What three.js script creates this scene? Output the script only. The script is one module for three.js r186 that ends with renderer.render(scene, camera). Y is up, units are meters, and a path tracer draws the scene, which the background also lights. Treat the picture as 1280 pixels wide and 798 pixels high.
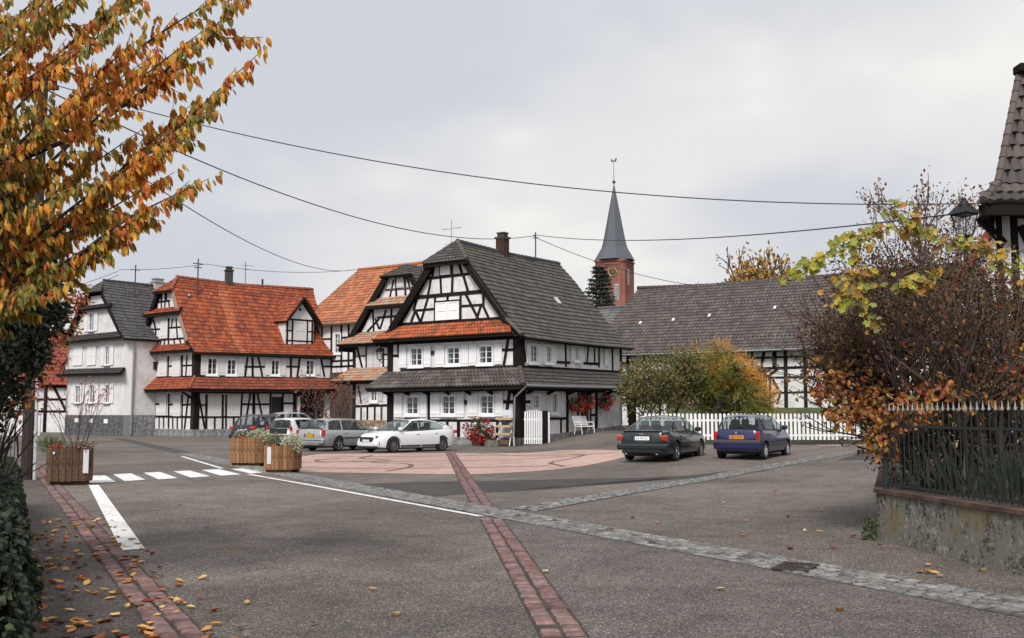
import * as THREE from 'three';
import { mergeGeometries, mergeVertices, toCreasedNormals } from 'three/addons/utils/BufferGeometryUtils.js';
import { RoundedBoxGeometry } from 'three/addons/geometries/RoundedBoxGeometry.js';
import { TessellateModifier } from 'three/addons/modifiers/TessellateModifier.js';
import { Brush, Evaluator, SUBTRACTION } from 'three-bvh-csg';

// ---------------------------------------------------------------- camera, sky, sun, exposure
const scene = new THREE.Scene();
const camera = new THREE.PerspectiveCamera(34.12, 1024 / 638, 0.1, 3000);
camera.position.set(0, 1.65, 0);
camera.rotation.x = 5.23 * Math.PI / 180;
const renderer = new THREE.WebGLRenderer({ antialias: true });
renderer.toneMapping = THREE.LinearToneMapping;
renderer.toneMappingExposure = 2.3;
renderer.shadowMap.enabled = true;

const rnd = (seed) => { let a = seed >>> 0; return () => { a = (a + 0x6d2b79f5) | 0; let t = Math.imul(a ^ (a >>> 15), 1 | a); t = (t + Math.imul(t ^ (t >>> 7), 61 | t)) ^ t; return ((t ^ (t >>> 14)) >>> 0) / 4294967296; }; };
const hash = (x, y) => { let h = Math.imul(x | 0, 374761393) ^ Math.imul(y | 0, 668265263); h = Math.imul(h ^ (h >>> 13), 1274126177); h = Math.imul(h ^ (h >>> 15), 2246822519); h ^= h >>> 13; return ((h ^ (h >>> 16)) >>> 0) / 4294967296; };
const mix = (a, b, t) => a + (b - a) * t, clamp = (x, a = 0, b = 1) => Math.min(b, Math.max(a, x)), smooth = (a, b, x) => { const t = clamp((x - a) / (b - a)); return t * t * (3 - 2 * t); };
function vnoise(x, y, per = 0) {
  const xi = Math.floor(x), yi = Math.floor(y), fx = x - xi, fy = y - yi, sx = fx * fx * (3 - 2 * fx), sy = fy * fy * (3 - 2 * fy);
  const w = (v) => per ? ((v % per) + per) % per : v;
  return mix(mix(hash(w(xi), w(yi)), hash(w(xi + 1), w(yi)), sx), mix(hash(w(xi), w(yi + 1)), hash(w(xi + 1), w(yi + 1)), sx), sy);
}
function fbm(x, y, oct = 4, per = 0) { let s = 0, a = 0.5, n = 0; for (let i = 0; i < oct; i++) { s += a * vnoise(x + i * 17, y + i * 31, per); n += a; a *= 0.5; x *= 2; y *= 2; per *= 2; } return s / n; }

{ // overcast sky: broken stratocumulus, blue-grey with paler gaps, the same character all round
  const W = 1024, H = 512, d = new Float32Array(W * H * 4);
  for (let j = 0; j < H; j++) for (let i = 0; i < W; i++) {
    const el = (j + 0.5) / H * Math.PI - Math.PI / 2, az = (i + 0.5) / W * 2 * Math.PI, y = Math.max(0, Math.sin(el)), c = Math.cos(el);
    const px = Math.cos(az) * c / (y + 0.22), py = Math.sin(az) * c / (y + 0.22);
    const n1 = fbm(px * 1.7 + 12.3, py * 1.7 + 4.1, 6), n2 = fbm(px * 0.6 + 3.7, py * 0.6 + 9.2, 4), n3 = fbm(px * 5 + 40, py * 5 + 7, 4);
    const t = smooth(0.33, 0.60, n1 * 0.62 + n2 * 0.38 + (n3 - 0.5) * 0.10), w = smooth(0.56, 0.74, n1 * 0.65 + n3 * 0.35);
    const k = 0.287, q = (j * W + i) * 4;
    d[q] = k * mix(0.95, 1.24, t) + 0.04 * w; d[q + 1] = k * mix(0.995, 1.235, t) + 0.034 * w; d[q + 2] = k * mix(1.085, 1.24, t) + 0.018 * w; d[q + 3] = 1;
  }
  const sky = new THREE.DataTexture(d, W, H, THREE.RGBAFormat, THREE.FloatType);
  sky.mapping = THREE.EquirectangularReflectionMapping; sky.magFilter = sky.minFilter = THREE.LinearFilter; sky.wrapS = THREE.RepeatWrapping; sky.needsUpdate = true;
  scene.background = sky; scene.environment = sky;
}
const sun = new THREE.DirectionalLight(0xfff8f0, 1.45);
sun.position.set(-22, 82, 52); sun.target.position.set(0, 0, -35); scene.add(sun, sun.target);
sun.castShadow = true; sun.shadow.radius = 34; sun.shadow.mapSize.set(2048, 2048);
Object.assign(sun.shadow.camera, { left: -75, right: 75, top: 75, bottom: -75, near: 1, far: 320 });

// ---------------------------------------------------------------- helpers
const V = (x, y, z) => new THREE.Vector3(x, y, z), R = (deg) => deg * Math.PI / 180;
const used = new Map(), topNames = (name) => { const n = used.get(name) || 0; used.set(name, n + 1); return n ? name + '_' + String(n).padStart(3, '0') : name; };
const col = (r, g, b) => new THREE.Color().setRGB(r, g, b);
const mat = (r, g, b, rough = 0.9, extra = {}) => new THREE.MeshStandardMaterial({ color: col(r, g, b), roughness: rough, ...extra });
function shade(o) { o.castShadow = o.receiveShadow = true; return o; }
function tag(o, label, category, group, kind) { if (label) o.userData.label = label; if (category) o.userData.category = category; if (group) o.userData.group = group; if (kind) o.userData.kind = kind; return o; }
function thing(name, label, category, x = 0, y = 0, z = 0, turn = 0, group) { const o = new THREE.Group(); o.name = topNames(name); o.position.set(x, y, z); o.rotation.y = turn; scene.add(o); return tag(o, label, category, group); }
function solo(name, geo, m, label, category, group, kind) { const o = shade(new THREE.Mesh(geo, m)); o.name = topNames(name); scene.add(o); return tag(o, label, category, group, kind); }
function structure(name, geo, m) { return solo(name, geo, m, null, null, null, 'structure'); }
function part(parent, name, geo, m, kind) { const o = shade(new THREE.Mesh(geo, m)); o.name = name; parent.add(o); if (kind) o.userData.kind = kind; return o; }
function copyOf(root, x, y, z, turn, label) { const r = root.clone(); r.name = topNames(root.name.replace(/_\d+$/, '')); r.userData = { ...root.userData }; if (label) r.userData.label = label; r.position.set(x, y, z); r.rotation.y = turn; scene.add(r); return r; }
const unitBox = new THREE.BoxGeometry(1, 1, 1);
const bx = (w, h, d, x = 0, y = 0, z = 0, ry = 0, rz = 0, rx = 0) => { const g = new THREE.BoxGeometry(w, h, d); g.rotateX(rx); g.rotateZ(rz); g.rotateY(ry); return g.translate(x, y, z); };
const rbx = (w, h, d, r, x = 0, y = 0, z = 0, ry = 0) => new RoundedBoxGeometry(w, h, d, 2, r).rotateY(ry).translate(x, y, z);
function bar(a, b, r0, r1 = r0, seg = 6) { const d = b.clone().sub(a), g = new THREE.CylinderGeometry(r1, r0, d.length(), seg, 1); g.applyQuaternion(new THREE.Quaternion().setFromUnitVectors(V(0, 1, 0), d.clone().normalize())); return g.translate((a.x + b.x) / 2, (a.y + b.y) / 2, (a.z + b.z) / 2); }
const plain = (g) => { const o = g.index ? g.toNonIndexed() : g; for (const k of Object.keys(o.attributes)) if (!['position', 'normal', 'uv'].includes(k)) o.deleteAttribute(k); if (!o.attributes.uv) o.setAttribute('uv', new THREE.BufferAttribute(new Float32Array(o.attributes.position.count * 2), 2)); return o; };
const merge = (list) => mergeGeometries(list.map(plain));
const tube = (pts, r, seg = 24, rad = 6) => new THREE.TubeGeometry(new THREE.CatmullRomCurve3(pts), seg, r, rad);
// raw triangle soup with colours
class Soup {
  constructor() { this.p = []; this.c = []; this.u = []; }
  tri(a, b, c, k, ua, ub, uc) { for (const v of [a, b, c]) this.p.push(v.x, v.y, v.z); if (k) for (let i = 0; i < 3; i++) this.c.push(k[0], k[1], k[2]); for (const w of [ua, ub, uc]) this.u.push(w ? w[0] : 0, w ? w[1] : 0); }
  quad(a, b, c, d, k, ua, ub, uc, ud) { this.tri(a, b, c, k, ua, ub, uc); this.tri(a, c, d, k, ua, uc, ud); }
  geo(crease) {
    let g = new THREE.BufferGeometry(); g.setAttribute('position', new THREE.Float32BufferAttribute(this.p, 3)); g.setAttribute('uv', new THREE.Float32BufferAttribute(this.u, 2));
    if (this.c.length) g.setAttribute('color', new THREE.Float32BufferAttribute(this.c, 3));
    g.computeVertexNormals(); return crease ? toCreasedNormals(g, crease) : g;
  }
}
function texture(n, fn, srgb = true, rep = 1) { // fn(u, v) -> [r, g, b] 0..1 ; tiles
  const d = new Uint8Array(n * n * 4);
  for (let j = 0; j < n; j++) for (let i = 0; i < n; i++) { const c = fn(i / n, j / n, i, j), q = (j * n + i) * 4; d[q] = clamp(c[0]) * 255; d[q + 1] = clamp(c[1]) * 255; d[q + 2] = clamp(c[2]) * 255; d[q + 3] = 255; }
  const t = new THREE.DataTexture(d, n, n); t.wrapS = t.wrapT = THREE.RepeatWrapping; t.magFilter = THREE.LinearFilter; t.minFilter = THREE.LinearMipmapLinearFilter; t.generateMipmaps = true; t.anisotropy = 8; if (srgb) t.colorSpace = THREE.SRGBColorSpace; t.repeat.set(rep, rep); t.needsUpdate = true; return t;
}
const grey = (fn) => (u, v, i, j) => { const g = fn(u, v, i, j); return [g, g, g]; };

// ---------------------------------------------------------------- materials
const asphaltTex = texture(1024, (u, v, i, j) => { // aggregate chips in bitumen; 4 m square
  const n = fbm(u * 12, v * 12, 4, 12), f = hash(i, j), f2 = vnoise(u * 340, v * 340, 340), f3 = hash((i / 3) | 0, ((j / 3) | 0) + 999), f4 = hash((i / 2) | 0, ((j / 2) | 0) + 555);
  let g = 0.40 + (n - 0.5) * 0.14 + (f - 0.5) * 0.17 + (f2 - 0.5) * 0.3 + (f4 - 0.5) * 0.14; if (f3 > 0.955) g += 0.3; if (f3 < 0.07) g -= 0.16; const w = (hash((i / 3) | 0, (j / 3) | 0) - 0.4) * 0.06;
  return [g * 1.03 + w, g, g * 0.975 - w];
}, true, 1 / 4);
const asphaltBump = texture(512, grey((u, v, i, j) => 0.5 * vnoise(u * 160, v * 160, 160) + 0.5 * hash(i, j)), false, 1 / 2.6);
const asphalt = (r, g, b) => new THREE.MeshStandardMaterial({ color: col(r, g, b), map: asphaltTex, roughness: 0.92, bumpMap: asphaltBump, bumpScale: 0.008, vertexColors: true });
const plasterTex = texture(512, (u, v, i, j) => { const n = fbm(u * 6, v * 6, 5, 6), s = fbm(u * 24, v * 5, 3, 0), g = 0.92 + (n - 0.5) * 0.15 - smooth(0.62, 0.7, fbm(u * 14 + 3, v * 9, 4, 0)) * 0.06 + (hash(i, j) - 0.5) * 0.03; return [g, g * 0.995, g * 0.985]; }, true, 1 / 3);
const plasterBump = texture(256, grey((u, v) => fbm(u * 20, v * 20, 4, 20)), false, 1 / 1.5);
const plaster = new THREE.MeshStandardMaterial({ color: col(0.83, 0.84, 0.88), map: plasterTex, roughness: 0.92, bumpMap: plasterBump, bumpScale: 0.012 });
const plasterGrey = new THREE.MeshStandardMaterial({ color: col(0.8, 0.8, 0.83), map: plasterTex, roughness: 0.92, bumpMap: plasterBump, bumpScale: 0.01 });
const stoneTex = texture(512, (u, v, i, j) => { const n = fbm(u * 10, v * 10, 5, 10), f = hash(i, j), g = 0.62 + (n - 0.5) * 0.5 + (f - 0.5) * 0.12; return [g, g, g]; }, true, 1 / 1.6);
const plinthMat = new THREE.MeshStandardMaterial({ color: col(0.62, 0.63, 0.67), map: stoneTex, roughness: 0.95, bumpMap: stoneTex, bumpScale: 0.01 });
const sandstone = new THREE.MeshStandardMaterial({ color: col(0.75, 0.52, 0.34), map: stoneTex, roughness: 0.95, bumpMap: stoneTex, bumpScale: 0.015 });
const woodTex = texture(512, (u, v, i, j) => { const g = 0.62 + 0.5 * (fbm(u * 40, v * 2.2, 4) - 0.5) + 0.12 * (hash(i, (j / 40) | 0) - 0.5); return [g, g, g]; });
const timber = [[0.015, 0.012, 0.0115], [0.02, 0.016, 0.0145], [0.012, 0.0105, 0.0105], [0.026, 0.02, 0.017]].map((c) => new THREE.MeshPhysicalMaterial({ color: col(...c), roughness: 0.95, specularIntensity: 0.25, bumpMap: woodTex, bumpScale: 0.006 }));
const timberBrown = [[0.075, 0.05, 0.035], [0.06, 0.042, 0.03]].map((c) => new THREE.MeshStandardMaterial({ color: col(...c), roughness: 0.85, bumpMap: woodTex, bumpScale: 0.006 }));
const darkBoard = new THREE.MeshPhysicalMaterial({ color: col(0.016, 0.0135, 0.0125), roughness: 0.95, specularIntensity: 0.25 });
const whitePaint = mat(0.80, 0.81, 0.84, 0.55), whiteWorn = mat(0.70, 0.70, 0.70, 0.7), shutterGrey = mat(0.58, 0.58, 0.60, 0.7), lattice = mat(0.74, 0.74, 0.76, 0.6);
const glass = new THREE.MeshPhysicalMaterial({ color: col(0.85, 0.9, 0.9), roughness: 0.02, transmission: 1, thickness: 0, ior: 1.5 });
const curtainMat = new THREE.MeshPhysicalMaterial({ color: col(0.42, 0.42, 0.43), roughness: 1, transmission: 0.25, thickness: 0, side: THREE.DoubleSide });
const ironBlack = mat(0.015, 0.015, 0.017, 0.5, { metalness: 0.4 }), zinc = mat(0.33, 0.34, 0.36, 0.45, { metalness: 0.7 }), brickRed = mat(0.2, 0.085, 0.06, 0.9);
const tileMat = new THREE.MeshStandardMaterial({ color: 0xffffff, vertexColors: true, roughness: 0.82, bumpMap: stoneTex, bumpScale: 0.006 });
const leafMat = (t = 0.3) => new THREE.MeshPhysicalMaterial({ color: 0xffffff, vertexColors: true, roughness: 0.75, transmission: t, thickness: 0, side: THREE.DoubleSide });
const bark = new THREE.MeshStandardMaterial({ color: col(0.07, 0.055, 0.045), roughness: 0.95, bumpMap: woodTex, bumpScale: 0.02 });
const barkDark = mat(0.03, 0.022, 0.02, 0.95);

// ---------------------------------------------------------------- terrain and ground
// flat square; the lane beside the corner house and the garden climb gently away to the right
function hT(x, z) { const d = -z, q0 = Math.max(0, d - 27.5), q = q0 * q0 / (q0 + 2); return smooth(0, 5.5, x) * 0.8 * (1 - Math.exp(-q * 0.06)); }
const wear = (x, z, k = 1) => 1 + k * ((fbm(x * 0.35 + 50, z * 0.35 + 20, 4) - 0.5) * 0.5 + (smooth(0.5, 0.56, fbm(x * 0.22 + 9, z * 0.22 + 77, 4)) - 0.4) * 0.2 - smooth(0.6, 0.66, fbm(x * 0.5 + 70, z * 0.5 + 3, 4)) * 0.16 + (fbm(x * 2.1, z * 2.1, 3) - 0.5) * 0.26);
function drape(geo, lift, k = 1, tint) { // lays a flat sheet over the terrain, uv in metres, coarse stains in vertex colour
  const p = geo.attributes.position, n = p.count, c = new Float32Array(n * 3), u = new Float32Array(n * 2);
  for (let i = 0; i < n; i++) { const x = p.getX(i), z = p.getZ(i); p.setY(i, hT(x, z) + lift); const w = k ? wear(x, z, k) : 1, t = tint ? tint(x, z) : 1; c[i * 3] = c[i * 3 + 1] = c[i * 3 + 2] = w * t; u[i * 2] = x; u[i * 2 + 1] = -z; }
  geo.setAttribute('color', new THREE.BufferAttribute(c, 3)); geo.setAttribute('uv', new THREE.BufferAttribute(u, 2)); geo.computeVertexNormals(); return geo;
}
function sheet(pts, lift, edge = 1, k = 1, tint) {
  const s = new THREE.Shape(pts.map(([x, z]) => new THREE.Vector2(x, -z))); let g = new THREE.ShapeGeometry(s); g.rotateX(-Math.PI / 2);
  g = new TessellateModifier(edge, 14).modify(g); const q = new THREE.BufferGeometry(); q.setAttribute('position', g.attributes.position.clone()); return drape(mergeVertices(q), lift, k, tint);
}
function ribbon(pts, width, lift, step = 0.6, k = 0) {
  const s = [], q = []; for (let i = 0; i + 1 < pts.length; i++) { const [ax, az] = pts[i], [bx_, bz] = pts[i + 1], L = Math.hypot(bx_ - ax, bz - az), n = Math.max(1, Math.ceil(L / step)); for (let j = i ? 1 : 0; j <= n; j++) q.push([mix(ax, bx_, j / n), mix(az, bz, j / n)]); }
  const pos = [], idx = []; q.forEach(([x, z], i) => { const a = q[Math.max(0, i - 1)], b = q[Math.min(q.length - 1, i + 1)], L = Math.hypot(b[0] - a[0], b[1] - a[1]) || 1, nx = -(b[1] - a[1]) / L, nz = (b[0] - a[0]) / L; pos.push(x + nx * width / 2, 0, z + nz * width / 2, x - nx * width / 2, 0, z - nz * width / 2); if (i) { const m = i * 2; idx.push(m - 2, m - 1, m, m - 1, m + 1, m); } });
  const g = new THREE.BufferGeometry(); g.setAttribute('position', new THREE.Float32BufferAttribute(pos, 3)); g.setIndex(idx); drape(g, lift, k);
  if (g.attributes.normal.getY(0) < 0) { const ix = g.index.array; for (let i = 0; i < ix.length; i += 3) { const t = ix[i]; ix[i] = ix[i + 1]; ix[i + 1] = t; } g.computeVertexNormals(); } return g;
}
{
  const axis = (lo, hi, f0, f1, fine) => { const a = []; let v = lo; while (v < hi) { a.push(v); const o = v < f0 ? f0 - v : v >= f1 ? v - f1 : 0; v += o > 0 ? Math.max(fine, Math.min(60, o * 0.35)) : fine; if (a[a.length - 1] < f0 && v > f0) v = f0; } a.push(hi); return a; };
  const xs = axis(-700, 700, -14, 18, 0.6), zs = axis(-1500, 60, -72, 4, 0.6), pos = [], idx = [];
  for (const z of zs) for (const x of xs) pos.push(x, 0, z);
  const n = xs.length; for (let j = 0; j + 1 < zs.length; j++) for (let i = 0; i + 1 < n; i++) { const a = j * n + i; idx.push(a, a + n, a + 1, a + 1, a + n, a + n + 1); }
  const g = new THREE.BufferGeometry(); g.setAttribute('position', new THREE.Float32BufferAttribute(pos, 3)); g.setIndex(idx);
  structure('ground', drape(g, 0), asphalt(0.80, 0.755, 0.72));
}
// the roadway left of the brick band and the smoother lane to its right
structure('road', sheet([[3.9, 4.4], [-9.67, -22.6], [-37, -76.8], [-27.4, -72.5], [-9.3, -34.6], [-5.1, -26], [-0.5, -17.1], [1.2, 4.4]], 0.005, 0.8, 1.25), asphalt(0.76, 0.715, 0.685));
structure('road', sheet([[1.55, 4.4], [-0.14, -16.4], [0.2, -16], [2.73, -11.3], [4.12, -8.65], [11, 4.4]], 0.005, 0.8, 0.7), asphalt(0.70, 0.66, 0.67));
structure('pavement', sheet([[3.5, 4.4], [-9.95, -22.7], [-14.5, -31.6], [-16.5, -30.8], [-9, -16], [-2, 0], [0, 4.4]], 0.006, 0.8, 0.8), asphalt(0.46, 0.43, 0.42));
const patch = asphalt(0.30, 0.30, 0.31);
structure('asphalt_patch', sheet([[-3.6, -24.93], [-1.24, -25.95], [-0.9, -21.9], [-1.64, -21.0], [-2.6, -22.8]], 0.006, 0.7, 0.5), patch);
structure('asphalt_patch', sheet([[-0.92, -25.9], [1.2, -26.7], [3.3, -27.3], [7.5, -29.9], [8.6, -31.6], [6.6, -30.2], [3.1, -25.6], [1.2, -23.6], [-0.57, -22.2]], 0.006, 0.7, 0.5), patch);
structure('asphalt_patch', sheet([[10.4, -33.4], [12.7, -33.5], [17, -38], [17, -41], [13.4, -39]], 0.006, 0.7, 0.5), patch);
structure('concrete_apron', sheet([[11.9, -40.6], [14.5, -40.8], [15.6, -46], [13, -46]], 0.012, 0.7, 0.4), asphalt(1.6, 1.5, 1.42));
{ // pink paved roundel of small setts with darker lines curling through it
  const setts = texture(512, (u, v, i, j) => { const row = Math.floor(v * 20), cu = u * 10 + (row % 2) * 0.5, du = Math.abs(cu - Math.round(cu)), dv = Math.abs(v * 20 - Math.round(v * 20)), id = hash(Math.floor(cu % 10) + 3, row + 70), joint = dv < 0.09 || du < 0.05 ? 0.74 : 1, g = (0.83 + id * 0.17) * joint * (0.94 + 0.12 * hash(i, j)); return [g, g * 0.98, g * 0.97]; }, true, 1 / 2);
  const pinkMat = new THREE.MeshStandardMaterial({ color: col(0.62, 0.45, 0.4), map: setts, roughness: 0.9, vertexColors: true, bumpMap: setts, bumpScale: 0.006 });
  const lineMat = new THREE.MeshStandardMaterial({ color: col(0.2, 0.125, 0.11), map: setts, roughness: 0.9, vertexColors: true });
  structure('paved_square', sheet([[-6.35, -30], [-1.2, -28.7], [0.4, -30], [2.2, -32.3], [3.9, -35.6], [4.1, -38.9], [2.2, -43.4], [0.42, -44.3], [-2.8, -44.3], [-8, -43.6], [-8.4, -36.5], [-7.3, -32.4]], 0.007, 0.7, 0.55), pinkMat);
  for (const c of [[[-8.2, -35.6], [-5.5, -36.2], [-2.2, -37], [1, -38.4], [3.9, -38]], [[-7.6, -32.6], [-4.5, -31.9], [-2, -32.2], [1.2, -33.3]], [[-5.6, -41.8], [-5.6, -39], [-4.4, -37.6], [-4.9, -36.2], [-3.5, -34.8], [-3.2, -32.8], [-3.6, -30.3]], [[-1.4, -43.9], [0.6, -41], [2.6, -38.6], [2.3, -37.2], [1.3, -35], [1.6, -32.4]], [[-7.8, -40.5], [-4, -40.8], [-0.5, -42], [2.5, -41.6]], [[-6.4, -39.2], [-7, -37.6], [-6.4, -36.2], [-5.2, -36.6]]]) {
    const cv = new THREE.CatmullRomCurve3(c.map(([x, z]) => V(x, 0, z))).getPoints(30).map((p) => [p.x, p.z]); structure('paving_line', ribbon(cv, 0.17, 0.012, 0.5), lineMat);
  }
}
const paintTex = texture(512, (u, v, i, j) => { const n = fbm(u * 30, v * 30, 4, 30), g = n > 0.68 ? 0.6 : 0.86 + 0.06 * hash(i, j); return [g, g, g]; }, true, 1 / 2.2);
const lineWhite = new THREE.MeshStandardMaterial({ color: col(0.95, 0.95, 0.95), roughness: 0.85, map: paintTex, vertexColors: true });
{ // painted markings; worn in places
  const mk = (pts) => structure('road_marking', sheet(pts, 0.013, 0.5, 0.5), lineWhite);
  structure('crossing_bed', sheet([[-11.5, -27.6], [-7.0, -32], [-6.4, -29.3], [-10.2, -24.8]], 0.008, 0.6, 0.6), asphalt(0.86, 0.86, 0.9));
  for (const s of [[[-11.32, -28.02], [-10.93, -28.2], [-9.62, -25.5], [-10.05, -25.0]], [[-10.93, -28.74], [-10.56, -29.1], [-9.22, -26.4], [-9.52, -25.8]], [[-10.36, -29.5], [-10.02, -29.87], [-8.6, -27.0], [-8.93, -26.5]], [[-9.75, -30.22], [-9.4, -30.6], [-8, -27.8], [-8.34, -27.25]], [[-9.14, -30.9], [-8.78, -31.4], [-7.42, -28.7], [-7.8, -28.1]], [[-8.45, -31.5], [-8.0, -31.9], [-6.95, -29.8], [-7.25, -29.1]]]) mk(s);
  mk([[-9.84, -24.4], [-9.6, -24.4], [-4.5, -12.94], [-4.72, -12.77]]);
  structure('road_marking', ribbon([[-0.5, -16.97], [-4.9, -24.75], [-7.2, -28.7]], 0.13, 0.014, 0.6, 0.5), lineWhite);
  structure('road_marking', ribbon([[-8.75, -31.7], [-12.85, -40.8]], 0.14, 0.014, 0.6, 0.5), lineWhite);
}
// setts and bricks let into the road
function stoneGeo(seed) { // bevelled block 1 x 1 x 1 with an uneven top, base open
  const r = rnd(seed), j = (v) => v + (r() - 0.5) * 0.09, s = new Soup(), B = [[-0.5, -0.5], [0.5, -0.5], [0.5, 0.5], [-0.5, 0.5]];
  const lo = B.map(([x, z]) => V(x * 0.98, -1, z * 0.98)), mid = B.map(([x, z]) => V(j(x * 0.97), -0.34, j(z * 0.97))), top = B.map(([x, z]) => V(j(x * 0.8), j(0), j(z * 0.8))), c = V(0, 0.07, 0);
  for (let i = 0; i < 4; i++) { const k = (i + 1) % 4; s.quad(lo[k], lo[i], mid[i], mid[k]); s.quad(mid[k], mid[i], top[i], top[k]); s.tri(top[k], top[i], c); }
  const g = s.geo(0.9), p = g.attributes.position; for (let i = 0; i < p.count; i++) g.attributes.uv.setXY(i, p.getX(i) * 0.25 + seed * 0.37, p.getZ(i) * 0.25 + seed * 0.21); return g;
}
const stoneGeos = [1, 2, 3, 4, 5, 6].map(stoneGeo);
function laid(name, stoneName, line, width, rows, len, mats, bed, seed, limit, far, gap = 0.03) {
  const g = new THREE.Group(); g.name = topNames(name); g.userData.kind = 'structure'; scene.add(g);
  part(g, 'joint_bed', ribbon(line, width + 0.02, 0.0075), bed);
  const r = rnd(seed), list = []; let segs = []; for (let i = 0; i + 1 < line.length; i++) segs.push([line[i], line[i + 1]]);
  for (const [[ax, az], [bx_, bz]] of segs) {
    const L = Math.hypot(bx_ - ax, bz - az), tx = (bx_ - ax) / L, tz = (bz - az) / L, nx = -tz, nz = tx, w = width / rows;
    for (let k = 0; k < rows; k++) { let t = -r() * len * 0.5; while (t < L) { const l = len * (0.78 + 0.44 * r()), m = t + l / 2, o = (k + 0.5 - rows / 2) * w + (r() - 0.5) * 0.012, x = ax + tx * m + nx * o, z = az + tz * m + nz * o; if (m > 0 && m < L && r() > 0.012) list.push({ x, z, l: l - gap - r() * 0.01, w: w - gap - r() * 0.012, a: Math.atan2(-tz, tx) + (r() - 0.5) * 0.07, d: Math.hypot(x, z), v: r(), h: 0.018 + 0.012 * r() }); t += l; } }
  }
  const inView = (s) => s.z < -7 && Math.abs(s.x / -s.z) < 0.53; list.sort((a, b) => (inView(b) - inView(a)) || a.d - b.d);
  const rest = []; list.forEach((s, i) => {
    const gi = Math.floor(s.v * 6), mi = Math.floor(hash(i, seed) * mats.length), y = hT(s.x, s.z) + s.h;
    if (i < limit && inView(s)) { const m = part(g, stoneName, stoneGeos[gi], mats[mi]); m.position.set(s.x, y, s.z); m.rotation.y = s.a; m.scale.set(s.l, 0.03, s.w); }
    else if (s.d < far) { const q = stoneGeos[gi].clone().scale(s.l, 0.03, s.w).rotateY(s.a).translate(s.x, y, s.z); rest.push(q); }
  });
  if (rest.length) part(g, stoneName + '_field', mergeGeometries(rest), mats[0], 'stuff');
}
const stoneTone = (r, g, b) => new THREE.MeshStandardMaterial({ color: col(r, g, b), map: stoneTex, roughness: 0.88, bumpMap: stoneTex, bumpScale: 0.01 });
const redSet = [[0.47, 0.27, 0.255], [0.54, 0.32, 0.30], [0.40, 0.225, 0.22], [0.5, 0.335, 0.315]].map((c) => stoneTone(...c)), greySet = [[0.50, 0.50, 0.49], [0.60, 0.60, 0.59], [0.40, 0.40, 0.40], [0.54, 0.53, 0.49]].map((c) => stoneTone(...c));
const bedDark = new THREE.MeshStandardMaterial({ color: col(0.12, 0.105, 0.095), roughness: 1, map: stoneTex, vertexColors: true }), bedGrey = new THREE.MeshStandardMaterial({ color: col(0.15, 0.15, 0.14), roughness: 1, map: stoneTex, vertexColors: true });
laid('brick_band', 'paving_brick', [[1.3, 3], [0.39, -7.88], [0.13, -11.1], [-0.32, -16.5]], 0.36, 2, 0.15, redSet, bedDark, 11, 240, 40);
laid('brick_band', 'paving_brick', [[-0.53, -18.9], [-1.2, -27], [-2.76, -46.3]], 0.38, 2, 0.13, redSet, bedDark, 12, 40, 48);
laid('kerb_bricks', 'kerb_brick', [[1.2, -0.6], [-2.45, -7.88], [-9.78, -22.6], [-16, -35]], 0.36, 2, 0.15, redSet, bedDark, 13, 260, 45);
laid('cobble_band', 'cobblestone', [[8.8, -0.8], [4.36, -9.06], [0.2, -16.8], [-5.38, -27.2], [-9.5, -35.2], [-26.6, -70.8]], 0.78, 5, 0.19, greySet, bedGrey, 14, 300, 46, 0.045);
laid('cobble_band', 'cobblestone', [[0.2, -18.2], [2.8, -23], [6.2, -29], [12.3, -37.5]], 0.62, 4, 0.19, greySet, bedGrey, 15, 60, 40, 0.045);
{ // cast drain grate between the setts
  const g = thing('drain_grate', 'rusty cast iron drain grate set in the cobble gutter', 'drain', 3.04, 0.024, -11.33, 1.08), m = mat(0.06, 0.045, 0.04, 0.7, { metalness: 0.5 });
  part(g, 'frame', merge([bx(0.56, 0.02, 0.05, 0, 0, 0.17), bx(0.56, 0.02, 0.05, 0, 0, -0.17), bx(0.05, 0.02, 0.29, 0.255), bx(0.05, 0.02, 0.29, -0.255), bx(0.03, 0.018, 0.29)]), m); part(g, 'pit', bx(0.5, 0.006, 0.3, 0, -0.007, 0), mat(0.008, 0.008, 0.008));
  for (let i = 0; i < 7; i++) part(g, 'bar', bx(0.02, 0.014, 0.29, -0.205 + i * 0.068, 0, 0), m);
}

// ---------------------------------------------------------------- building kit
// A house frame: K is the corner nearest the square, u runs along the gable front, s along the side, both in metres from K; v is height.
function frame(root, gx, gz, sx, sz) {
  const norm = (x, z) => { const l = Math.hypot(x, z); return [x / l, z / l]; }, [ux, uz] = norm(gx, gz), [tx, tz] = norm(sx, sz);
  const P = (u, s, v) => V(ux * u + tx * s, v, uz * u + tz * s);
  // a wall plane: base at (u0,s0), running along direction a ('u' reversed so that +x is to the right seen from outside, or 's')
  const plane = (dx, dz, o) => { const rot = Math.atan2(-dz, dx), nx = Math.sin(rot), nz = Math.cos(rot); return { o, rot, at: (x, y, z = 0) => V(o.x + dx * x + nx * z, o.y + y, o.z + dz * x + nz * z), put(m, x, y, z = 0, phi = 0) { m.position.copy(this.at(x, y, z)); m.rotation.set(0, rot, phi); return m; } }; };
  return { root, P, ux, uz, tx, tz, gable: plane(-ux, -uz, V(0, 0, 0)), side: plane(tx, tz, V(0, 0, 0)), back: (S) => plane(ux, uz, P(0, S, 0)), left: (W) => plane(-tx, -tz, P(W, 0, 0)), planeAt: plane };
}
let beamSeed = 0;
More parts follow.
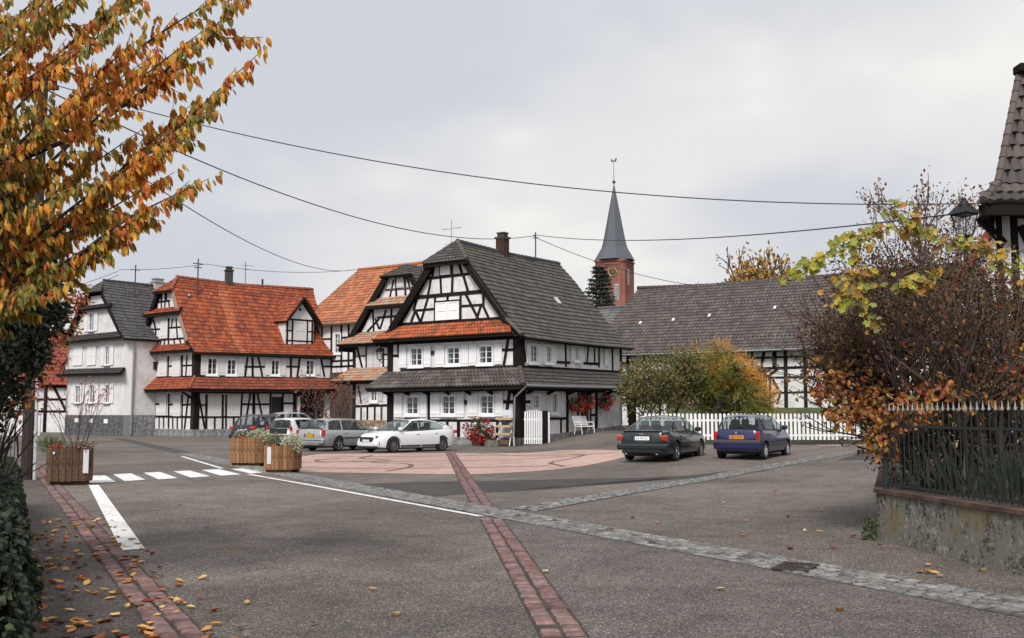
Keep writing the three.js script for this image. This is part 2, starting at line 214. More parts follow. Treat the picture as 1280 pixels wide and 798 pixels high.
function beams(root, pl, list, mats = timber, flip = 1, depth = 0.1, proud = 0.028, name = 'beam') {
  for (const [x0, y0, x1, y1, w] of list) {
    const ax = x0 * flip, bx_ = x1 * flip, dx = bx_ - ax, dy = y1 - y0, L = Math.hypot(dx, dy) + 0.06; beamSeed++;
    const m = part(root, name, unitBox, mats[beamSeed % mats.length]); const pz = proud + 0.0021 * (beamSeed % 6);
    pl.put(m, (ax + bx_) / 2, (y0 + y1) / 2, pz - depth / 2, Math.atan2(dy, dx)); m.scale.set(L, Math.max(0.09, w * (0.94 + 0.12 * hash(beamSeed, 5))), depth);
  }
}
function wall(root, pl, outline, holes, m = plaster, name = 'wall', depth = 0.22, flip = 1, z = 0) {
  const s = new THREE.Shape(outline.map(([x, y]) => new THREE.Vector2(x * flip, y)));
  for (const [x0, y0, x1, y1] of holes) { const a = Math.min(x0 * flip, x1 * flip), b = Math.max(x0 * flip, x1 * flip), h = new THREE.Path(); h.moveTo(a, y0); h.lineTo(a, y1); h.lineTo(b, y1); h.lineTo(b, y0); s.holes.push(h); }
  const g = new THREE.ExtrudeGeometry(s, { depth, bevelEnabled: false }).translate(0, 0, -depth); const o = part(root, name, g, m); pl.put(o, 0, 0, z); return o;
}
function archShape(w, h, rise) { const s = new THREE.Shape(); s.moveTo(-w / 2, 0); s.lineTo(w / 2, 0); s.lineTo(w / 2, h - rise); if (rise) s.quadraticCurveTo(0, h + rise, -w / 2, h - rise); else s.lineTo(-w / 2, h); s.lineTo(-w / 2, 0); return s; }
function windowAt(root, pl, [x0, y0, x1, y1], o = {}) { // casing with two casements, glazing bars, panes, sill, curtains
  const f = o.flip || 1, a = Math.min(x0 * f, x1 * f), b = Math.max(x0 * f, x1 * f), w = b - a, h = y1 - y0, cx = (a + b) / 2, c = o.casing ?? 0.1, fm = o.frame || whitePaint, rows = o.rows || 3, cols = o.cols || 2;
  const outer = archShape(w + 2 * c, h + 2 * c, o.arch ? 0.1 : 0), hole = new THREE.Path(); hole.moveTo(-w / 2, c); hole.lineTo(w / 2, c); hole.lineTo(w / 2, c + h); hole.lineTo(-w / 2, c + h); outer.holes.push(hole);
  const win = part(root, 'window', new THREE.ExtrudeGeometry(outer, { depth: 0.12, bevelEnabled: true, bevelSize: 0.008, bevelThickness: 0.008, bevelSegments: 1 }).translate(0, 0, -0.07), fm); pl.put(win, cx, y0 - c, 0.02);
  const bars = []; for (let k = 0; k < cols; k++) { const px = -w / 2 + (k + 0.5) * w / cols, pw = w / cols; bars.push(bx(0.035, h, 0.04, px - pw / 2 + 0.02, c + h / 2, -0.05), bx(0.035, h, 0.04, px + pw / 2 - 0.02, c + h / 2, -0.05), bx(pw - 0.07, 0.045, 0.038, px, c + 0.025, -0.05), bx(pw - 0.07, 0.045, 0.038, px, c + h - 0.025, -0.05)); for (let q = 1; q < rows; q++) bars.push(bx(pw - 0.07, 0.024, 0.03, px, c + h * q / rows, -0.05)); const pane = part(win, 'pane', new THREE.BoxGeometry(pw - 0.05, h - 0.05, 0.006), glass); pane.position.set(px, c + h / 2, -0.056); }
  part(win, 'glazing_bars', merge(bars), fm);
  if (o.sill !== false) { const s = part(win, 'sill', rbx(w + 2 * c + 0.12, 0.07, 0.2, 0.01), o.sillMat || fm); s.position.set(0, -0.03, 0.03); }
  if (o.curtain !== false) for (const k of [-1, 1]) { const n = 8, pts = []; for (let i = 0; i <= n; i++) pts.push(new THREE.Vector2(i / n * w * 0.44, Math.sin(i * 1.9) * 0.02)); const g = new THREE.PlaneGeometry(w * 0.2, h * (o.half ? 0.45 : 0.98), 10, 1), p = g.attributes.position; for (let i = 0; i < p.count; i++) p.setZ(i, Math.sin(p.getX(i) * 46 + k) * 0.018); g.computeVertexNormals(); const q = part(win, 'curtain', g, curtainMat); q.position.set(k * w * 0.4, c + (o.half ? h * 0.24 : h / 2), -0.14); }
  return win;
}
const shutterGeos = (() => { // 1 x 1 x 1 units: planks, battens; and a louvred/panelled pair of styles
  const planks = []; for (let i = 0; i < 4; i++) planks.push(bx(0.238, 1, 0.6, -0.375 + i * 0.25, 0, -0.2)); planks.push(bx(0.9, 0.055, 0.4, 0, 0.34, 0.3), bx(0.9, 0.055, 0.4, 0, -0.34, 0.3));
  const panel = [bx(0.14, 1, 1, -0.43, 0, 0), bx(0.14, 1, 1, 0.43, 0, 0), bx(0.72, 0.07, 0.98, 0, 0.465, 0), bx(0.72, 0.07, 0.98, 0, -0.465, 0), bx(0.72, 0.06, 0.98, 0, 0.02, 0)]; for (let i = 0; i < 16; i++) if (i !== 8) panel.push(bx(0.72, 0.05, 0.35, 0, -0.4 + i * 0.053, -0.1, 0, 0, 0.5));
  return { plank: merge(planks), louvre: merge(panel) };
})();
function shutters(root, pl, list, m = whitePaint, flip = 1, style = 'plank') { for (const [x0, y0, x1, y1] of list) { const a = part(root, 'shutter', shutterGeos[style], m); pl.put(a, (x0 + x1) / 2 * flip, (y0 + y1) / 2, 0.062); a.scale.set(Math.abs(x1 - x0) - 0.015, y1 - y0, 0.045); a.rotation.y += (hash(beamSeed++, 3) - 0.5) * 0.05; } }
// A roof slope: A and B are the left and right verges from eave to ridge (house coordinates). Rows of curved tiles with their own lips.
function slope(root, name, A, B, o) {
  const w = o.w || 0.23, rowH = o.row || 0.33, wave = o.wave ?? 0.035, lift = o.lift ?? 0.05, r = rnd(o.seed || 5), tones = o.tones, sag = o.sag || 0, s = new Soup();
  const poly = (P) => { const l = [0]; for (let i = 1; i < P.length; i++) l.push(l[i - 1] + P[i].distanceTo(P[i - 1])); return { P, l, L: l[l.length - 1] }; }, a = poly(A), b = poly(B);
  const at = (q, t) => { const d = t * q.L; let i = 1; while (i < q.P.length - 1 && d > q.l[i]) i++; return q.P[i - 1].clone().lerp(q.P[i], (d - q.l[i - 1]) / (q.l[i] - q.l[i - 1])); };
  const n = Math.max(1, Math.round(Math.max(a.L, b.L) / rowH)), face = B[0].clone().sub(A[0]).cross(A[A.length - 1].clone().sub(A[0])).normalize(), up = face.y < 0 ? face.clone().negate() : face;
  const sagAt = (f, t) => -sag * Math.sin(Math.PI * f) * (0.35 + 0.65 * Math.sin(Math.PI * Math.min(1, t * 0.5 + 0.5))) + (sag ? (fbm(f * 7 + (o.seed || 0), t * 5, 3) - 0.5) * 0.09 : 0);
  const pt = (t, f, h) => { const tt = clamp(t), p = at(a, tt).lerp(at(b, tt), f); return p.addScaledVector(up, h + sagAt(f, tt)); };
  for (let i = 0; i < n; i++) {
    const t0 = i / n, t1 = Math.min(1, (i + 1.12) / n), wid = at(a, t0).distanceTo(at(b, t0)), m = Math.max(1, Math.round(wid / w)), off = o.stagger ? (i % 2) * 0.5 : 0, sl = (r() - 0.5) * 0.012;
    for (let j = off ? -1 : 0; j < m; j++) {
      const f0 = clamp((j + off) / m), f1 = clamp((j + 1 + off) / m); if (f1 - f0 < 0.15 / m) continue;
      const tone = tones[Math.floor(r() * tones.length)], k = 0.86 + 0.28 * r(), st = o.stain ? o.stain((f0 + f1) / 2, (t0 + t1) / 2) : null, c = st ? tone.map((v, q) => mix(v, st[q], st[3]) * k) : tone.map((v) => v * k), seg = o.seg || 4, jit = (r() - 0.5) * 0.02 + sl, tilt = (r() - 0.5) * 0.010;
      for (let q = 0; q < seg; q++) {
        const e0 = q / seg, e1 = (q + 1) / seg, g0 = mix(f0, f1, e0), g1 = mix(f0, f1, e1), hh = (e) => wave * (0.5 - 0.5 * Math.cos(2 * Math.PI * Math.pow(e, 0.8))) + tilt * (e - 0.5);
        const L0 = pt(t0 + jit / n, g0, lift + hh(e0)), L1 = pt(t0 + jit / n, g1, lift + hh(e1)), U0 = pt(t1, g0, hh(e0) * 0.8), U1 = pt(t1, g1, hh(e1) * 0.8), D0 = pt(t0 + jit / n, g0, -0.005), D1 = pt(t0 + jit / n, g1, -0.005);
        s.quad(L0, L1, U1, U0, c); s.quad(D0, D1, L1, L0, c);
      }
    }
  }
  const tiles = part(root, name, s.geo(0.55), o.mat || tileMat, 'stuff');
  // boarding under the tiles, following the same sag
  const d = o.deck ?? 0.12, k = A.length > 2 ? 40 : 6, mm = sag ? 8 : 1, q = new Soup(), S = []; for (let i = 0; i <= k; i++) { const row = []; for (let j = 0; j <= mm; j++) row.push([pt(i / k, j / mm, -0.03), pt(i / k, j / mm, -0.03 - d)]); S.push(row); }
  for (let i = 0; i < k; i++) { for (let j = 0; j < mm; j++) { const a0 = S[i][j], b0 = S[i][j + 1], c0 = S[i + 1][j + 1], d0 = S[i + 1][j]; q.quad(a0[0], b0[0], c0[0], d0[0]); q.quad(b0[1], a0[1], d0[1], c0[1]); } const l0 = S[i][0], l1 = S[i + 1][0], r0 = S[i][mm], r1 = S[i + 1][mm]; q.quad(l0[1], l0[0], l1[0], l1[1]); q.quad(r0[0], r0[1], r1[1], r1[0]); }
  for (let j = 0; j < mm; j++) { q.quad(S[0][j][1], S[0][j + 1][1], S[0][j + 1][0], S[0][j][0]); q.quad(S[k][j][0], S[k][j + 1][0], S[k][j + 1][1], S[k][j][1]); } part(root, 'roof_boarding', q.geo(), o.deckMat || darkBoard);
  return tiles;
}
function caps(root, name, pts, tone, rad = 0.13, len = 0.42, seed = 3) { // ridge or hip tiles: half-round pieces along a line
  const r = rnd(seed), s = []; const cols = []; let L = 0; for (let i = 0; i + 1 < pts.length; i++) { const a = pts[i], b = pts[i + 1], D = a.distanceTo(b), n = Math.max(1, Math.round(D / len)); for (let j = 0; j < n; j++) { const p = a.clone().lerp(b, j / n), q = a.clone().lerp(b, Math.min(1, (j + 1.06) / n)); p.y += 0.02; const g = bar(p, q, rad * (0.98 + 0.06 * r()), rad * 0.9, 8), k = 0.85 + 0.3 * r(), c = new Float32Array(g.attributes.position.count * 3); for (let i2 = 0; i2 < c.length; i2 += 3) { c[i2] = tone[0] * k; c[i2 + 1] = tone[1] * k; c[i2 + 2] = tone[2] * k; } g.setAttribute('color', new THREE.BufferAttribute(c, 3)); s.push(g); } }
  return part(root, name, mergeGeometries(s.map((g) => g.toNonIndexed())), tileMat, 'stuff');
}
function strip(root, name, a, b, h, w, m) { // a board from a to b, standing h high and w thick
  const d = b.clone().sub(a), L = d.length(), g = new THREE.BoxGeometry(L, h, w), o = part(root, name, g, m); o.position.copy(a).lerp(b, 0.5); const x = d.normalize(), z = x.clone().cross(V(0, 1, 0)).normalize(), y = z.clone().cross(x); o.quaternion.setFromRotationMatrix(new THREE.Matrix4().makeBasis(x, y, z)); return o;
}
const moss = [0.11, 0.115, 0.05], greyT = [[0.062, 0.060, 0.062], [0.075, 0.071, 0.070], [0.052, 0.050, 0.053], [0.088, 0.080, 0.076], [0.07, 0.062, 0.056]], redT = [[0.28, 0.06, 0.022], [0.33, 0.072, 0.025], [0.22, 0.046, 0.02], [0.30, 0.08, 0.03], [0.18, 0.042, 0.022]], orangeT = [[0.40, 0.14, 0.06], [0.45, 0.17, 0.08], [0.35, 0.12, 0.055], [0.42, 0.18, 0.10], [0.30, 0.11, 0.06]], brownT = [[0.085, 0.074, 0.072], [0.105, 0.09, 0.086], [0.07, 0.063, 0.063], [0.12, 0.1, 0.092], [0.095, 0.086, 0.087], [0.1, 0.08, 0.073]], lightT = [[0.13, 0.13, 0.135], [0.15, 0.148, 0.15], [0.115, 0.115, 0.12]];
function chimney(root, x, y, z, w, h, d, rot, m, capM) { const c = part(root, 'chimney', bx(w, h, d, 0, h / 2, 0), m); c.position.set(x, y, z); c.rotation.y = rot; part(c, 'chimney_cap', merge([bx(w + 0.14, 0.1, d + 0.14, 0, h + 0.05, 0), bx(w * 0.8, 0.22, d * 0.8, 0, h + 0.2, 0), bx(w * 0.95, 0.06, d * 0.95, 0, h + 0.34, 0)]), capM); return c; }
const rect = (l, e = 0) => l.map((q) => q.map((v, i) => v + (i < 2 ? -e : e)));

// ---------------------------------------------------------------- the corner house with the white gable (main house)
{
  const H = thing('timber_framed_house', 'white half-timbered house with dark tiled roof, red gable awning and geraniums', 'house', 0.41, 0, -54.22), F = frame(H, -0.817, -0.576, 0.576, -0.817), P = F.P, g = F.gable, sd = F.side, W = 9.2, S = 10.85;
  // gable front. x runs to the right, so distances from the corner along the front are negative
  const gw = [[6.63, 4.36, 7.47, 5.34], [3.97, 4.37, 4.83, 5.28], [1.77, 4.35, 2.64, 5.28]], lw = [[6.89, 1.65, 7.74, 2.64], [4.29, 1.65, 5.14, 2.66], [1.69, 1.66, 2.53, 2.65]];
  wall(H, g, [[0, 0.4], [9.2, 0.4], [9.2, 5.75], [8.5, 6.35], [5.72, 9.85], [3.48, 9.85], [0.7, 6.35], [0, 5.75]], [...gw, ...lw], plaster, 'wall', 0.24, -1);
  for (const q of gw) windowAt(H, g, q, { flip: -1, arch: true, rows: 3 }); for (const q of lw) windowAt(H, g, q, { flip: -1, rows: 3, half: true });
  shutters(H, g, [[7.77, 4.27, 8.32, 5.46], [5.97, 4.26, 6.49, 5.43], [5.0, 4.24, 5.66, 5.44], [3.35, 4.23, 3.85, 5.41], [2.78, 4.26, 3.33, 5.39], [1.12, 4.29, 1.63, 5.37], [8.06, 1.48, 8.66, 2.75], [6.24, 1.49, 6.76, 2.73], [5.3, 1.49, 6.0, 2.76], [3.63, 1.49, 4.16, 2.74], [2.7, 1.53, 3.41, 2.75], [1.05, 1.53, 1.56, 2.75]], whitePaint, -1);
  shutters(H, g, [[4.0, 6.82, 4.83, 7.81], [4.84, 6.82, 5.66, 7.81], [4.66, 9.34, 5.34, 9.9]], whitePaint, -1, 'louvre');
  beams(H, g, [[6.51, 9.22, 3.38, 9.26, 0.15], [7.22, 8.21, 2.33, 8.23, 0.2], [7.06, 7.47, 5.68, 7.48, 0.14], [3.95, 7.52, 2.42, 7.51, 0.14], [8.5, 6.72, 0.75, 6.68, 0.23], [5.79, 10.1, 5.95, 9.22, 0.16], [5.4, 10.1, 5.35, 9.21, 0.16], [4.58, 10.1, 4.53, 9.23, 0.16], [4.15, 10.1, 3.8, 9.22, 0.16], [6.05, 9.11, 6.25, 8.25, 0.16], [5.35, 9.14, 5.29, 8.27, 0.14], [4.5, 9.15, 4.53, 8.26, 0.16], [3.72, 9.14, 3.42, 8.31, 0.15], [5.73, 8.1, 5.73, 6.77, 0.14], [4.84, 8.16, 4.84, 7.87, 0.16], [3.93, 8.14, 3.93, 6.76, 0.14], [6.25, 8.1, 6.75, 6.82, 0.16], [3.55, 8.12, 2.75, 6.81, 0.15], [7.16, 7.48, 6.8, 6.82, 0.16], [7.16, 7.48, 7.45, 6.85, 0.17], [2.52, 7.51, 2.8, 6.83, 0.15], [2.42, 7.51, 2.04, 6.81, 0.15], [7.07, 8.11, 7.27, 7.48, 0.17], [2.37, 8.2, 2.37, 7.51, 0.15], [5.65, 7.86, 3.98, 7.86, 0.1],
    [9.0, 5.7, 9.0, 4.0, 0.4], [0.2, 5.7, 0.2, 4.0, 0.42], [8.44, 5.6, 8.37, 4.89, 0.13], [8.88, 4.98, 8.37, 4.96, 0.15], [0.73, 5.65, 1.01, 4.24, 0.17], [1.1, 5.03, 0.4, 5.02, 0.14], [8.2, 4.16, 0.4, 4.14, 0.16], [8.8, 5.68, 0.4, 5.66, 0.2],
    [8.97, 2.95, 8.95, 0.4, 0.5], [6.14, 2.92, 6.12, 1.4, 0.16], [0.63, 2.9, 0.86, 1.6, 0.2], [1.01, 2.29, 0.4, 2.29, 0.17], [0.2, 3.0, 0.2, 0.4, 0.42], [8.71, 1.3, 0.4, 1.32, 0.13], [7.3, 1.25, 7.3, 0.42, 0.16], [6.1, 1.25, 6.1, 0.42, 0.16], [4.81, 1.25, 4.8, 0.42, 0.16], [4.03, 1.25, 4.03, 0.42, 0.2], [2.7, 1.25, 2.7, 0.42, 0.16], [1.43, 1.25, 1.47, 0.42, 0.17], [8.7, 2.93, 0.4, 2.95, 0.16]], timber, -1);
  { const blackPlate = part(H, 'black_plate', unitBox, ironBlack); g.put(blackPlate, -5.85, 5.05, 0.09); blackPlate.scale.set(0.22, 0.22, 0.03); const v2 = part(H, 'black_plate', unitBox, ironBlack); g.put(v2, -3.52, 2.3, 0.09); v2.scale.set(0.18, 0.24, 0.03); }  // solid near-black plates standing in for small dark squares on the front, no openings
  wall(H, g, [[-0.04, 0], [9.24, 0], [9.24, 0.42], [-0.04, 0.42]], [], plinthMat, 'plinth', 0.3, -1, 0.04);
  // side along the lane
  const sw = [[0.96, 4.41, 1.62, 5.3], [2.46, 4.45, 2.97, 5.33], [5.49, 4.69, 5.79, 5.44]], slw = [[1.22, 1.96, 1.77, 2.66], [3.02, 1.74, 3.56, 2.78], [8.88, 2.05, 9.37, 2.98]], door = [6.26, 0.75, 6.98, 2.9];
  wall(H, sd, [[0, 0.4], [10.85, 0.75], [10.85, 5.75], [0, 5.75]], [...sw, ...slw, door], plaster, 'wall', 0.24);
  for (const q of sw) windowAt(H, sd, q, { rows: 3, cols: q[2] - q[0] > 0.4 ? 2 : 1 }); for (const q of slw) windowAt(H, sd, q, { rows: 3, half: true });
  shutters(H, sd, [[0.55, 4.3, 0.86, 5.4], [1.72, 4.35, 2.0, 5.4], [2.02, 4.36, 2.36, 5.43], [3.1, 4.36, 3.45, 5.43], [4.96, 4.62, 5.34, 5.5], [5.94, 4.62, 6.32, 5.52], [8.7, 4.5, 9.2, 5.5]]);
  beams(H, sd, [[0.2, 5.7, 0.2, 4.0, 0.42], [0.3, 5.45, 0.5, 4.4, 0.13], [4.44, 5.6, 4.48, 4.31, 0.15], [8.12, 5.65, 8.11, 4.4, 0.15], [6.94, 5.6, 6.75, 4.6, 0.13], [7.59, 5.64, 7.62, 4.6, 0.13], [3.55, 4.5, 4.9, 4.52, 0.15], [6.4, 4.55, 8.11, 4.58, 0.15], [9.7, 5.6, 9.7, 4.3, 0.14], [0.3, 4.14, 10.6, 4.2, 0.12], [0, 5.68, 10.8, 5.68, 0.16], [10.72, 5.7, 10.72, 4.1, 0.24],
    [4.6, 2.95, 4.6, 0.6, 0.22], [7.77, 2.95, 7.75, 0.75, 0.26], [5.82, 2.96, 5.72, 1.6, 0.16], [2.3, 1.4, 4.5, 1.42, 0.13], [3.95, 1.4, 3.94, 0.65, 0.16], [2.4, 1.4, 2.4, 0.6, 0.16], [7.1, 1.6, 7.75, 1.62, 0.13], [0.25, 2.95, 0.25, 0.4, 0.5], [0.4, 2.3, 0.9, 2.3, 0.15], [0.2, 2.98, 10.8, 3.0, 0.18], [7.12, 2.9, 7.12, 0.8, 0.14], [6.14, 2.9, 6.14, 0.75, 0.14]]);
  { const d = part(H, 'door', rbx(0.72, 2.12, 0.06, 0.01), mat(0.16, 0.045, 0.02, 0.6)); sd.put(d, 6.62, 1.81, -0.1); part(d, 'handle', bar(V(0.25, 0, 0.03), V(0.25, 0, 0.09), 0.018), zinc); for (const k of [-0.5, 0.45]) { const q = part(d, 'door_panel', rbx(0.46, 0.72, 0.03, 0.01), mat(0.12, 0.032, 0.016, 0.6)); q.position.set(0, k, 0.035); } }
  wall(H, sd, [[-0.04, 0], [10.85, 0], [10.85, 0.98], [-0.04, 0.42]], [], plinthMat, 'plinth', 0.3, 1, 0.04);
  // hidden sides
  wall(H, F.back(S), [[0, 0], [9.2, 0], [9.2, 5.75], [4.6, 11], [0, 5.75]], []); wall(H, F.left(W), [[-10.85, 0], [0, 0], [0, 5.75], [-10.85, 5.75]], []);
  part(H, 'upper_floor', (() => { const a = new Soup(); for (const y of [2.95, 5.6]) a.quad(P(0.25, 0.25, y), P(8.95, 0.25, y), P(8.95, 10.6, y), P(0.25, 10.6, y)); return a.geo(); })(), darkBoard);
  // roof: steep slopes that kick out at the eaves, small hip over the gable
  const mossy = (f, t) => t > 0.86 && f < 0.16 && fbm(f * 40, t * 26, 3) > 0.48 ? [...moss, 0.6] : fbm(f * 30 + 7, t * 22, 3) > 0.66 ? [0.15, 0.125, 0.09, 0.4] : null;
  const eR = [P(-0.62, -0.55, 5.62), P(0.55, -0.45, 6.55), P(3.35, -0.4, 10.02), P(4.6, 0.55, 11.22)], eRb = [P(-0.62, 11.2, 5.62), P(0.55, 11.2, 6.55), P(3.4, 11.2, 9.85), P(4.6, 11.0, 11.2)];
  slope(H, 'roof_tiles', eR, eRb, { tones: greyT, row: 0.345, w: 0.25, seed: 21, sag: 0.1, stain: mossy });
  slope(H, 'roof_tiles', [P(9.82, 11.2, 5.62), P(8.65, 11.2, 6.55), P(5.8, 11.2, 9.85), P(4.6, 11.0, 11.2)], [P(9.82, -0.55, 5.62), P(8.65, -0.45, 6.55), P(5.85, -0.4, 10.02), P(4.6, 0.55, 11.22)], { tones: greyT, row: 0.345, w: 0.25, seed: 22, sag: 0.06 });
  slope(H, 'hip_tiles', [P(6.15, -0.62, 9.95), P(4.66, 0.5, 11.18)], [P(3.05, -0.62, 9.95), P(4.54, 0.5, 11.18)], { tones: greyT, row: 0.33, w: 0.25, seed: 23 });
  caps(H, 'ridge_caps', [P(4.6, 0.5, 11.24), P(4.6, 5.5, 11.12), P(4.6, 11.05, 11.22)], [0.06, 0.06, 0.062], 0.14); caps(H, 'hip_caps', [P(3.05, -0.58, 9.98), P(4.6, 0.55, 11.24)], [0.09, 0.085, 0.075], 0.13); caps(H, 'hip_caps', [P(6.15, -0.58, 9.98), P(4.6, 0.55, 11.24)], [0.06, 0.06, 0.062], 0.13);
  // barge boards
  for (const k of [0, 1]) { const m = (u) => k ? 9.2 - u : u; strip(H, 'barge_board', P(m(0.5), -0.36, 6.42), P(m(3.36), -0.36, 9.86), 0.42, 0.06, darkBoard); strip(H, 'barge_board', P(m(-0.5), -0.38, 5.6), P(m(0.52), -0.36, 6.42), 0.3, 0.06, darkBoard); }
  strip(H, 'barge_board', P(6.2, -0.5, 9.84), P(3.0, -0.5, 9.84), 0.16, 0.08, darkBoard);
  // red awning under the gable
  slope(H, 'awning_tiles', [P(9.75, -0.78, 5.86), P(8.75, -0.03, 6.62)], [P(0.0, -0.78, 5.86), P(0.65, -0.03, 6.62)], { tones: [[0.36, 0.09, 0.032], [0.42, 0.105, 0.036], [0.30, 0.075, 0.03], [0.38, 0.12, 0.05]], row: 0.34, w: 0.2, seed: 24, wave: 0.08, lift: 0.04, stain: (f, t) => fbm(f * 14, t * 4, 3) > 0.6 ? [0.12, 0.06, 0.035, 0.6] : null });
  strip(H, 'eaves_board', P(9.7, -0.66, 5.78), P(-0.2, -0.66, 5.78), 0.14, 0.1, darkBoard);
  caps(H, 'hip_caps', [P(-0.66, -0.76, 5.72), P(0.55, -0.42, 6.62)], [0.1, 0.085, 0.075], 0.12);
  // tiled canopy round the ground floor
  const can = (f, t) => fbm(f * 18, t * 3 + 4, 3) > 0.6 ? [0.17, 0.16, 0.15, 0.5] : null;
  slope(H, 'canopy_tiles', [P(10.05, -0.98, 3.08), P(9.3, -0.03, 4.02)], [P(-0.9, -0.98, 3.12), P(-0.03, -0.03, 4.06)], { tones: [[0.085, 0.072, 0.066], [0.1, 0.084, 0.076], [0.07, 0.062, 0.06]], row: 0.34, w: 0.235, seed: 25, wave: 0.1, lift: 0.035, seg: 6, stain: can });
  slope(H, 'canopy_tiles', [P(-0.9, -0.98, 3.12), P(-0.03, -0.03, 4.06)], [P(-0.95, 10.95, 3.22), P(-0.03, 10.95, 4.12)], { tones: [[0.075, 0.066, 0.064], [0.088, 0.076, 0.072], [0.062, 0.057, 0.057]], row: 0.34, w: 0.25, seed: 26, sag: 0.04 });
  caps(H, 'hip_caps', [P(-0.9, -0.96, 3.16), P(-0.05, -0.05, 4.1)], [0.09, 0.078, 0.07], 0.12, 0.36);
  strip(H, 'eaves_board', P(9.95, -0.86, 3.0), P(-0.75, -0.86, 3.02), 0.2, 0.1, darkBoard); strip(H, 'eaves_board', P(-0.78, -0.8, 3.02), P(-0.82, 10.9, 3.1), 0.2, 0.1, darkBoard);
  for (let i = 0; i < 7; i++) strip(H, 'bracket', P(0.3 + i * 1.45, -0.8, 3.0), P(0.3 + i * 1.45, -0.03, 2.72), 0.14, 0.12, timber[i % 4]);
  for (let i = 0; i < 6; i++) strip(H, 'bracket', P(-0.75, 0.6 + i * 2, 3.03), P(-0.03, 0.6 + i * 2, 2.75), 0.14, 0.12, timber[i % 4]);
  // gutters and the downpipe at the corner
  part(H, 'gutter', tube([P(-1.04, -1.0, 3.1), P(-1.06, 5, 3.14), P(-1.08, 10.95, 3.2)], 0.07, 20, 8), zinc); part(H, 'gutter', tube([P(-0.74, -0.5, 5.6), P(-0.74, 5, 5.56), P(-0.74, 11.1, 5.6)], 0.055, 20, 8), mat(0.03, 0.03, 0.032, 0.6));
  part(H, 'downpipe', merge([bar(P(-1.02, -0.9, 3.06), P(-0.2, -0.75, 2.5), 0.05, 0.05, 10), bar(P(-0.2, -0.75, 2.52), P(-0.12, -0.72, 0.5), 0.05, 0.05, 10), bar(P(-0.12, -0.72, 0.5), P(-0.2, -0.8, 0.02), 0.055, 0.055, 10)]), zinc);
  { const p = P(4.5, 4.7, 10.7); const c = chimney(H, p.x, p.y, p.z, 0.52, 1.25, 0.6, F.side.rot, new THREE.MeshStandardMaterial({ color: col(0.13, 0.06, 0.045), map: stoneTex, roughness: 0.95 }), mat(0.05, 0.04, 0.04)); const f = part(c, 'flashing', bx(0.5, 0.04, 0.9, 0, 0, 0), zinc); f.position.set(-0.1, -0.12, 0.42); f.rotation.set(0.88, 0, 0); }
  { const m = part(H, 'antenna', merge([bar(P(6.2, 2, 9.6), P(6.2, 2, 12.9), 0.022), bar(P(6.7, 2, 11.45), P(5.7, 2, 11.45), 0.012), bar(P(6.9, 2, 12.35), P(5.5, 2, 12.35), 0.012), ...[5.6, 5.9, 6.5, 6.8].map((u) => bar(P(u, 1.8, 12.35), P(u, 2.2, 12.35), 0.008))]), zinc);
    part(H, 'power_mast', merge([bar(P(4.5, 8.2, 11), P(4.5, 8.2, 12.85), 0.045), bar(P(4.3, 8.2, 12.5), P(4.7, 8.2, 12.5), 0.03), bar(P(4.5, 8.2, 12.6), P(4.5, 8.0, 12.62), 0.05)]), mat(0.06, 0.05, 0.05)); }
  { const s = part(H, 'skylight', bx(0.35, 0.05, 0.5), mat(0.5, 0.52, 0.55, 0.3)); s.position.copy(P(2.0, 6.8, 8.33)); s.quaternion.setFromRotationMatrix(new THREE.Matrix4().makeBasis(V(F.tx, 0, F.tz), V(-F.ux * 0.77, 0.64, -F.uz * 0.77).normalize(), V(F.tx, 0, F.tz).cross(V(-F.ux * 0.77, 0.64, -F.uz * 0.77).normalize()))); }
}

function boards(root, pl, x0, x1, y0, y1, n, z) { // plank door: boards of weathered dark oak, hinged on iron straps
  const w = (x1 - x0) / n; for (let i = 0; i < n; i++) { const b = part(root, 'door_board', unitBox, oak[Math.floor(hash(i, n) * 3)]); pl.put(b, x0 + (i + 0.5) * w, (y0 + y1) / 2, z + 0.012 * hash(i, 3)); b.scale.set(w - 0.014, y1 - y0, 0.05); }
  for (const f of [0.2, 0.8]) { const s = part(root, 'hinge_strap', unitBox, ironBlack); pl.put(s, (x0 + x1) / 2, mix(y0, y1, f), z + 0.045); s.scale.set(x1 - x0 - 0.1, 0.07, 0.02); }
}
const oak = [[0.06, 0.045, 0.036], [0.075, 0.056, 0.044], [0.05, 0.038, 0.032]].map((c) => new THREE.MeshStandardMaterial({ color: col(...c), roughness: 0.9, bumpMap: woodTex, bumpScale: 0.006 }));
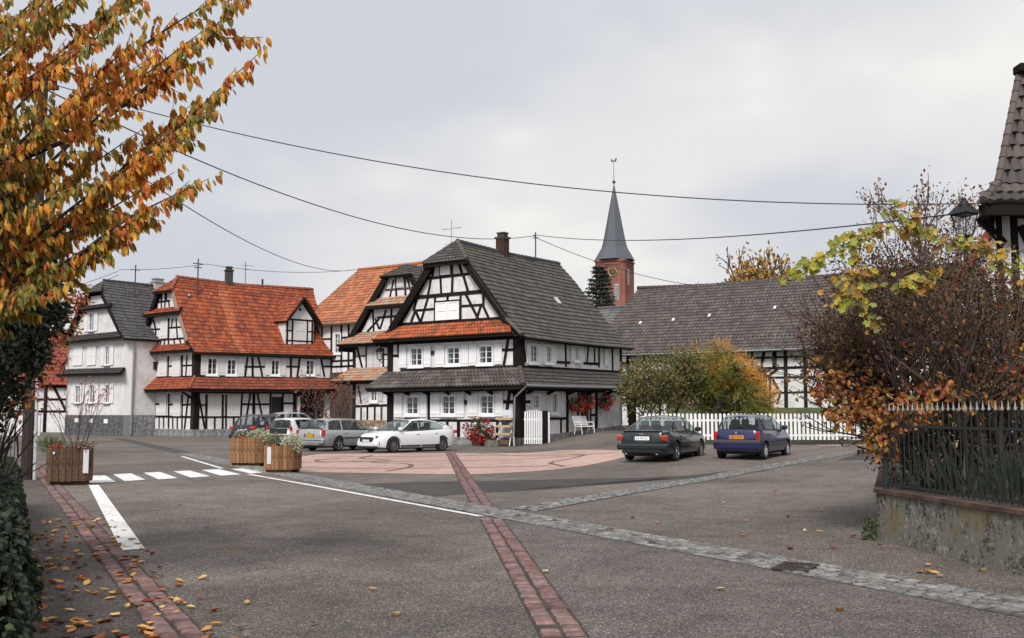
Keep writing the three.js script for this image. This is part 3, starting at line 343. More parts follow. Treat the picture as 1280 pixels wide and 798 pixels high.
// ---------------------------------------------------------------- the red-roofed house on the far side of the square
{
  const H = thing('timber_framed_house', 'half-timbered house with red tiled roof, dormer and red canopy, closed shutters on its gable', 'house', -23.58, 0, -77.39), F = frame(H, -0.7694, -0.6388, 0.7859, -0.6184), P = F.P, g = F.gable, sd = F.side, W = 7.9, S = 13.2, eave = 6.35;
  wall(H, g, [[0, 0.5], [7.9, 0.5], [7.9, 6.3], [7.05, 7.1], [4.8, 11.05], [3.1, 11.05], [0.85, 7.1], [0, 6.3]], [], plaster, 'wall', 0.24, -1);
  shutters(H, g, [[5.55, 4.59, 6.66, 6.07], [3.77, 4.55, 4.81, 6.06], [1.91, 4.5, 3.02, 6.01], [5.5, 1.62, 6.43, 3.17], [3.6, 1.56, 4.6, 3.14], [1.72, 1.5, 2.72, 3.12], [3.78, 7.48, 4.8, 8.9]], whiteWorn, -1);
  beams(H, g, [[5.83, 10.37, 3.6, 10.37, 0.14], [6.6, 8.29, 4.93, 8.24, 0.12], [3.56, 8.26, 2.0, 8.24, 0.12], [7.1, 7.4, 1.0, 7.36, 0.14], [5.83, 8.98, 5.47, 8.14, 0.2], [5.47, 8.14, 5.52, 7.54, 0.2], [6.29, 8.79, 6.26, 6.8, 0.17], [3.7, 8.99, 3.66, 7.37, 0.2], [3.2, 8.92, 3.3, 8.3, 0.16], [2.6, 8.22, 2.45, 7.41, 0.16], [2.2, 7.4, 1.95, 6.96, 0.15], [2.7, 8.9, 2.6, 8.22, 0.15], [4.85, 11.09, 4.82, 10.43, 0.2], [4.2, 11.1, 4.2, 10.41, 0.3], [5.36, 10.3, 5.42, 9.91, 0.16], [4.82, 10.35, 4.8, 9.91, 0.15], [4.3, 10.36, 4.3, 9.93, 0.15], [3.8, 10.36, 3.7, 9.93, 0.15], [6.76, 7.34, 6.82, 6.95, 0.16], [6.13, 7.35, 6.19, 6.92, 0.16], [5.35, 7.36, 5.09, 6.92, 0.16], [4.65, 7.33, 4.86, 6.95, 0.15], [4.19, 7.35, 4.25, 6.97, 0.15], [3.66, 7.37, 3.64, 6.94, 0.18], [2.91, 7.38, 2.81, 6.95, 0.15], [1.5, 7.38, 1.35, 6.95, 0.15],
    [7.8, 6.18, 7.8, 4.5, 0.19], [7.6, 6.07, 7.1, 4.61, 0.18], [7.84, 5.35, 6.8, 5.34, 0.13], [3.6, 6.08, 3.58, 4.48, 0.17], [1.75, 6.07, 1.7, 4.49, 0.2], [1.09, 6.04, 1.18, 4.48, 0.16], [3.68, 5.33, 3.05, 5.31, 0.12], [1.74, 5.3, 0.4, 5.29, 0.13], [7.85, 4.5, 0.4, 4.46, 0.13], [0.22, 6.2, 0.2, 4.4, 0.42], [5.4, 6.04, 5.36, 4.57, 0.15], [7.7, 3.24, 7.7, 0.6, 0.22], [7.43, 3.23, 6.8, 0.64, 0.2], [5.3, 3.2, 5.25, 0.6, 0.2], [3.38, 3.19, 3.3, 0.6, 0.2], [1.58, 3.11, 1.5, 0.58, 0.17], [0.75, 3.1, 1.15, 0.58, 0.18], [0.2, 3.4, 0.2, 0.5, 0.42], [7.67, 2.52, 6.57, 2.48, 0.13], [5.33, 2.43, 4.69, 2.43, 0.13], [3.43, 2.39, 2.86, 2.39, 0.13], [1.59, 2.35, 0.4, 2.37, 0.13], [7.7, 1.5, 0.35, 1.44, 0.15], [6.48, 1.5, 6.43, 0.6, 0.17], [5.92, 1.5, 5.87, 0.6, 0.14], [4.64, 1.45, 4.59, 0.6, 0.14], [4.0, 1.45, 3.96, 0.6, 0.14], [2.76, 1.45, 2.71, 0.57, 0.14], [2.15, 1.4, 2.1, 0.57, 0.14]], timber, -1);
  wall(H, g, [[-0.04, 0], [7.95, 0], [7.95, 0.55], [-0.04, 0.52]], [], plinthMat, 'plinth', 0.3, -1, 0.05);
  { const b = part(H, 'wall_lantern', merge([bx(0.32, 0.5, 0.22, 0, 0.05, 0), bx(0.42, 0.08, 0.3, 0, 0.34, 0)]), ironBlack); g.put(b, -5.2, 5.3, 0.2); }
  const uw = [[0.96, 4.63, 1.67, 5.83], [2.5, 4.65, 3.18, 5.78], [6.1, 4.72, 6.75, 5.85], [9.09, 4.8, 9.78, 5.95]], dr = [6.2, 0.55, 7.05, 3.0], gar = [8.29, 0.4, 11.0, 3.1];
  wall(H, sd, [[0, 0.5], [8.2, 0.5], [8.2, 3.3], [11.1, 3.3], [11.1, 0.3], [11.6, 0.3], [11.6, 6.3], [0, 6.3]], [...uw, dr], plaster, 'wall', 0.24);
  for (const q of uw) windowAt(H, sd, q, { arch: true, rows: 3 });
  shutters(H, sd, [[0.4, 4.58, 0.84, 5.97], [1.8, 4.59, 2.38, 5.97], [3.32, 4.53, 3.84, 5.91], [5.55, 4.68, 5.98, 5.92], [6.9, 4.68, 7.32, 5.98], [8.55, 4.75, 8.97, 6.05], [9.92, 4.8, 10.32, 6.1], [1.02, 1.5, 2.09, 3.06], [2.55, 1.5, 3.59, 3.1]], whiteWorn);
  beams(H, sd, [[0, 6.2, 11.5, 6.2, 0.26], [4.11, 6.0, 3.93, 4.5, 0.14], [4.51, 6.01, 4.55, 4.51, 0.16], [5.0, 6.03, 5.36, 4.53, 0.14], [3.85, 5.27, 5.54, 5.32, 0.14], [7.74, 6.1, 7.77, 4.6, 0.17], [8.5, 6.1, 8.32, 4.6, 0.15], [7.4, 5.4, 8.5, 5.4, 0.14], [10.4, 6.1, 10.71, 4.7, 0.15], [10.5, 5.5, 11.4, 5.5, 0.14], [11.42, 6.2, 11.42, 4.6, 0.2], [0.4, 4.46, 11.44, 4.52, 0.12], [3.74, 3.2, 3.64, 0.6, 0.14], [4.4, 3.2, 4.0, 0.6, 0.14], [4.69, 3.2, 4.73, 0.6, 0.22], [4.99, 3.2, 5.6, 0.7, 0.14], [3.76, 2.4, 6.06, 2.42, 0.14], [6.08, 3.25, 6.1, 0.6, 0.16], [7.11, 3.2, 7.14, 0.6, 0.16], [7.12, 2.5, 8.0, 2.5, 0.14], [8.1, 3.25, 8.1, 0.5, 0.2], [0.2, 6.2, 0.2, 4.4, 0.42], [0.2, 3.4, 0.2, 0.5, 0.42], [0.4, 5.9, 0.42, 4.46, 0.1], [0.32, 3.0, 0.85, 0.59, 0.15], [0.4, 2.32, 0.87, 2.33, 0.12], [0.3, 1.44, 3.7, 1.46, 0.15], [0.92, 3.11, 0.95, 0.58, 0.16], [1.6, 1.4, 1.62, 0.58, 0.13], [2.2, 3.1, 2.24, 0.57, 0.15], [2.45, 3.1, 2.5, 0.57, 0.12], [3.1, 1.4, 3.1, 0.58, 0.13], [0, 3.3, 11.5, 3.36, 0.22]]);
  wall(H, sd, [[-0.04, 0], [8.2, 0], [8.2, 0.58], [-0.04, 0.52]], [], plinthMat, 'plinth', 0.3, 1, 0.05);
  { const d = part(H, 'door', rbx(0.85, 2.45, 0.06, 0.01), mat(0.02, 0.017, 0.018, 0.6)); sd.put(d, 6.62, 1.78, -0.1); part(d, 'handle', bar(V(0.3, 0, 0.03), V(0.3, 0, 0.1), 0.02), zinc); }
  { const d = part(H, 'garage_back', bx(3.2, 3.4, 0.1), plaster); sd.put(d, 9.7, 1.7, -6.2); const e = part(H, 'garage_side', bx(0.1, 3.4, 6), plaster); sd.put(e, 8.15, 1.7, -3.2); const ce = part(H, 'garage_ceiling', bx(3.4, 0.12, 6.2), timberBrown[0]); sd.put(ce, 9.7, 3.34, -3.2); const e2 = part(H, 'garage_side', bx(0.1, 3.4, 6), plaster); sd.put(e2, 11.3, 1.7, -3.2); const q = part(H, 'pillar', rbx(0.5, 3.3, 0.4, 0.02), whiteWorn); sd.put(q, 11.1, 1.65, -0.12); const p2 = part(H, 'pillar', rbx(0.2, 3.0, 0.2, 0.02), whiteWorn); sd.put(p2, 8.45, 1.5, 0.05); }
  wall(H, F.back(11.6), [[0, 0], [7.9, 0], [7.9, 6.3], [3.95, 12], [0, 6.3]], []); wall(H, F.left(W), [[-11.6, 0], [0, 0], [0, 6.3], [-11.6, 6.3]], []);
  const streak = (f, t) => (f > 0.30 && f < 0.36 - (0.5 - t) * 0.06 && t < 0.85) ? [0.42, 0.15, 0.07, 0.5] : fbm(f * 20, t * 16, 3) > 0.62 ? [0.13, 0.05, 0.03, 0.4] : null, c = 3.95;
  slope(H, 'roof_tiles', [P(-0.55, -0.4, 6.2), P(0.7, -0.35, 7.25), P(3.0, -0.3, 11.3), P(c, 0.7, 12.25)], [P(-0.55, 12.0, 6.35), P(0.7, 12.0, 7.35), P(3.0, 12.0, 11.0), P(c, 12.4, 12.15)], { tones: redT, row: 0.37, w: 0.25, seed: 31, sag: 0.14, stain: streak });
  slope(H, 'roof_tiles', [P(8.45, 12, 6.2), P(7.2, 12, 7.25), P(4.9, 12, 11), P(c, 12.4, 12.15)], [P(8.45, -0.4, 6.2), P(7.2, -0.35, 7.25), P(4.9, -0.3, 11.3), P(c, 0.7, 12.25)], { tones: redT, row: 0.4, w: 0.3, seed: 32 });
  slope(H, 'hip_tiles', [P(5.3, -0.5, 11.1), P(c + 0.05, 0.65, 12.22)], [P(2.7, -0.5, 11.1), P(c - 0.05, 0.65, 12.22)], { tones: redT, row: 0.34, w: 0.25, seed: 33 });
  caps(H, 'ridge_caps', [P(c, 0.6, 12.28), P(c, 6, 12.05), P(c, 12.4, 12.18)], [0.22, 0.07, 0.04], 0.15); caps(H, 'hip_caps', [P(2.7, -0.48, 11.13), P(c, 0.7, 12.28)], [0.3, 0.1, 0.05], 0.13);
  for (const k of [0, 1]) { const m = (u) => k ? 7.9 - u : u; strip(H, 'barge_board', P(m(0.66), -0.32, 7.12), P(m(3.0), -0.3, 11.15), 0.36, 0.06, k ? darkBoard : mat(0.3, 0.22, 0.18)); strip(H, 'barge_board', P(m(-0.5), -0.36, 6.1), P(m(0.66), -0.33, 7.1), 0.24, 0.06, darkBoard); }
  strip(H, 'eaves_board', P(5.3, -0.42, 11.0), P(2.7, -0.42, 11.0), 0.14, 0.08, darkBoard);
  slope(H, 'awning_tiles', [P(8.3, -0.7, 6.42), P(7.2, -0.03, 6.98)], [P(-0.4, -0.7, 6.42), P(0.6, -0.03, 6.98)], { tones: redT, row: 0.34, w: 0.2, seed: 34 }); slope(H, 'awning_tiles', [P(6.5, -0.55, 9.4), P(5.9, -0.03, 9.85)], [P(1.45, -0.55, 9.4), P(2.0, -0.03, 9.85)], { tones: redT, row: 0.34, w: 0.2, seed: 35 });
  strip(H, 'eaves_board', P(8.3, -0.6, 6.32), P(-0.4, -0.6, 6.32), 0.2, 0.1, darkBoard); strip(H, 'eaves_board', P(6.4, -0.45, 9.28), P(1.6, -0.45, 9.28), 0.24, 0.1, darkBoard); strip(H, 'eaves_board', P(-0.5, -0.3, 6.18), P(-0.5, 12, 6.25), 0.22, 0.1, darkBoard);
  slope(H, 'canopy_tiles', [P(8.9, -1.1, 3.5), P(7.95, -0.03, 4.45)], [P(-1.1, -1.1, 3.5), P(-0.03, -0.03, 4.4)], { tones: redT, row: 0.36, w: 0.22, seed: 36 });
  slope(H, 'canopy_tiles', [P(-1.1, -1.1, 3.5), P(-0.03, -0.03, 4.4)], [P(-1.05, 12, 3.65), P(-0.03, 11.6, 4.5)], { tones: [[0.2, 0.05, 0.028], [0.24, 0.06, 0.032], [0.16, 0.045, 0.028]], row: 0.36, w: 0.24, seed: 37, sag: 0.05 });
  caps(H, 'hip_caps', [P(-1.1, -1.08, 3.53), P(-0.05, -0.05, 4.45)], [0.3, 0.1, 0.05], 0.12);
  strip(H, 'eaves_board', P(8.7, -0.95, 3.38), P(-0.95, -0.95, 3.38), 0.2, 0.1, darkBoard); strip(H, 'eaves_board', P(-0.95, -0.9, 3.38), P(-0.9, 11.9, 3.5), 0.24, 0.1, darkBoard);
  for (const u of [7.7, 0.2]) strip(H, 'bracket', P(u, -0.9, 3.35), P(u, -0.03, 2.8), 0.14, 0.12, timber[0]);
  { // gabled dormer over the eaves
    const d = (s, u, v) => P(u, s, v), a = 7.75, b = 10.1, m = (a + b) / 2, zf = 0.65, pl = F.planeAt(F.tx, F.tz, P(zf, 0, 0));
    wall(H, pl, [[a, 6.9], [b, 6.9], [b, 9.2], [m, 10.9], [a, 9.2]], [], plaster, 'dormer_wall', 0.2);
    shutters(H, pl, [[8.35, 7.55, 9.5, 9.05]], shutterGrey, 1, 'louvre');
    beams(H, pl, [[a + 0.08, 9.2, a + 0.08, 6.95, 0.15], [b - 0.08, 9.2, b - 0.08, 6.95, 0.15], [8.27, 9.15, 8.27, 6.95, 0.12], [9.58, 9.15, 9.58, 6.95, 0.12], [a, 9.2, b, 9.2, 0.12], [a, 8.3, 8.3, 8.3, 0.1], [9.6, 8.3, b, 8.3, 0.1], [a, 7.5, b, 7.5, 0.11], [a, 6.98, b, 6.98, 0.12]]);
    for (const [s, w] of [[a, -1], [b, 1]]) { const q = new Soup(); q.quad(d(s, zf, 6.9), d(s, 2.1, 9.25), d(s, zf, 9.25), d(s, zf, 9.2)); q.tri(d(s + 0.06 * w, zf, 6.9), d(s + 0.06 * w, 2.1, 9.25), d(s + 0.06 * w, zf, 9.25)); part(H, 'dormer_cheek', q.geo(), plaster); }
    slope(H, 'dormer_tiles', [d(a - 0.35, 3.2, 9.0), d(m, 3.3, 11.0)], [d(a - 0.35, 0.1, 9.0), d(m, 0.1, 11.0)], { tones: redT, row: 0.34, w: 0.24, seed: 38 }); slope(H, 'dormer_tiles', [d(b + 0.35, 0.1, 9.0), d(m, 0.1, 11.0)], [d(b + 0.35, 3.2, 9.0), d(m, 3.3, 11.0)], { tones: redT, row: 0.34, w: 0.24, seed: 39 });
    strip(H, 'barge_board', d(a - 0.38, 0.16, 8.9), d(m, 0.16, 10.95), 0.2, 0.06, darkBoard); strip(H, 'barge_board', d(m, 0.16, 10.95), d(b + 0.38, 0.16, 8.9), 0.2, 0.06, darkBoard);
    const hole = part(H, 'dormer_vent', new THREE.CylinderGeometry(0.12, 0.12, 0.04, 12).rotateX(Math.PI / 2), ironBlack); pl.put(hole, m, 10.05, 0.02);
  }
  { let p = P(c, 4.9, 11.6); chimney(H, p.x, p.y, p.z, 0.5, 1.5, 0.5, F.side.rot, mat(0.05, 0.045, 0.045), mat(0.04, 0.035, 0.035)); part(H, 'vent_pipe', merge([bar(P(c, 7.8, 12), P(c, 7.8, 12.7), 0.08)]), ironBlack); p = P(c, 6.3, 12); part(H, 'antenna', merge([bar(P(c, 6.3, 11.8), P(c, 6.3, 14), 0.025), bar(P(c, 5.9, 13.7), P(c, 7, 13.7), 0.015), bar(P(c, 6.1, 13.4), P(c, 6.6, 13.4), 0.015)]), ironBlack);
    part(H, 'power_mast', merge([bar(P(2.7, 1.6, 10.6), P(2.7, 1.6, 13.7), 0.05), bar(P(2.7, 1.2, 13.3), P(2.7, 2, 13.3), 0.04), bar(P(2.7, 1.3, 13.0), P(2.7, 1.9, 13.0), 0.04)]), mat(0.06, 0.05, 0.05)); const pv = part(H, 'vent_hood', new THREE.SphereGeometry(0.14, 10, 8), zinc); pv.position.copy(P(2.6, 0.9, 10.75)); }
}
// ---------------------------------------------------------------- white plastered house with grey roof
{
  const H = thing('plastered_house', 'tall white plastered house with grey roof and open shutters beside the red-roofed house', 'house', -29.16, 0, -78.79), F = frame(H, -0.7694, -0.6388, 0.6388, -0.7694), P = F.P, g = F.gable, sd = F.side;
  const wins = [[5.13, 8.25, 5.92, 9.64], [2.57, 5.46, 3.26, 6.9], [2.37, 2.52, 3.06, 3.91], [4.62, 2.54, 5.43, 3.9], [6.87, 2.55, 7.68, 3.9]];
  wall(H, g, [[0.4, 0], [9.1, 0], [9.1, 7.45], [5.75, 11.0], [3.65, 11.0], [0.4, 7.45]], wins, plasterGrey, 'wall', 0.24, -1);
  for (const q of wins) windowAt(H, g, q, { flip: -1, rows: 2, casing: 0.06, sillMat: plinthMat }); const sh = (x, y0, y1, w = 0.52) => [x, y0, x + w, y1];
  shutters(H, g, [sh(4.5, 8.2, 9.7), sh(6.03, 8.2, 9.7), sh(1.95, 5.43, 6.95), sh(3.36, 5.43, 6.95), sh(4.6, 5.5, 6.96, 0.65), sh(5.27, 5.5, 6.96, 0.65), sh(6.7, 5.55, 7.1, 0.75), sh(7.47, 5.55, 7.1, 0.75), sh(1.78, 2.49, 3.96), sh(3.14, 2.49, 3.96), sh(3.98, 2.5, 3.95), sh(5.52, 2.5, 3.95), sh(6.24, 2.51, 3.95), sh(7.77, 2.51, 3.95)], lattice, -1, 'louvre');
  wall(H, g, [[0.36, 0], [9.14, 0], [9.14, 1.58], [0.36, 1.58]], [], new THREE.MeshStandardMaterial({ color: col(0.26, 0.27, 0.29), map: stoneTex, roughness: 0.95 }), 'plinth', 0.3, -1, 0.04);
  for (const [x, y] of [[2.75, 1.1], [5, 1.13], [7.2, 1.16]]) { const q = part(H, 'cellar_window', rbx(0.55, 0.32, 0.05, 0.01), whitePaint); g.put(q, -x, y, 0.05); }
  { const ch = new Soup(), a = P(0.4, 0, 0), b = P(0, 0.4, 0); ch.quad(V(a.x, 0, a.z), V(b.x, 0, b.z), V(b.x, 7.5, b.z), V(a.x, 7.5, a.z)); part(H, 'corner_wall', ch.geo(), plasterGrey); const c2 = new Soup(), e = V(a.x + 0.01, 0, a.z + 0.03), f = V(b.x + 0.01, 0, b.z + 0.03); c2.quad(V(e.x, 0, e.z), V(f.x, 0, f.z), V(f.x, 1.58, f.z), V(e.x, 1.58, e.z)); part(H, 'corner_plinth', c2.geo(), plinthMat); }
  wall(H, sd, [[0.4, 0], [10, 0], [10, 7.4], [0.4, 7.4]], [], plasterGrey); wall(H, sd, [[0.36, 0], [10, 0], [10, 1.58], [0.36, 1.58]], [], plinthMat, 'plinth', 0.3, 1, 0.03); wall(H, F.back(10), [[0, 0], [9.1, 0], [9.1, 7.4], [4.6, 12], [0, 7.4]], [], plasterGrey); wall(H, F.left(9.1), [[-10, 0], [0, 0], [0, 7.4], [-10, 7.4]], [], plasterGrey);
  const c = 4.7; slope(H, 'roof_tiles', [P(-0.4, -0.5, 7.35), P(0.8, -0.45, 8.2), P(3.6, -0.4, 11.2), P(c, 0.4, 12.2)], [P(-0.4, 10.4, 7.35), P(0.8, 10.4, 8.2), P(3.6, 10.4, 11.2), P(c, 10.4, 12.2)], { tones: [[0.07, 0.068, 0.075], [0.085, 0.08, 0.085], [0.06, 0.058, 0.064]], row: 0.38, w: 0.27, seed: 41, sag: 0.05 });
  slope(H, 'roof_tiles', [P(9.8, 10.4, 7.35), P(8.6, 10.4, 8.2), P(5.8, 10.4, 11.2), P(c, 10.4, 12.2)], [P(9.8, -0.5, 7.35), P(8.6, -0.45, 8.2), P(5.8, -0.4, 11.2), P(c, 0.4, 12.2)], { tones: greyT, row: 0.4, w: 0.3, seed: 42 });
  slope(H, 'hip_tiles', [P(6.2, -0.55, 11.2), P(c + 0.05, 0.4, 12.18)], [P(3.2, -0.55, 11.2), P(c - 0.05, 0.4, 12.18)], { tones: greyT, row: 0.35, w: 0.26, seed: 43 }); caps(H, 'ridge_caps', [P(c, 0.4, 12.24), P(c, 10.4, 12.24)], [0.06, 0.06, 0.064], 0.14);
  for (const k of [0, 1]) { const m = (u) => k ? 9.4 - u : u; strip(H, 'barge_board', P(m(0.7), -0.42, 8.0), P(m(3.5), -0.38, 11.0), 0.3, 0.06, darkBoard); strip(H, 'barge_board', P(m(-0.35), -0.46, 7.25), P(m(0.72), -0.43, 8.02), 0.22, 0.06, darkBoard); }
  const aw = { tones: [[0.035, 0.033, 0.036], [0.045, 0.042, 0.044]], row: 0.3, w: 0.24, wave: 0.02 };
  slope(H, 'awning_tiles', [P(9.6, -0.7, 4.85), P(9.1, -0.03, 5.3)], [P(-0.2, -0.7, 4.75), P(0.3, -0.03, 5.2)], { ...aw, seed: 44 }); slope(H, 'awning_tiles', [P(9.2, -0.55, 7.5), P(8.9, -0.03, 8.0)], [P(0.2, -0.55, 7.5), P(0.6, -0.03, 8.0)], { ...aw, seed: 45 }); slope(H, 'awning_tiles', [P(7.5, -0.5, 9.95), P(7.0, -0.03, 10.3)], [P(2.1, -0.5, 9.95), P(2.5, -0.03, 10.3)], { ...aw, seed: 46 });
  strip(H, 'eaves_board', P(9.5, -0.6, 4.72), P(-0.15, -0.6, 4.64), 0.16, 0.1, darkBoard); strip(H, 'eaves_board', P(9.1, -0.5, 7.4), P(0.2, -0.5, 7.4), 0.16, 0.1, darkBoard);
  part(H, 'downpipe', bar(P(-0.1, 0.5, 7.3), P(-0.05, 0.45, 0.1), 0.06, 0.06, 8), zinc); part(H, 'power_mast', merge([bar(P(3.4, 2.4, 11.0), P(3.4, 2.4, 13.6), 0.05), bar(P(3.4, 2, 13.2), P(3.4, 2.8, 13.2), 0.035)]), mat(0.06, 0.05, 0.05));
  { const p = P(c, 5.2, 11.9); chimney(H, p.x, p.y, p.z, 0.9, 0.6, 0.7, F.side.rot, mat(0.45, 0.44, 0.43), mat(0.3, 0.29, 0.28)); }
  { const b = part(H, 'stork_bracket', merge([bar(P(5.9, -0.1, 10.75), P(5.1, -0.6, 10.5), 0.04), bar(P(5.1, -0.6, 10.5), P(4.7, -0.6, 10.6), 0.03)]), mat(0.1, 0.05, 0.04)); }
}
// ---------------------------------------------------------------- narrow gable house squeezed behind the corner house
{
  const K = [-9.71, -68.5], k = 1.105, Y = (v) => 1.65 + (v - 1.65) * k, sc = (l) => l.map(([a, b, c, d, w]) => [a * k, Y(b), c * k, Y(d), (w || 0) * k]), sr = (l) => l.map(([a, b, c, d]) => [a * k, Y(b), c * k, Y(d)]);
  const H = thing('timber_framed_house', 'narrow half-timbered gable house with mossy orange awnings behind the corner house', 'house', K[0], 0, K[1]), F = frame(H, -0.817, -0.576, 0.576, -0.817), P = (u, s, v) => F.P(u * k, s, Y(v)), g = F.gable, c = -2.75, sd = F.planeAt(F.tx, F.tz, F.P(-6.5 * k, 0, 0));
  const pts = (l) => l.map(([a, b]) => [a * k, Y(b)]), win = sr([[-1.03, 2.42, -0.56, 3.04]]);
  wall(H, g, pts([[0.95, 0], [-6.45, 0], [-6.45, 5.6], [-3.6, 9.7], [-1.9, 9.7], [0.95, 5.6]]), win, plaster, 'wall', 0.24, -1); for (const q of win) windowAt(H, g, q, { flip: -1, rows: 2 });
  shutters(H, g, sr([[-0.73, 4.41, -0.23, 5.6], [-1.26, 4.41, -0.75, 5.6], [-3.05, 9.02, -2.5, 9.62], [-0.5, 2.4, -0.12, 3.1], [-1.5, 2.4, -1.12, 3.1]]), shutterGrey, -1);
  beams(H, g, sc([[0.86, 5.72, 0.84, 4.45, 0.24], [0.64, 5.65, 0.19, 4.43, 0.14], [-0.13, 5.68, -0.16, 4.43, 0.14], [0.75, 5.11, -0.14, 5.12, 0.1], [-1.48, 5.51, -1.5, 4.45, 0.13], [-1.36, 5.14, -1.9, 5.15, 0.1], [-1.95, 5.74, -1.95, 4.26, 0.23], [0.81, 3.5, 0.8, 0.4, 0.24], [0.51, 3.37, 0.23, 2.3, 0.12], [0.66, 2.12, -1.9, 2.17, 0.13], [0.23, 2.05, 0.22, 0.5, 0.12], [-0.28, 2.11, -0.29, 0.5, 0.12], [-0.87, 2.11, -0.88, 0.5, 0.12], [-1.4, 2.11, -1.41, 0.5, 0.13], [-1.95, 3.5, -1.95, 0.4, 0.24], [-0.61, 7.93, -0.71, 6.54, 0.12], [-0.2, 6.56, -1.12, 7.27, 0.14], [-1.0, 7.35, -4.4, 7.38, 0.12], [-1.64, 8.96, -3.8, 8.94, 0.12], [-2.42, 9.69, -2.47, 8.4, 0.13], [-3.11, 9.64, -3.18, 8.4, 0.13], [-2.24, 9.5, -1.93, 8.4, 0.11], [-3.27, 9.59, -3.66, 8.5, 0.11], [-0.55, 7.93, -4.9, 7.9, 0.17], [-1.66, 7.75, -1.23, 6.69, 0.13], [-2.1, 7.8, -2.06, 6.65, 0.13], [-0.83, 7.29, -1.12, 6.69, 0.13], [-2.9, 7.8, -2.9, 6.65, 0.13], [-3.6, 7.8, -3.9, 6.6, 0.13], [0.3, 6.45, -5.8, 6.45, 0.18]]), [...timber, timberBrown[0]], -1);
  wall(H, g, pts([[1.0, 0], [-6.5, 0], [-6.5, 1.3], [1.0, 1.3]]), [], sandstone, 'plinth', 0.3, -1, 0.05);
  wall(H, F.planeAt(-F.tx, -F.tz, F.P(0.95 * k, 0, 0)), [[-9.5, 0], [0, 0], [0, Y(5.5)], [-9.5, Y(5.5)]], []); wall(H, sd, [[0, 0], [9.5, 0], [9.5, Y(5.5)], [0, Y(5.5)]], []); wall(H, F.planeAt(F.ux, F.uz, F.P(0, 9.5, 0)), [[-6.5 * k, 0], [0.95 * k, 0], [0.95 * k, Y(5.5)], [c * k, Y(10.2)], [-6.5 * k, Y(5.5)]], []);
  const roofD = (m, s) => [P(m(1.85), s ? 9.9 : -0.45, 5.5), P(m(0.8), s ? 9.9 : -0.4, 6.5), P(m(-1.75), s ? 9.9 : -0.35, 9.75), P(c, s ? 9.9 : 0.7, 10.5)], mir = (u) => 2 * c - u, id = (u) => u;
  slope(H, 'roof_tiles', roofD(mir, 0), roofD(mir, 1), { tones: greyT, row: 0.36, w: 0.26, seed: 51 }); slope(H, 'roof_tiles', roofD(id, 1), roofD(id, 0), { tones: greyT, row: 0.36, w: 0.26, seed: 52 });
  slope(H, 'hip_tiles', [P(-1.5, -0.5, 9.7), P(c + 0.05, 0.65, 10.48)], [P(-4.0, -0.5, 9.7), P(c - 0.05, 0.65, 10.48)], { tones: greyT, row: 0.33, w: 0.25, seed: 53 });
  for (const m of [id, mir]) { strip(H, 'barge_board', P(m(0.75), -0.36, 6.4), P(m(-1.8), -0.3, 9.62), 0.4, 0.06, darkBoard); strip(H, 'barge_board', P(m(1.75), -0.4, 5.45), P(m(0.75), -0.36, 6.4), 0.28, 0.06, darkBoard); }
  const om = { tones: [[0.42, 0.2, 0.12], [0.46, 0.26, 0.17], [0.38, 0.16, 0.09], [0.4, 0.3, 0.22]], row: 0.32, w: 0.2, wave: 0.045, stain: (f, t) => fbm(f * 16, t * 5, 3) > 0.55 ? [0.3, 0.27, 0.22, 0.7] : null };
  slope(H, 'canopy_tiles', [P(2.0, -0.95, 3.6), P(1.1, -0.03, 4.4)], [P(-7.3, -0.95, 3.6), P(-6.5, -0.03, 4.4)], { ...om, seed: 54 }); slope(H, 'awning_tiles', [P(1.7, -0.8, 5.8), P(0.6, -0.03, 6.5)], [P(-7.2, -0.8, 5.8), P(-6.1, -0.03, 6.5)], { ...om, seed: 55 }); slope(H, 'awning_tiles', [P(-0.4, -0.55, 8.0), P(-0.95, -0.03, 8.5)], [P(-5.1, -0.55, 8.0), P(-4.6, -0.03, 8.5)], { ...om, seed: 56 });
  for (const [a, b, v] of [[1.9, -7, 3.5], [1.6, -7, 5.7], [-0.5, -5, 7.9]]) strip(H, 'eaves_board', P(a, -0.6, v), P(b, -0.6, v), 0.16, 0.1, darkBoard);
}
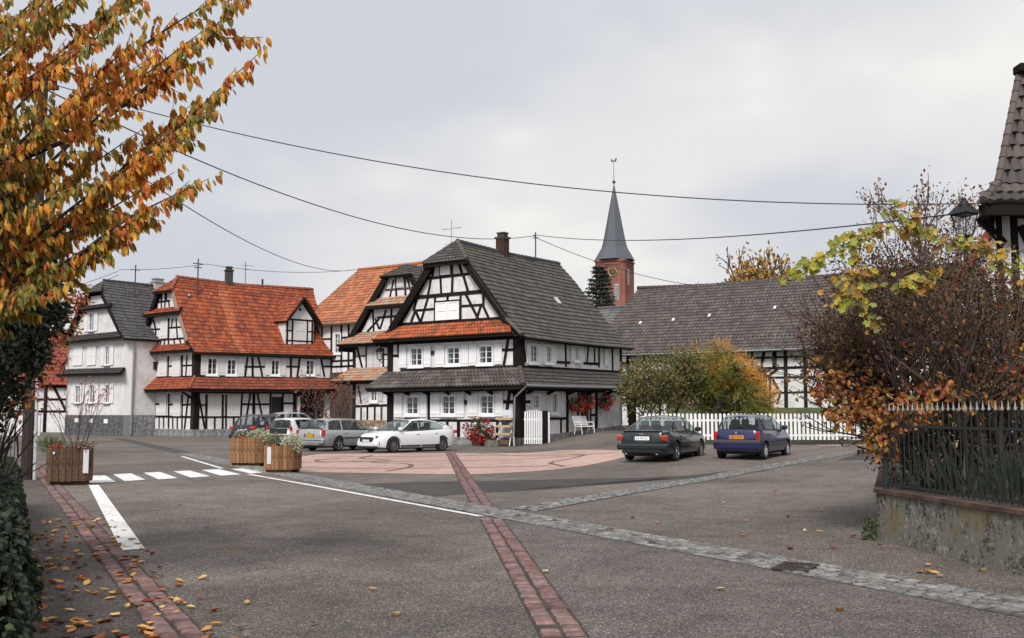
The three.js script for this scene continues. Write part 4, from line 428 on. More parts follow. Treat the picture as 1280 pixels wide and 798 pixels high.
// ---------------------------------------------------------------- barn with orange roof behind them
{
  const H = thing('timber_framed_barn', 'tall half-timbered barn with large orange tiled roof behind the narrow gable house', 'barn', -14.18, 0, -84), F = frame(H, -0.817, -0.576, 0.576, -0.817), P = F.P, g = F.gable, win = [[-0.39, 6.57, 0.21, 8.1]];
  wall(H, g, [[3.6, 0], [-6.6, 0], [-6.6, 9.1], [3.6, 9.1]], win, plaster, 'wall', 0.24, -1); windowAt(H, g, win[0], { flip: -1, rows: 4 });
  beams(H, g, [[3.5, 8.95, -6.5, 8.95, 0.2], [0.62, 8.8, 0.55, 3.5, 0.2], [-0.48, 8.8, -0.55, 5.4, 0.2], [-1.3, 8.8, -1.35, 5, 0.2], [3.5, 7.8, 0.6, 7.75, 0.15], [3.5, 5.9, -3, 5.95, 0.15], [3.5, 5.45, -3, 5.5, 0.16], [-0.5, 7.8, -3, 7.8, 0.15], [1.7, 8.8, 1.7, 5.5, 0.18], [2.9, 8.8, 2.9, 5.5, 0.18], [-2.2, 8.8, -2.2, 5.5, 0.18], [1.7, 7.6, 0.7, 6.0, 0.15]], timber, -1);
  boards(H, g, -3.6, 2.9, 0, 5.0, 26, 0.05);
  wall(H, F.planeAt(F.tx, F.tz, P(-6.6, 0, 0)), [[0, 0], [8, 0], [8, 9], [4, 13.2], [0, 9]], []); wall(H, F.planeAt(-F.tx, -F.tz, P(3.6, 0, 0)), [[-8, 0], [0, 0], [0, 9], [-8, 9]], []); wall(H, F.planeAt(F.ux, F.uz, P(0, 8, 0)), [[-6.6, 0], [3.6, 0], [3.6, 9], [-6.6, 9]], []);
  slope(H, 'roof_tiles', [P(4.2, -0.6, 8.95), P(1.55, 4, 13.9)], [P(-7.0, -0.6, 8.95), P(-6.9, 4, 13.9)], { tones: orangeT, row: 0.36, w: 0.24, seed: 61, sag: 0.1, stain: (f, t) => fbm(f * 18, t * 14, 3) > 0.62 ? [0.2, 0.1, 0.07, 0.5] : null });
  slope(H, 'roof_tiles', [P(-7, 8.6, 8.95), P(-6.9, 4, 13.9)], [P(4.2, 8.6, 8.95), P(1.55, 4, 13.9)], { tones: orangeT, row: 0.45, w: 0.35, seed: 62 }); slope(H, 'hip_tiles', [P(4.2, 8.6, 8.95), P(1.6, 4.05, 13.88)], [P(4.2, -0.6, 8.95), P(1.6, 3.95, 13.88)], { tones: orangeT, row: 0.4, w: 0.3, seed: 63 });
  caps(H, 'ridge_caps', [P(1.55, 4, 13.93), P(-7, 4, 13.93)], [0.36, 0.13, 0.06], 0.15); strip(H, 'eaves_board', P(4.1, -0.55, 8.85), P(-6.9, -0.55, 8.85), 0.14, 0.1, timberBrown[0]);
}
// ---------------------------------------------------------------- long barn behind the garden, on rising ground
{
  const H = thing('long_barn', 'long half-timbered barn with dark brown tiled roof behind the picket fence garden', 'barn', 13.73, 2.0, -64), F = frame(H, -0.817, -0.576, 0.576, -0.817), P = F.P, g = F.gable;
  const k = 1.1, Y = (v) => v * k, W0 = 7.6, W1 = -13;
  wall(H, g, [[W0, -0.6], [W1, -0.6], [W1, 3.7], [W0, 3.7]], [[-2.05, -0.5, 0.0, 2.3], [3.2, -0.5, 6.0, 2.4]], plaster, 'wall', 0.24, -1);
  { boards(H, g, -0.02, 2.07, -0.5, 2.3, 10, -0.06); boards(H, g, -6.02, -3.18, -0.5, 2.4, 14, -0.06); const lo = part(H, 'stone_base', bx(3.3, 0.7, 0.12), sandstone); g.put(lo, -1.6, 0, 0.04); }
  beams(H, g, [[-1.13, 3.62, -1.12, 2.4, 0.14], [-1.94, 3.59, -1.68, 2.4, 0.18], [-2.56, 3.62, -2.53, 2.43, 0.26], [7.5, 3.05, -12.8, 3.06, 0.13], [7.5, 2.41, -12.8, 2.42, 0.15], [-2.75, 2.37, -2.07, 1.9, 0.17], [-2.23, 1.74, -2.19, 0.01, 0.15], [-2.12, 1.85, -6, 1.83, 0.12], [-2.4, 1.73, -2.73, 1.13, 0.13], [-2.89, 1.02, -2.65, 0.28, 0.13], [-2.27, 0.92, -6, 0.97, 0.1], [-3.23, 3.54, -3.2, 0, 0.22], [7.5, 3.62, -12.8, 3.62, 0.16], [-4.4, 3.5, -4.4, 0, 0.2], [-5.6, 3.5, -5.3, 2.4, 0.16], [-6.2, 3.6, -6.2, 0, 0.22], [-8, 3.6, -8, 0, 0.22], [-10, 3.6, -10, 0, 0.22], [0.25, 3.6, 0.25, 0, 0.2], [1.4, 3.6, 1.1, 2.4, 0.16], [2.9, 3.6, 2.9, 0, 0.22], [6.3, 3.6, 6.3, 0, 0.22], [7.45, 3.6, 7.45, 0, 0.24], [4.5, 3.6, 4.8, 2.5, 0.16]], timber, -1);
  const back = 11, ru = 5.6, hR = 8.3;
  wall(H, F.planeAt(F.tx, F.tz, P(W1, 0, 0)), [[0, -0.6], [back, -0.6], [back, 3.6], [ru, hR], [0, 3.6]], []); wall(H, F.planeAt(-F.tx, -F.tz, P(W0, 0, 0)), [[-back, -0.6], [0, -0.6], [0, 3.6], [-ru, hR - 0.2], [-back, 3.6]], []); wall(H, F.planeAt(F.ux, F.uz, P(0, back, 0)), [[W1, -0.6], [W0, -0.6], [W0, 3.6], [W1, 3.6]], []);
  slope(H, 'roof_tiles', [P(10.2, -0.6, 3.6), P(9.7, ru, hR + 0.3)], [P(W1 - 0.4, -0.6, 3.55), P(W1 - 0.4, ru, hR + 0.25)], { tones: brownT, row: 0.34, w: 0.26, seed: 71, sag: 0.14, wave: 0.07, stain: (f, t) => fbm(f * 34, t * 16, 3) > 0.75 ? [0.17, 0.085, 0.055, 0.4] : fbm(f * 26 + 5, t * 13, 3) > 0.66 ? [0.075, 0.066, 0.063, 0.6] : null });
  slope(H, 'roof_tiles', [P(W1 - 0.4, back + 0.6, 3.55), P(W1 - 0.4, ru, hR + 0.25)], [P(10.2, back + 0.6, 3.55), P(9.7, ru, hR + 0.25)], { tones: brownT, row: 0.5, w: 0.4, seed: 72 });
  caps(H, 'ridge_caps', [P(9.7, ru, hR + 0.36), P(4, ru, hR + 0.14), P(-4, ru, hR + 0.16), P(W1 - 0.4, ru, hR + 0.3)], [0.06, 0.05, 0.05], 0.15); strip(H, 'eaves_board', P(9.5, -0.52, 3.45), P(W1 - 0.3, -0.52, 3.45), 0.13, 0.08, darkBoard); part(H, 'gutter', tube([P(9.5, -0.68, 3.5), P(0, -0.68, 3.46), P(W1, -0.68, 3.5)], 0.065, 12, 8), zinc);
  for (const [u, t] of [[7.6, 0.42], [5.2, 0.44], [2.7, 0.47], [-1.6, 0.53]]) { const v = part(H, 'roof_vent', rbx(0.16, 0.1, 0.3, 0.03), whiteWorn); v.position.copy(P(u, -0.6 + t * (ru + 0.6), 3.7 + t * (hR - 3.3))); v.rotation.set(0.7, F.gable.rot, 0, 'YXZ'); }
}
{ // low grey roof between the barn and the corner house
  const H = thing('outbuilding', 'grey roofed outbuilding glimpsed between the corner house and the barn', 'building', 12.6, 0, -81), F = frame(H, -0.817, -0.576, 0.576, -0.817), P = F.P;
  wall(H, F.gable, [[9, 0], [0, 0], [0, 6], [9, 6]], [], plaster, 'wall', 0.24, -1); wall(H, F.side, [[0, 0], [9, 0], [9, 6], [4.5, 10.2], [0, 6]], []); wall(H, F.planeAt(-F.tx, -F.tz, P(9, 0, 0)), [[-9, 0], [0, 0], [0, 6], [-4.5, 10.2], [-9, 6]], []);
  slope(H, 'roof_tiles', [P(9.4, -0.5, 5.8), P(9.4, 4.5, 10.75)], [P(-0.4, -0.5, 5.8), P(-0.4, 4.5, 10.75)], { tones: lightT, row: 0.36, w: 0.27, seed: 75, wave: 0.05 }); slope(H, 'roof_tiles', [P(-0.4, 9.5, 5.8), P(-0.4, 4.5, 10.75)], [P(9.4, 9.5, 5.8), P(9.4, 4.5, 10.75)], { tones: lightT, row: 0.5, w: 0.4, seed: 76 }); caps(H, 'ridge_caps', [P(9.4, 4.5, 10.8), P(-0.4, 4.5, 10.8)], [0.1, 0.1, 0.1], 0.15);
}
{ // church tower
  const T = thing('church_tower', 'red sandstone church tower with slender slate spire, clock and weathercock', 'tower', 13.95, 0, -140, R(-24)), w = 2.0, bm = texture(256, (u, v, i, j) => { const row = Math.floor(v * 16), cu = u * 8 + (row % 2) * 0.5, j2 = Math.abs(v * 16 - Math.round(v * 16)) < 0.07 || Math.abs(cu - Math.round(cu)) < 0.035, g = (0.78 + 0.22 * hash(Math.floor(cu), row)) * (j2 ? 1.1 : 1); return [g, g, g]; }, true, 1 / 2.5), brick = new THREE.MeshStandardMaterial({ color: col(0.27, 0.115, 0.085), map: bm, roughness: 0.95 }), slate = mat(0.075, 0.085, 0.105, 0.55);
  part(T, 'shaft', bx(2 * w, 22.2, 2 * w, 0, 11.1, 0), brick); part(T, 'cornice', merge([bx(2 * w + 0.35, 0.3, 2 * w + 0.35, 0, 22.2, 0), bx(2 * w + 0.15, 0.25, 2 * w + 0.15, 0, 21.8, 0)]), brick);
  for (const k of [-1, 1]) for (const q of [-1, 1]) part(T, 'corner_pier', bx(0.55, 22, 0.55, k * (w - 0.2), 11, q * (w - 0.2)), brick);
  { const s = new Soup(), ring = (r, y) => Array.from({ length: 8 }, (_, i) => { const a = Math.PI / 8 + i * Math.PI / 4; return V(Math.cos(a) * r, y, Math.sin(a) * r); }), sq = [[1, 1], [-1, 1], [-1, -1], [1, -1]], base = []; for (const [x, z] of sq) { base.push(V(x * (w + 0.35), 22.35, z * (w + 0.35))); }
    const rs = [[2.78, 22.4], [1.75, 24.2], [1.5, 25.2], [0.06, 32.9]].map(([r, y]) => ring(r, y)); for (let q = 0; q + 1 < rs.length; q++) for (let i = 0; i < 8; i++) { const j = (i + 1) % 8; s.quad(rs[q][j], rs[q][i], rs[q + 1][i], rs[q + 1][j]); } part(T, 'spire', s.geo(), slate); }
  part(T, 'weathercock', merge([bar(V(0, 32.8, 0), V(0, 36.2, 0), 0.05, 0.03), new THREE.SphereGeometry(0.24, 10, 8).translate(0, 33.3, 0), bx(0.7, 0.16, 0.05, 0, 36.2, 0), bx(0.2, 0.36, 0.05, 0.3, 36.4, 0, 0, -0.4), bx(0.2, 0.3, 0.05, -0.3, 36.35, 0, 0, 0.5)]), mat(0.12, 0.1, 0.06, 0.4, { metalness: 0.6 }));
  const c = part(T, 'clock_face', new THREE.CylinderGeometry(0.62, 0.62, 0.08, 24).rotateX(Math.PI / 2).translate(0.4, 20.6, w + 0.04), mat(0.05, 0.05, 0.045)); part(c, 'clock_ring', new THREE.TorusGeometry(0.55, 0.06, 6, 24).translate(0.4, 20.6, w + 0.09), mat(0.5, 0.4, 0.12, 0.4, { metalness: 0.7 })); part(c, 'clock_hand', merge([bx(0.05, 0.42, 0.03, 0.4, 20.75, w + 0.1), bx(0.3, 0.05, 0.03, 0.52, 20.6, w + 0.1)]), mat(0.5, 0.4, 0.12, 0.4, { metalness: 0.7 }));
  for (const [x, z, r] of [[0.9, w + 0.02, 0], [w + 0.02, 0.2, Math.PI / 2]]) { const v = part(T, 'louvre_window', merge([bx(0.7, 2.2, 0.06, 0, 0, 0), ...[0, 1, 2, 3, 4, 5].map((i) => bx(0.6, 0.08, 0.16, 0, -0.8 + i * 0.32, 0.05))]), mat(0.35, 0.33, 0.32)); v.position.set(x, r ? 20 : 17.9, z); v.rotation.y = r; }
}
{ // house glimpsed on the far left, behind the pole
  const H = thing('timber_framed_house', 'small half-timbered house with red roof in the distance behind the utility pole', 'house', -37.5, -1.4, -96), F = frame(H, -0.99, 0.12, 0.12, -0.99), P = F.P, w = [[2.2, 6.2, 3.2, 7.2]];
  wall(H, F.gable, [[11, 0], [-1, 0], [-1, 5.8], [11, 5.8]], [], plaster, 'wall', 0.24, -1); beams(H, F.gable, [[11, 5.6, -1, 5.6, 0.3], [11, 4.4, -1, 4.4, 0.2], [11, 3.3, -1, 3.3, 0.2], [0.6, 5.6, 0.6, 0, 0.3], [3, 5.6, 3, 3.3, 0.25], [4.5, 5.5, 3.4, 3.4, 0.25], [5.2, 5.6, 5.2, 0, 0.3], [8, 5.6, 8, 3.3, 0.25], [2.2, 3.3, 2.2, 1.3, 0.3]], timber, -1);
  wall(H, F.planeAt(F.tx, F.tz, P(-1, 0, 0)), [[0, 0], [8, 0], [8, 5.8], [4, 10], [0, 5.8]], []); wall(H, F.planeAt(-F.tx, -F.tz, P(11, 0, 0)), [[-8, 0], [0, 0], [0, 5.8], [-4, 10], [-8, 5.8]], []);
  slope(H, 'roof_tiles', [P(11.5, -0.6, 5.7), P(11.5, 4, 11)], [P(-1.5, -0.6, 5.7), P(-1.5, 4, 11)], { tones: [[0.2, 0.045, 0.03], [0.24, 0.055, 0.035], [0.16, 0.04, 0.03]], row: 0.45, w: 0.35, seed: 77 }); slope(H, 'roof_tiles', [P(-1.5, 8.6, 5.7), P(-1.5, 4, 11)], [P(11.5, 8.6, 5.7), P(11.5, 4, 11)], { tones: redT, row: 0.6, w: 0.5, seed: 78 });
  { const d = F.planeAt(-F.ux, -F.uz, P(0, 0.4, 0)); wall(H, d, [[1.2, 6.2], [3.8, 6.2], [3.8, 7.6], [2.5, 9], [1.2, 7.6]], [[2, 6.5, 3, 7.4]], plaster, 'dormer_wall', 0.2, -1); windowAt(H, d, [2, 6.5, 3, 7.4], { flip: -1, rows: 2 }); strip(H, 'barge_board', P(4.1, 0.2, 7.4), P(2.5, 0.2, 9.1), 0.2, 0.1, darkBoard); strip(H, 'barge_board', P(2.5, 0.2, 9.1), P(0.9, 0.2, 7.4), 0.2, 0.1, darkBoard); }
  const gm = thing('garden_wall', 'pale garden wall beneath the distant half-timbered house', 'wall', -41, 0, -80, 0.3); part(gm, 'wall', rbx(9, 1.6, 0.3, 0.03, 0, 0.8, 0), plasterGrey); part(gm, 'coping', rbx(9.1, 0.1, 0.4, 0.02, 0, 1.65, 0), plinthMat);
}

// ---------------------------------------------------------------- garden behind the picket fence, and its fence
const gardenH = (x, z) => mix(0.52, 2.04, smooth(42, 62, -z)) + (fbm(x * 0.6, z * 0.6, 3) - 0.5) * 0.12;
{
  const n = 26, m = 30, pos = [], idx = []; for (let j = 0; j <= m; j++) for (let i = 0; i <= n; i++) { const z = mix(-42.35, -72, j / m), x = mix(mix(5.2, 8.6, j / m), 30, i / n); pos.push(x, j ? gardenH(x, z) : gardenH(x, z), z); if (j && i) { const a = j * (n + 1) + i; idx.push(a - n - 2, a - n - 1, a, a - n - 2, a, a - 1); } }
  const g = new THREE.BufferGeometry(); g.setAttribute('position', new THREE.Float32BufferAttribute(pos, 3)); g.setIndex(idx); g.computeVertexNormals(); const u = new Float32Array(pos.length / 3 * 2); for (let i = 0; i < u.length / 2; i++) { u[i * 2] = pos[i * 3]; u[i * 2 + 1] = -pos[i * 3 + 2]; } g.setAttribute('uv', new THREE.BufferAttribute(u, 2));
  const lawnTex = texture(512, (u2, v, i, j) => { const n2 = fbm(u2 * 10, v * 10, 5, 10), f = hash(i, j), dry = smooth(0.5, 0.68, fbm(u2 * 5 + 3, v * 5, 4, 5)); return [mix(0.22, 0.34, dry) + (n2 - 0.5) * 0.3 + (f - 0.5) * 0.16, mix(0.28, 0.30, dry) + (n2 - 0.5) * 0.3 + (f - 0.5) * 0.16, mix(0.12, 0.2, dry) + (n2 - 0.5) * 0.2]; }, true, 1 / 4);
  structure('lawn', g, new THREE.MeshStandardMaterial({ map: lawnTex, roughness: 1 }));
  const kerb = thing('fence_footing', 'low mossy stone footing under the white picket fence', 'kerb', 0, 0, 0); part(kerb, 'kerb_stone', bx(9.2, 0.4, 0.22, 9.7, 0.42, -42.1), new THREE.MeshStandardMaterial({ color: col(0.16, 0.16, 0.12), map: stoneTex, roughness: 1 })); part(kerb, 'kerb_stone', (() => { const g2 = bx(0.2, 0.5, 26); const a = Math.atan2(3.3, 26); g2.rotateY(-a); return g2.translate(6.75, 0.62, -55.3); })(), plinthMat);
  const pk = (() => { const s = new THREE.Shape(); s.moveTo(-0.048, 0); s.lineTo(0.048, 0); s.lineTo(0.048, 1.04); s.quadraticCurveTo(0.048, 1.1, 0, 1.1); s.quadraticCurveTo(-0.048, 1.1, -0.048, 1.04); return new THREE.ExtrudeGeometry(s, { depth: 0.022, bevelEnabled: false }); })();
  const fence = (label, x0, z0, x1, z1, y, n2, slopeY = 0) => { const L = Math.hypot(x1 - x0, z1 - z0), t = thing('picket_fence', label, 'fence', x0, y, z0, Math.atan2(-(z1 - z0), x1 - x0)); for (const h of [0.25, 0.85]) { const r = part(t, 'rail', bx(L, 0.07, 0.04), whitePaint); r.position.set(L / 2, h + slopeY / 2, -0.035); r.rotation.z = Math.atan2(slopeY, L); } for (let i = 0; i < n2; i++) { const p = part(t, 'picket', pk, i % 7 === 3 ? whiteWorn : whitePaint); p.position.set((i + 0.5) * L / n2, 0.03 + slopeY * i / n2 + (hash(i, 9) - 0.5) * 0.015, 0); p.rotation.z = (hash(i, 4) - 0.5) * 0.015; p.scale.x = 0.95 + 0.15 * hash(i, 2); } for (const q of [0, 0.5, 1]) { const p = part(t, 'post', rbx(0.1, 1.05, 0.1, 0.01, 0, 0.5, 0), whitePaint); p.position.set(q * L, slopeY * q, -0.1); } return t; };
  fence('white picket fence along the garden behind the parked cars', 5.3, -42.1, 14.0, -42.1, 0.55, 52); fence('short white picket fence climbing beside the garden path', 6.0, -49.2, 7.5, -50.6, 0.95, 9, 0.12);
}
{ // gate of dark boards between the corner house and the barn
  const g = thing('board_gate', 'tall dark wooden gate beside the far end of the corner house', 'gate', 7.0, 0.62, -62.9, R(24)); for (let i = 0; i < 8; i++) part(g, 'board', bx(0.165, 3.1 + 0.04 * hash(i, 1), 0.05, 0.1 + i * 0.17, 1.55, 0), timber[i % 4]); part(g, 'rail', bx(1.4, 0.14, 0.05, 0.7, 0.6, -0.05), timber[0]); part(g, 'rail', bx(1.4, 0.14, 0.05, 0.7, 2.4, -0.05), timber[0]);
}
{ // the white slatted gate at the corner of the main house
  const g = thing('slatted_gate', 'white slatted garden gate with black post at the corner house', 'gate', 0.62, 0.03, -53.95, R(14)); for (let i = 0; i < 8; i++) { const h = 1.66 + 0.1 * Math.sin((i + 0.5) / 8 * Math.PI); part(g, 'slat', rbx(0.085, h, 0.025, 0.006, 0.06 + i * 0.122, 0.08 + h / 2, 0.02), whitePaint); } for (const y of [0.35, 1.35]) part(g, 'rail', bx(0.98, 0.09, 0.03, 0.49, y, -0.01), whitePaint);
  part(g, 'post', rbx(0.24, 1.8, 0.2, 0.01, 1.13, 0.9, 0), timber[2]); part(g, 'post', rbx(0.09, 1.72, 0.16, 0.01, 1.33, 0.86, -0.05), whitePaint);
}
{ // white bench on the side
  const b = thing('garden_bench', 'white slatted garden bench against the side of the corner house', 'bench', 4.06, hT(4.06, -58.2), -57.9, R(54.8)); const m = whitePaint;
  for (let i = 0; i < 5; i++) part(b, 'seat_slat', rbx(1.45, 0.03, 0.075, 0.01, 0, 0.44 - i * 0.006, -0.2 + i * 0.09), m); for (let i = 0; i < 6; i++) part(b, 'back_slat', rbx(1.45, 0.07, 0.025, 0.008, 0, 0.54 + i * 0.085, -0.26 - i * 0.03), m);
  for (const s of [-1, 1]) part(b, 'side_frame', merge([bar(V(s * 0.66, 0, 0.2), V(s * 0.66, 0.43, 0.16), 0.025), bar(V(s * 0.66, 0, -0.3), V(s * 0.66, 0.45, -0.22), 0.025), bar(V(s * 0.66, 0.43, 0.2), V(s * 0.66, 0.43, -0.24), 0.025), bar(V(s * 0.66, 0.43, -0.24), V(s * 0.66, 1.0, -0.44), 0.025), bar(V(s * 0.66, 0.66, 0.14), V(s * 0.66, 0.66, -0.3), 0.022), bar(V(s * 0.66, 0.43, 0.16), V(s * 0.66, 0.66, 0.14), 0.022)]), m);
}
{ // produce stand on wheels by the door
  const c = thing('produce_stand', 'white tiered stand with crates of produce beside the geranium tub', 'stand', -0.35, 0, -53.95, R(-30)), wd = mat(0.45, 0.33, 0.2, 0.8);
  part(c, 'frame', merge([-0.42, 0.42].flatMap((x) => [bar(V(x, 0.02, 0.3), V(x * 0.86, 0.5, 0.05), 0.025), bar(V(x * 0.86, 0.5, 0.05), V(x * 0.86, 1.35, -0.1), 0.022), bar(V(x, 0.02, -0.3), V(x * 0.86, 0.55, -0.1), 0.022)])), whitePaint);
  for (const [y, z] of [[0.58, 0.1], [0.98, 0], [1.36, -0.08]]) { const s = part(c, 'shelf', merge([bx(0.85, 0.03, 0.4, 0, y, z), bx(0.85, 0.12, 0.02, 0, y + 0.05, z + 0.2), bx(0.02, 0.12, 0.4, 0.42, y + 0.05, z), bx(0.02, 0.12, 0.4, -0.42, y + 0.05, z)]), wd); const r = rnd(77 + y * 10); const fr = []; for (let i = 0; i < 26; i++) fr.push(new THREE.IcosahedronGeometry(0.04 + 0.02 * r(), 1).translate((r() - 0.5) * 0.72, y + 0.06, z + (r() - 0.5) * 0.3)); part(s, 'fruit', merge(fr), mat(0.3, 0.06, 0.03, 0.5)); }
  part(c, 'sign_board', rbx(0.6, 0.3, 0.02, 0.005, 0, 1.72, -0.12), mat(0.62, 0.66, 0.75, 0.6)); part(c, 'crate', rbx(0.6, 0.24, 0.4, 0.02, 0, 0.2, -0.02), mat(0.12, 0.07, 0.05)); part(c, 'dark_bag', rbx(0.34, 0.3, 0.2, 0.05, -0.02, 1.17, 0), mat(0.02, 0.02, 0.03));
}
// ---------------------------------------------------------------- right-hand lot: retaining wall, iron fence
{
  const w = thing('retaining_wall', 'weathered rendered retaining wall with mossy stains under the iron fence', 'wall', 0, 0, 0);
  const wTex = texture(1024, (u, v, i, j) => { // grey render, black lichen runs, pale lime blooms, ochre damp on the corner
    const n = fbm(u * 12, v * 12, 5, 12), n2 = fbm(u * 60, v * 60, 4, 60), n3 = fbm(u * 200, v * 200, 2, 200), run = fbm(u * 44, v * 16, 5), f = hash(i, j), e = (n3 - 0.5) * 0.3 + (n2 - 0.5) * 0.3; let r = 0.44, g = 0.43, b = 0.40;
    const dark = smooth(0.48, 0.66, run * 0.5 + n * 0.5 + e * 1.3) * 0.55; r *= 1 - dark; g *= 1 - dark; b *= 1 - dark; const pale = smooth(0.53, 0.64, n2 * 0.6 + n * 0.2 + n3 * 0.2); r = mix(r, 0.62, pale * 0.7); g = mix(g, 0.62, pale * 0.7); b = mix(b, 0.6, pale * 0.7);
    const ochre = smooth(0.56, 0.7, fbm(u * 7, v * 7, 5, 7) + e * 0.5) * 0.5; r = mix(r, 0.44, ochre); g = mix(g, 0.38, ochre); b = mix(b, 0.24, ochre); const k = 1 + (f - 0.5) * 0.22; return [r * k, g * k, b * k];
  }); wTex.repeat.set(1 / 3.2, 1 / 3.2);
  const wm = new THREE.MeshStandardMaterial({ map: wTex, roughness: 0.97, bumpMap: wTex, bumpScale: 0.012 }), cm = new THREE.MeshStandardMaterial({ color: col(0.22, 0.13, 0.1), map: stoneTex, roughness: 0.95, bumpMap: stoneTex, bumpScale: 0.01 });
  const A = [4.81, -13.88], B = [6.4, -2], C = [8.7, -24.5];
  const seg = ([x0, z0], [x1, z1], th) => { const L = Math.hypot(x1 - x0, z1 - z0), a = Math.atan2(-(z1 - z0), x1 - x0); return { L, a, g: (h, y, d, o = 0) => { const q = new THREE.BoxGeometry(L + (o ? 0.06 : 0), h, d, Math.ceil(L / 0.15), Math.ceil(h / 0.1), 2), p = q.attributes.position, uv = q.attributes.uv; for (let i = 0; i < p.count; i++) { uv.setXY(i, p.getX(i), p.getY(i)); if (h > 0.3) p.setZ(i, p.getZ(i) + (fbm(p.getX(i) * 3 + 5, p.getY(i) * 4, 3) - 0.5) * 0.025); } q.computeVertexNormals(); return q.translate(L / 2, y, -d / 2 * th + (o || 0) * th).rotateY(a).translate(x0, 0, z0); } }; };
  const f = seg(A, B, 1), s = seg(A, C, -1);
  part(w, 'wall', f.g(0.64, 0.3, 0.26), wm); part(w, 'wall', s.g(0.64, 0.3, 0.26), wm); part(w, 'coping', f.g(0.05, 0.645, 0.32, 0.03), cm); part(w, 'coping', s.g(0.05, 0.6452, 0.32, 0.03), cm);
  const soil = new THREE.ShapeGeometry(new THREE.Shape([[5.05, 13.8], [6.6, 2], [16, 2], [16, 22.4], [8.6, 24]].map(([x, z]) => new THREE.Vector2(x, z)))).rotateX(-Math.PI / 2); structure('garden_soil', soil.translate(0, 0.56, 0), new THREE.MeshStandardMaterial({ color: col(0.05, 0.04, 0.03), roughness: 1 }));
  const green = mat(0.009, 0.02, 0.018, 0.5, { metalness: 0.2 }), pale = mat(0.3, 0.32, 0.31, 0.5, { metalness: 0.2 });
  const barG = new THREE.CylinderGeometry(0.009, 0.009, 1, 6).translate(0, 0.5, 0), tip = merge([new THREE.ConeGeometry(0.014, 0.1, 6).translate(0, 0.085, 0), new THREE.SphereGeometry(0.017, 6, 5).translate(0, 0.03, 0), bx(0.055, 0.012, 0.012, 0, 0.045, 0)]);
  const run = (label, q, [x0, z0], th, n, skip) => { const t = thing('iron_fence', label, 'fence', x0, 0.67, z0, q.a), L = n * 0.118, zz = -0.13 * th; for (const [h, k] of [[0.06, 0.022], [0.82, 0.024]]) part(t, 'rail', bx(L, 0.03, k, L / 2, h, zz), green); for (let i = 0; i < n; i++) { const b = part(t, 'fence_bar', barG, green); b.position.set((i + 0.5) * 0.118, 0.02, zz); b.scale.y = 0.98; b.rotation.z = (hash(i, n) - 0.5) * 0.012; const p = part(b, 'spear_tip', tip, pale); p.position.y = 1; p.scale.y = 1 / 0.98; } for (let i = 0; i < 2; i++) part(t, 'post', rbx(0.05, 1.2, 0.05, 0.006, i ? L : 0.02, 0.6, zz), green); };
  run('dark green iron railing with pale spear tips on the weathered wall, street front', f, A, 1, 62); run('dark green iron railing running back beside the lane from the wall corner', s, A, -1, 88);
}
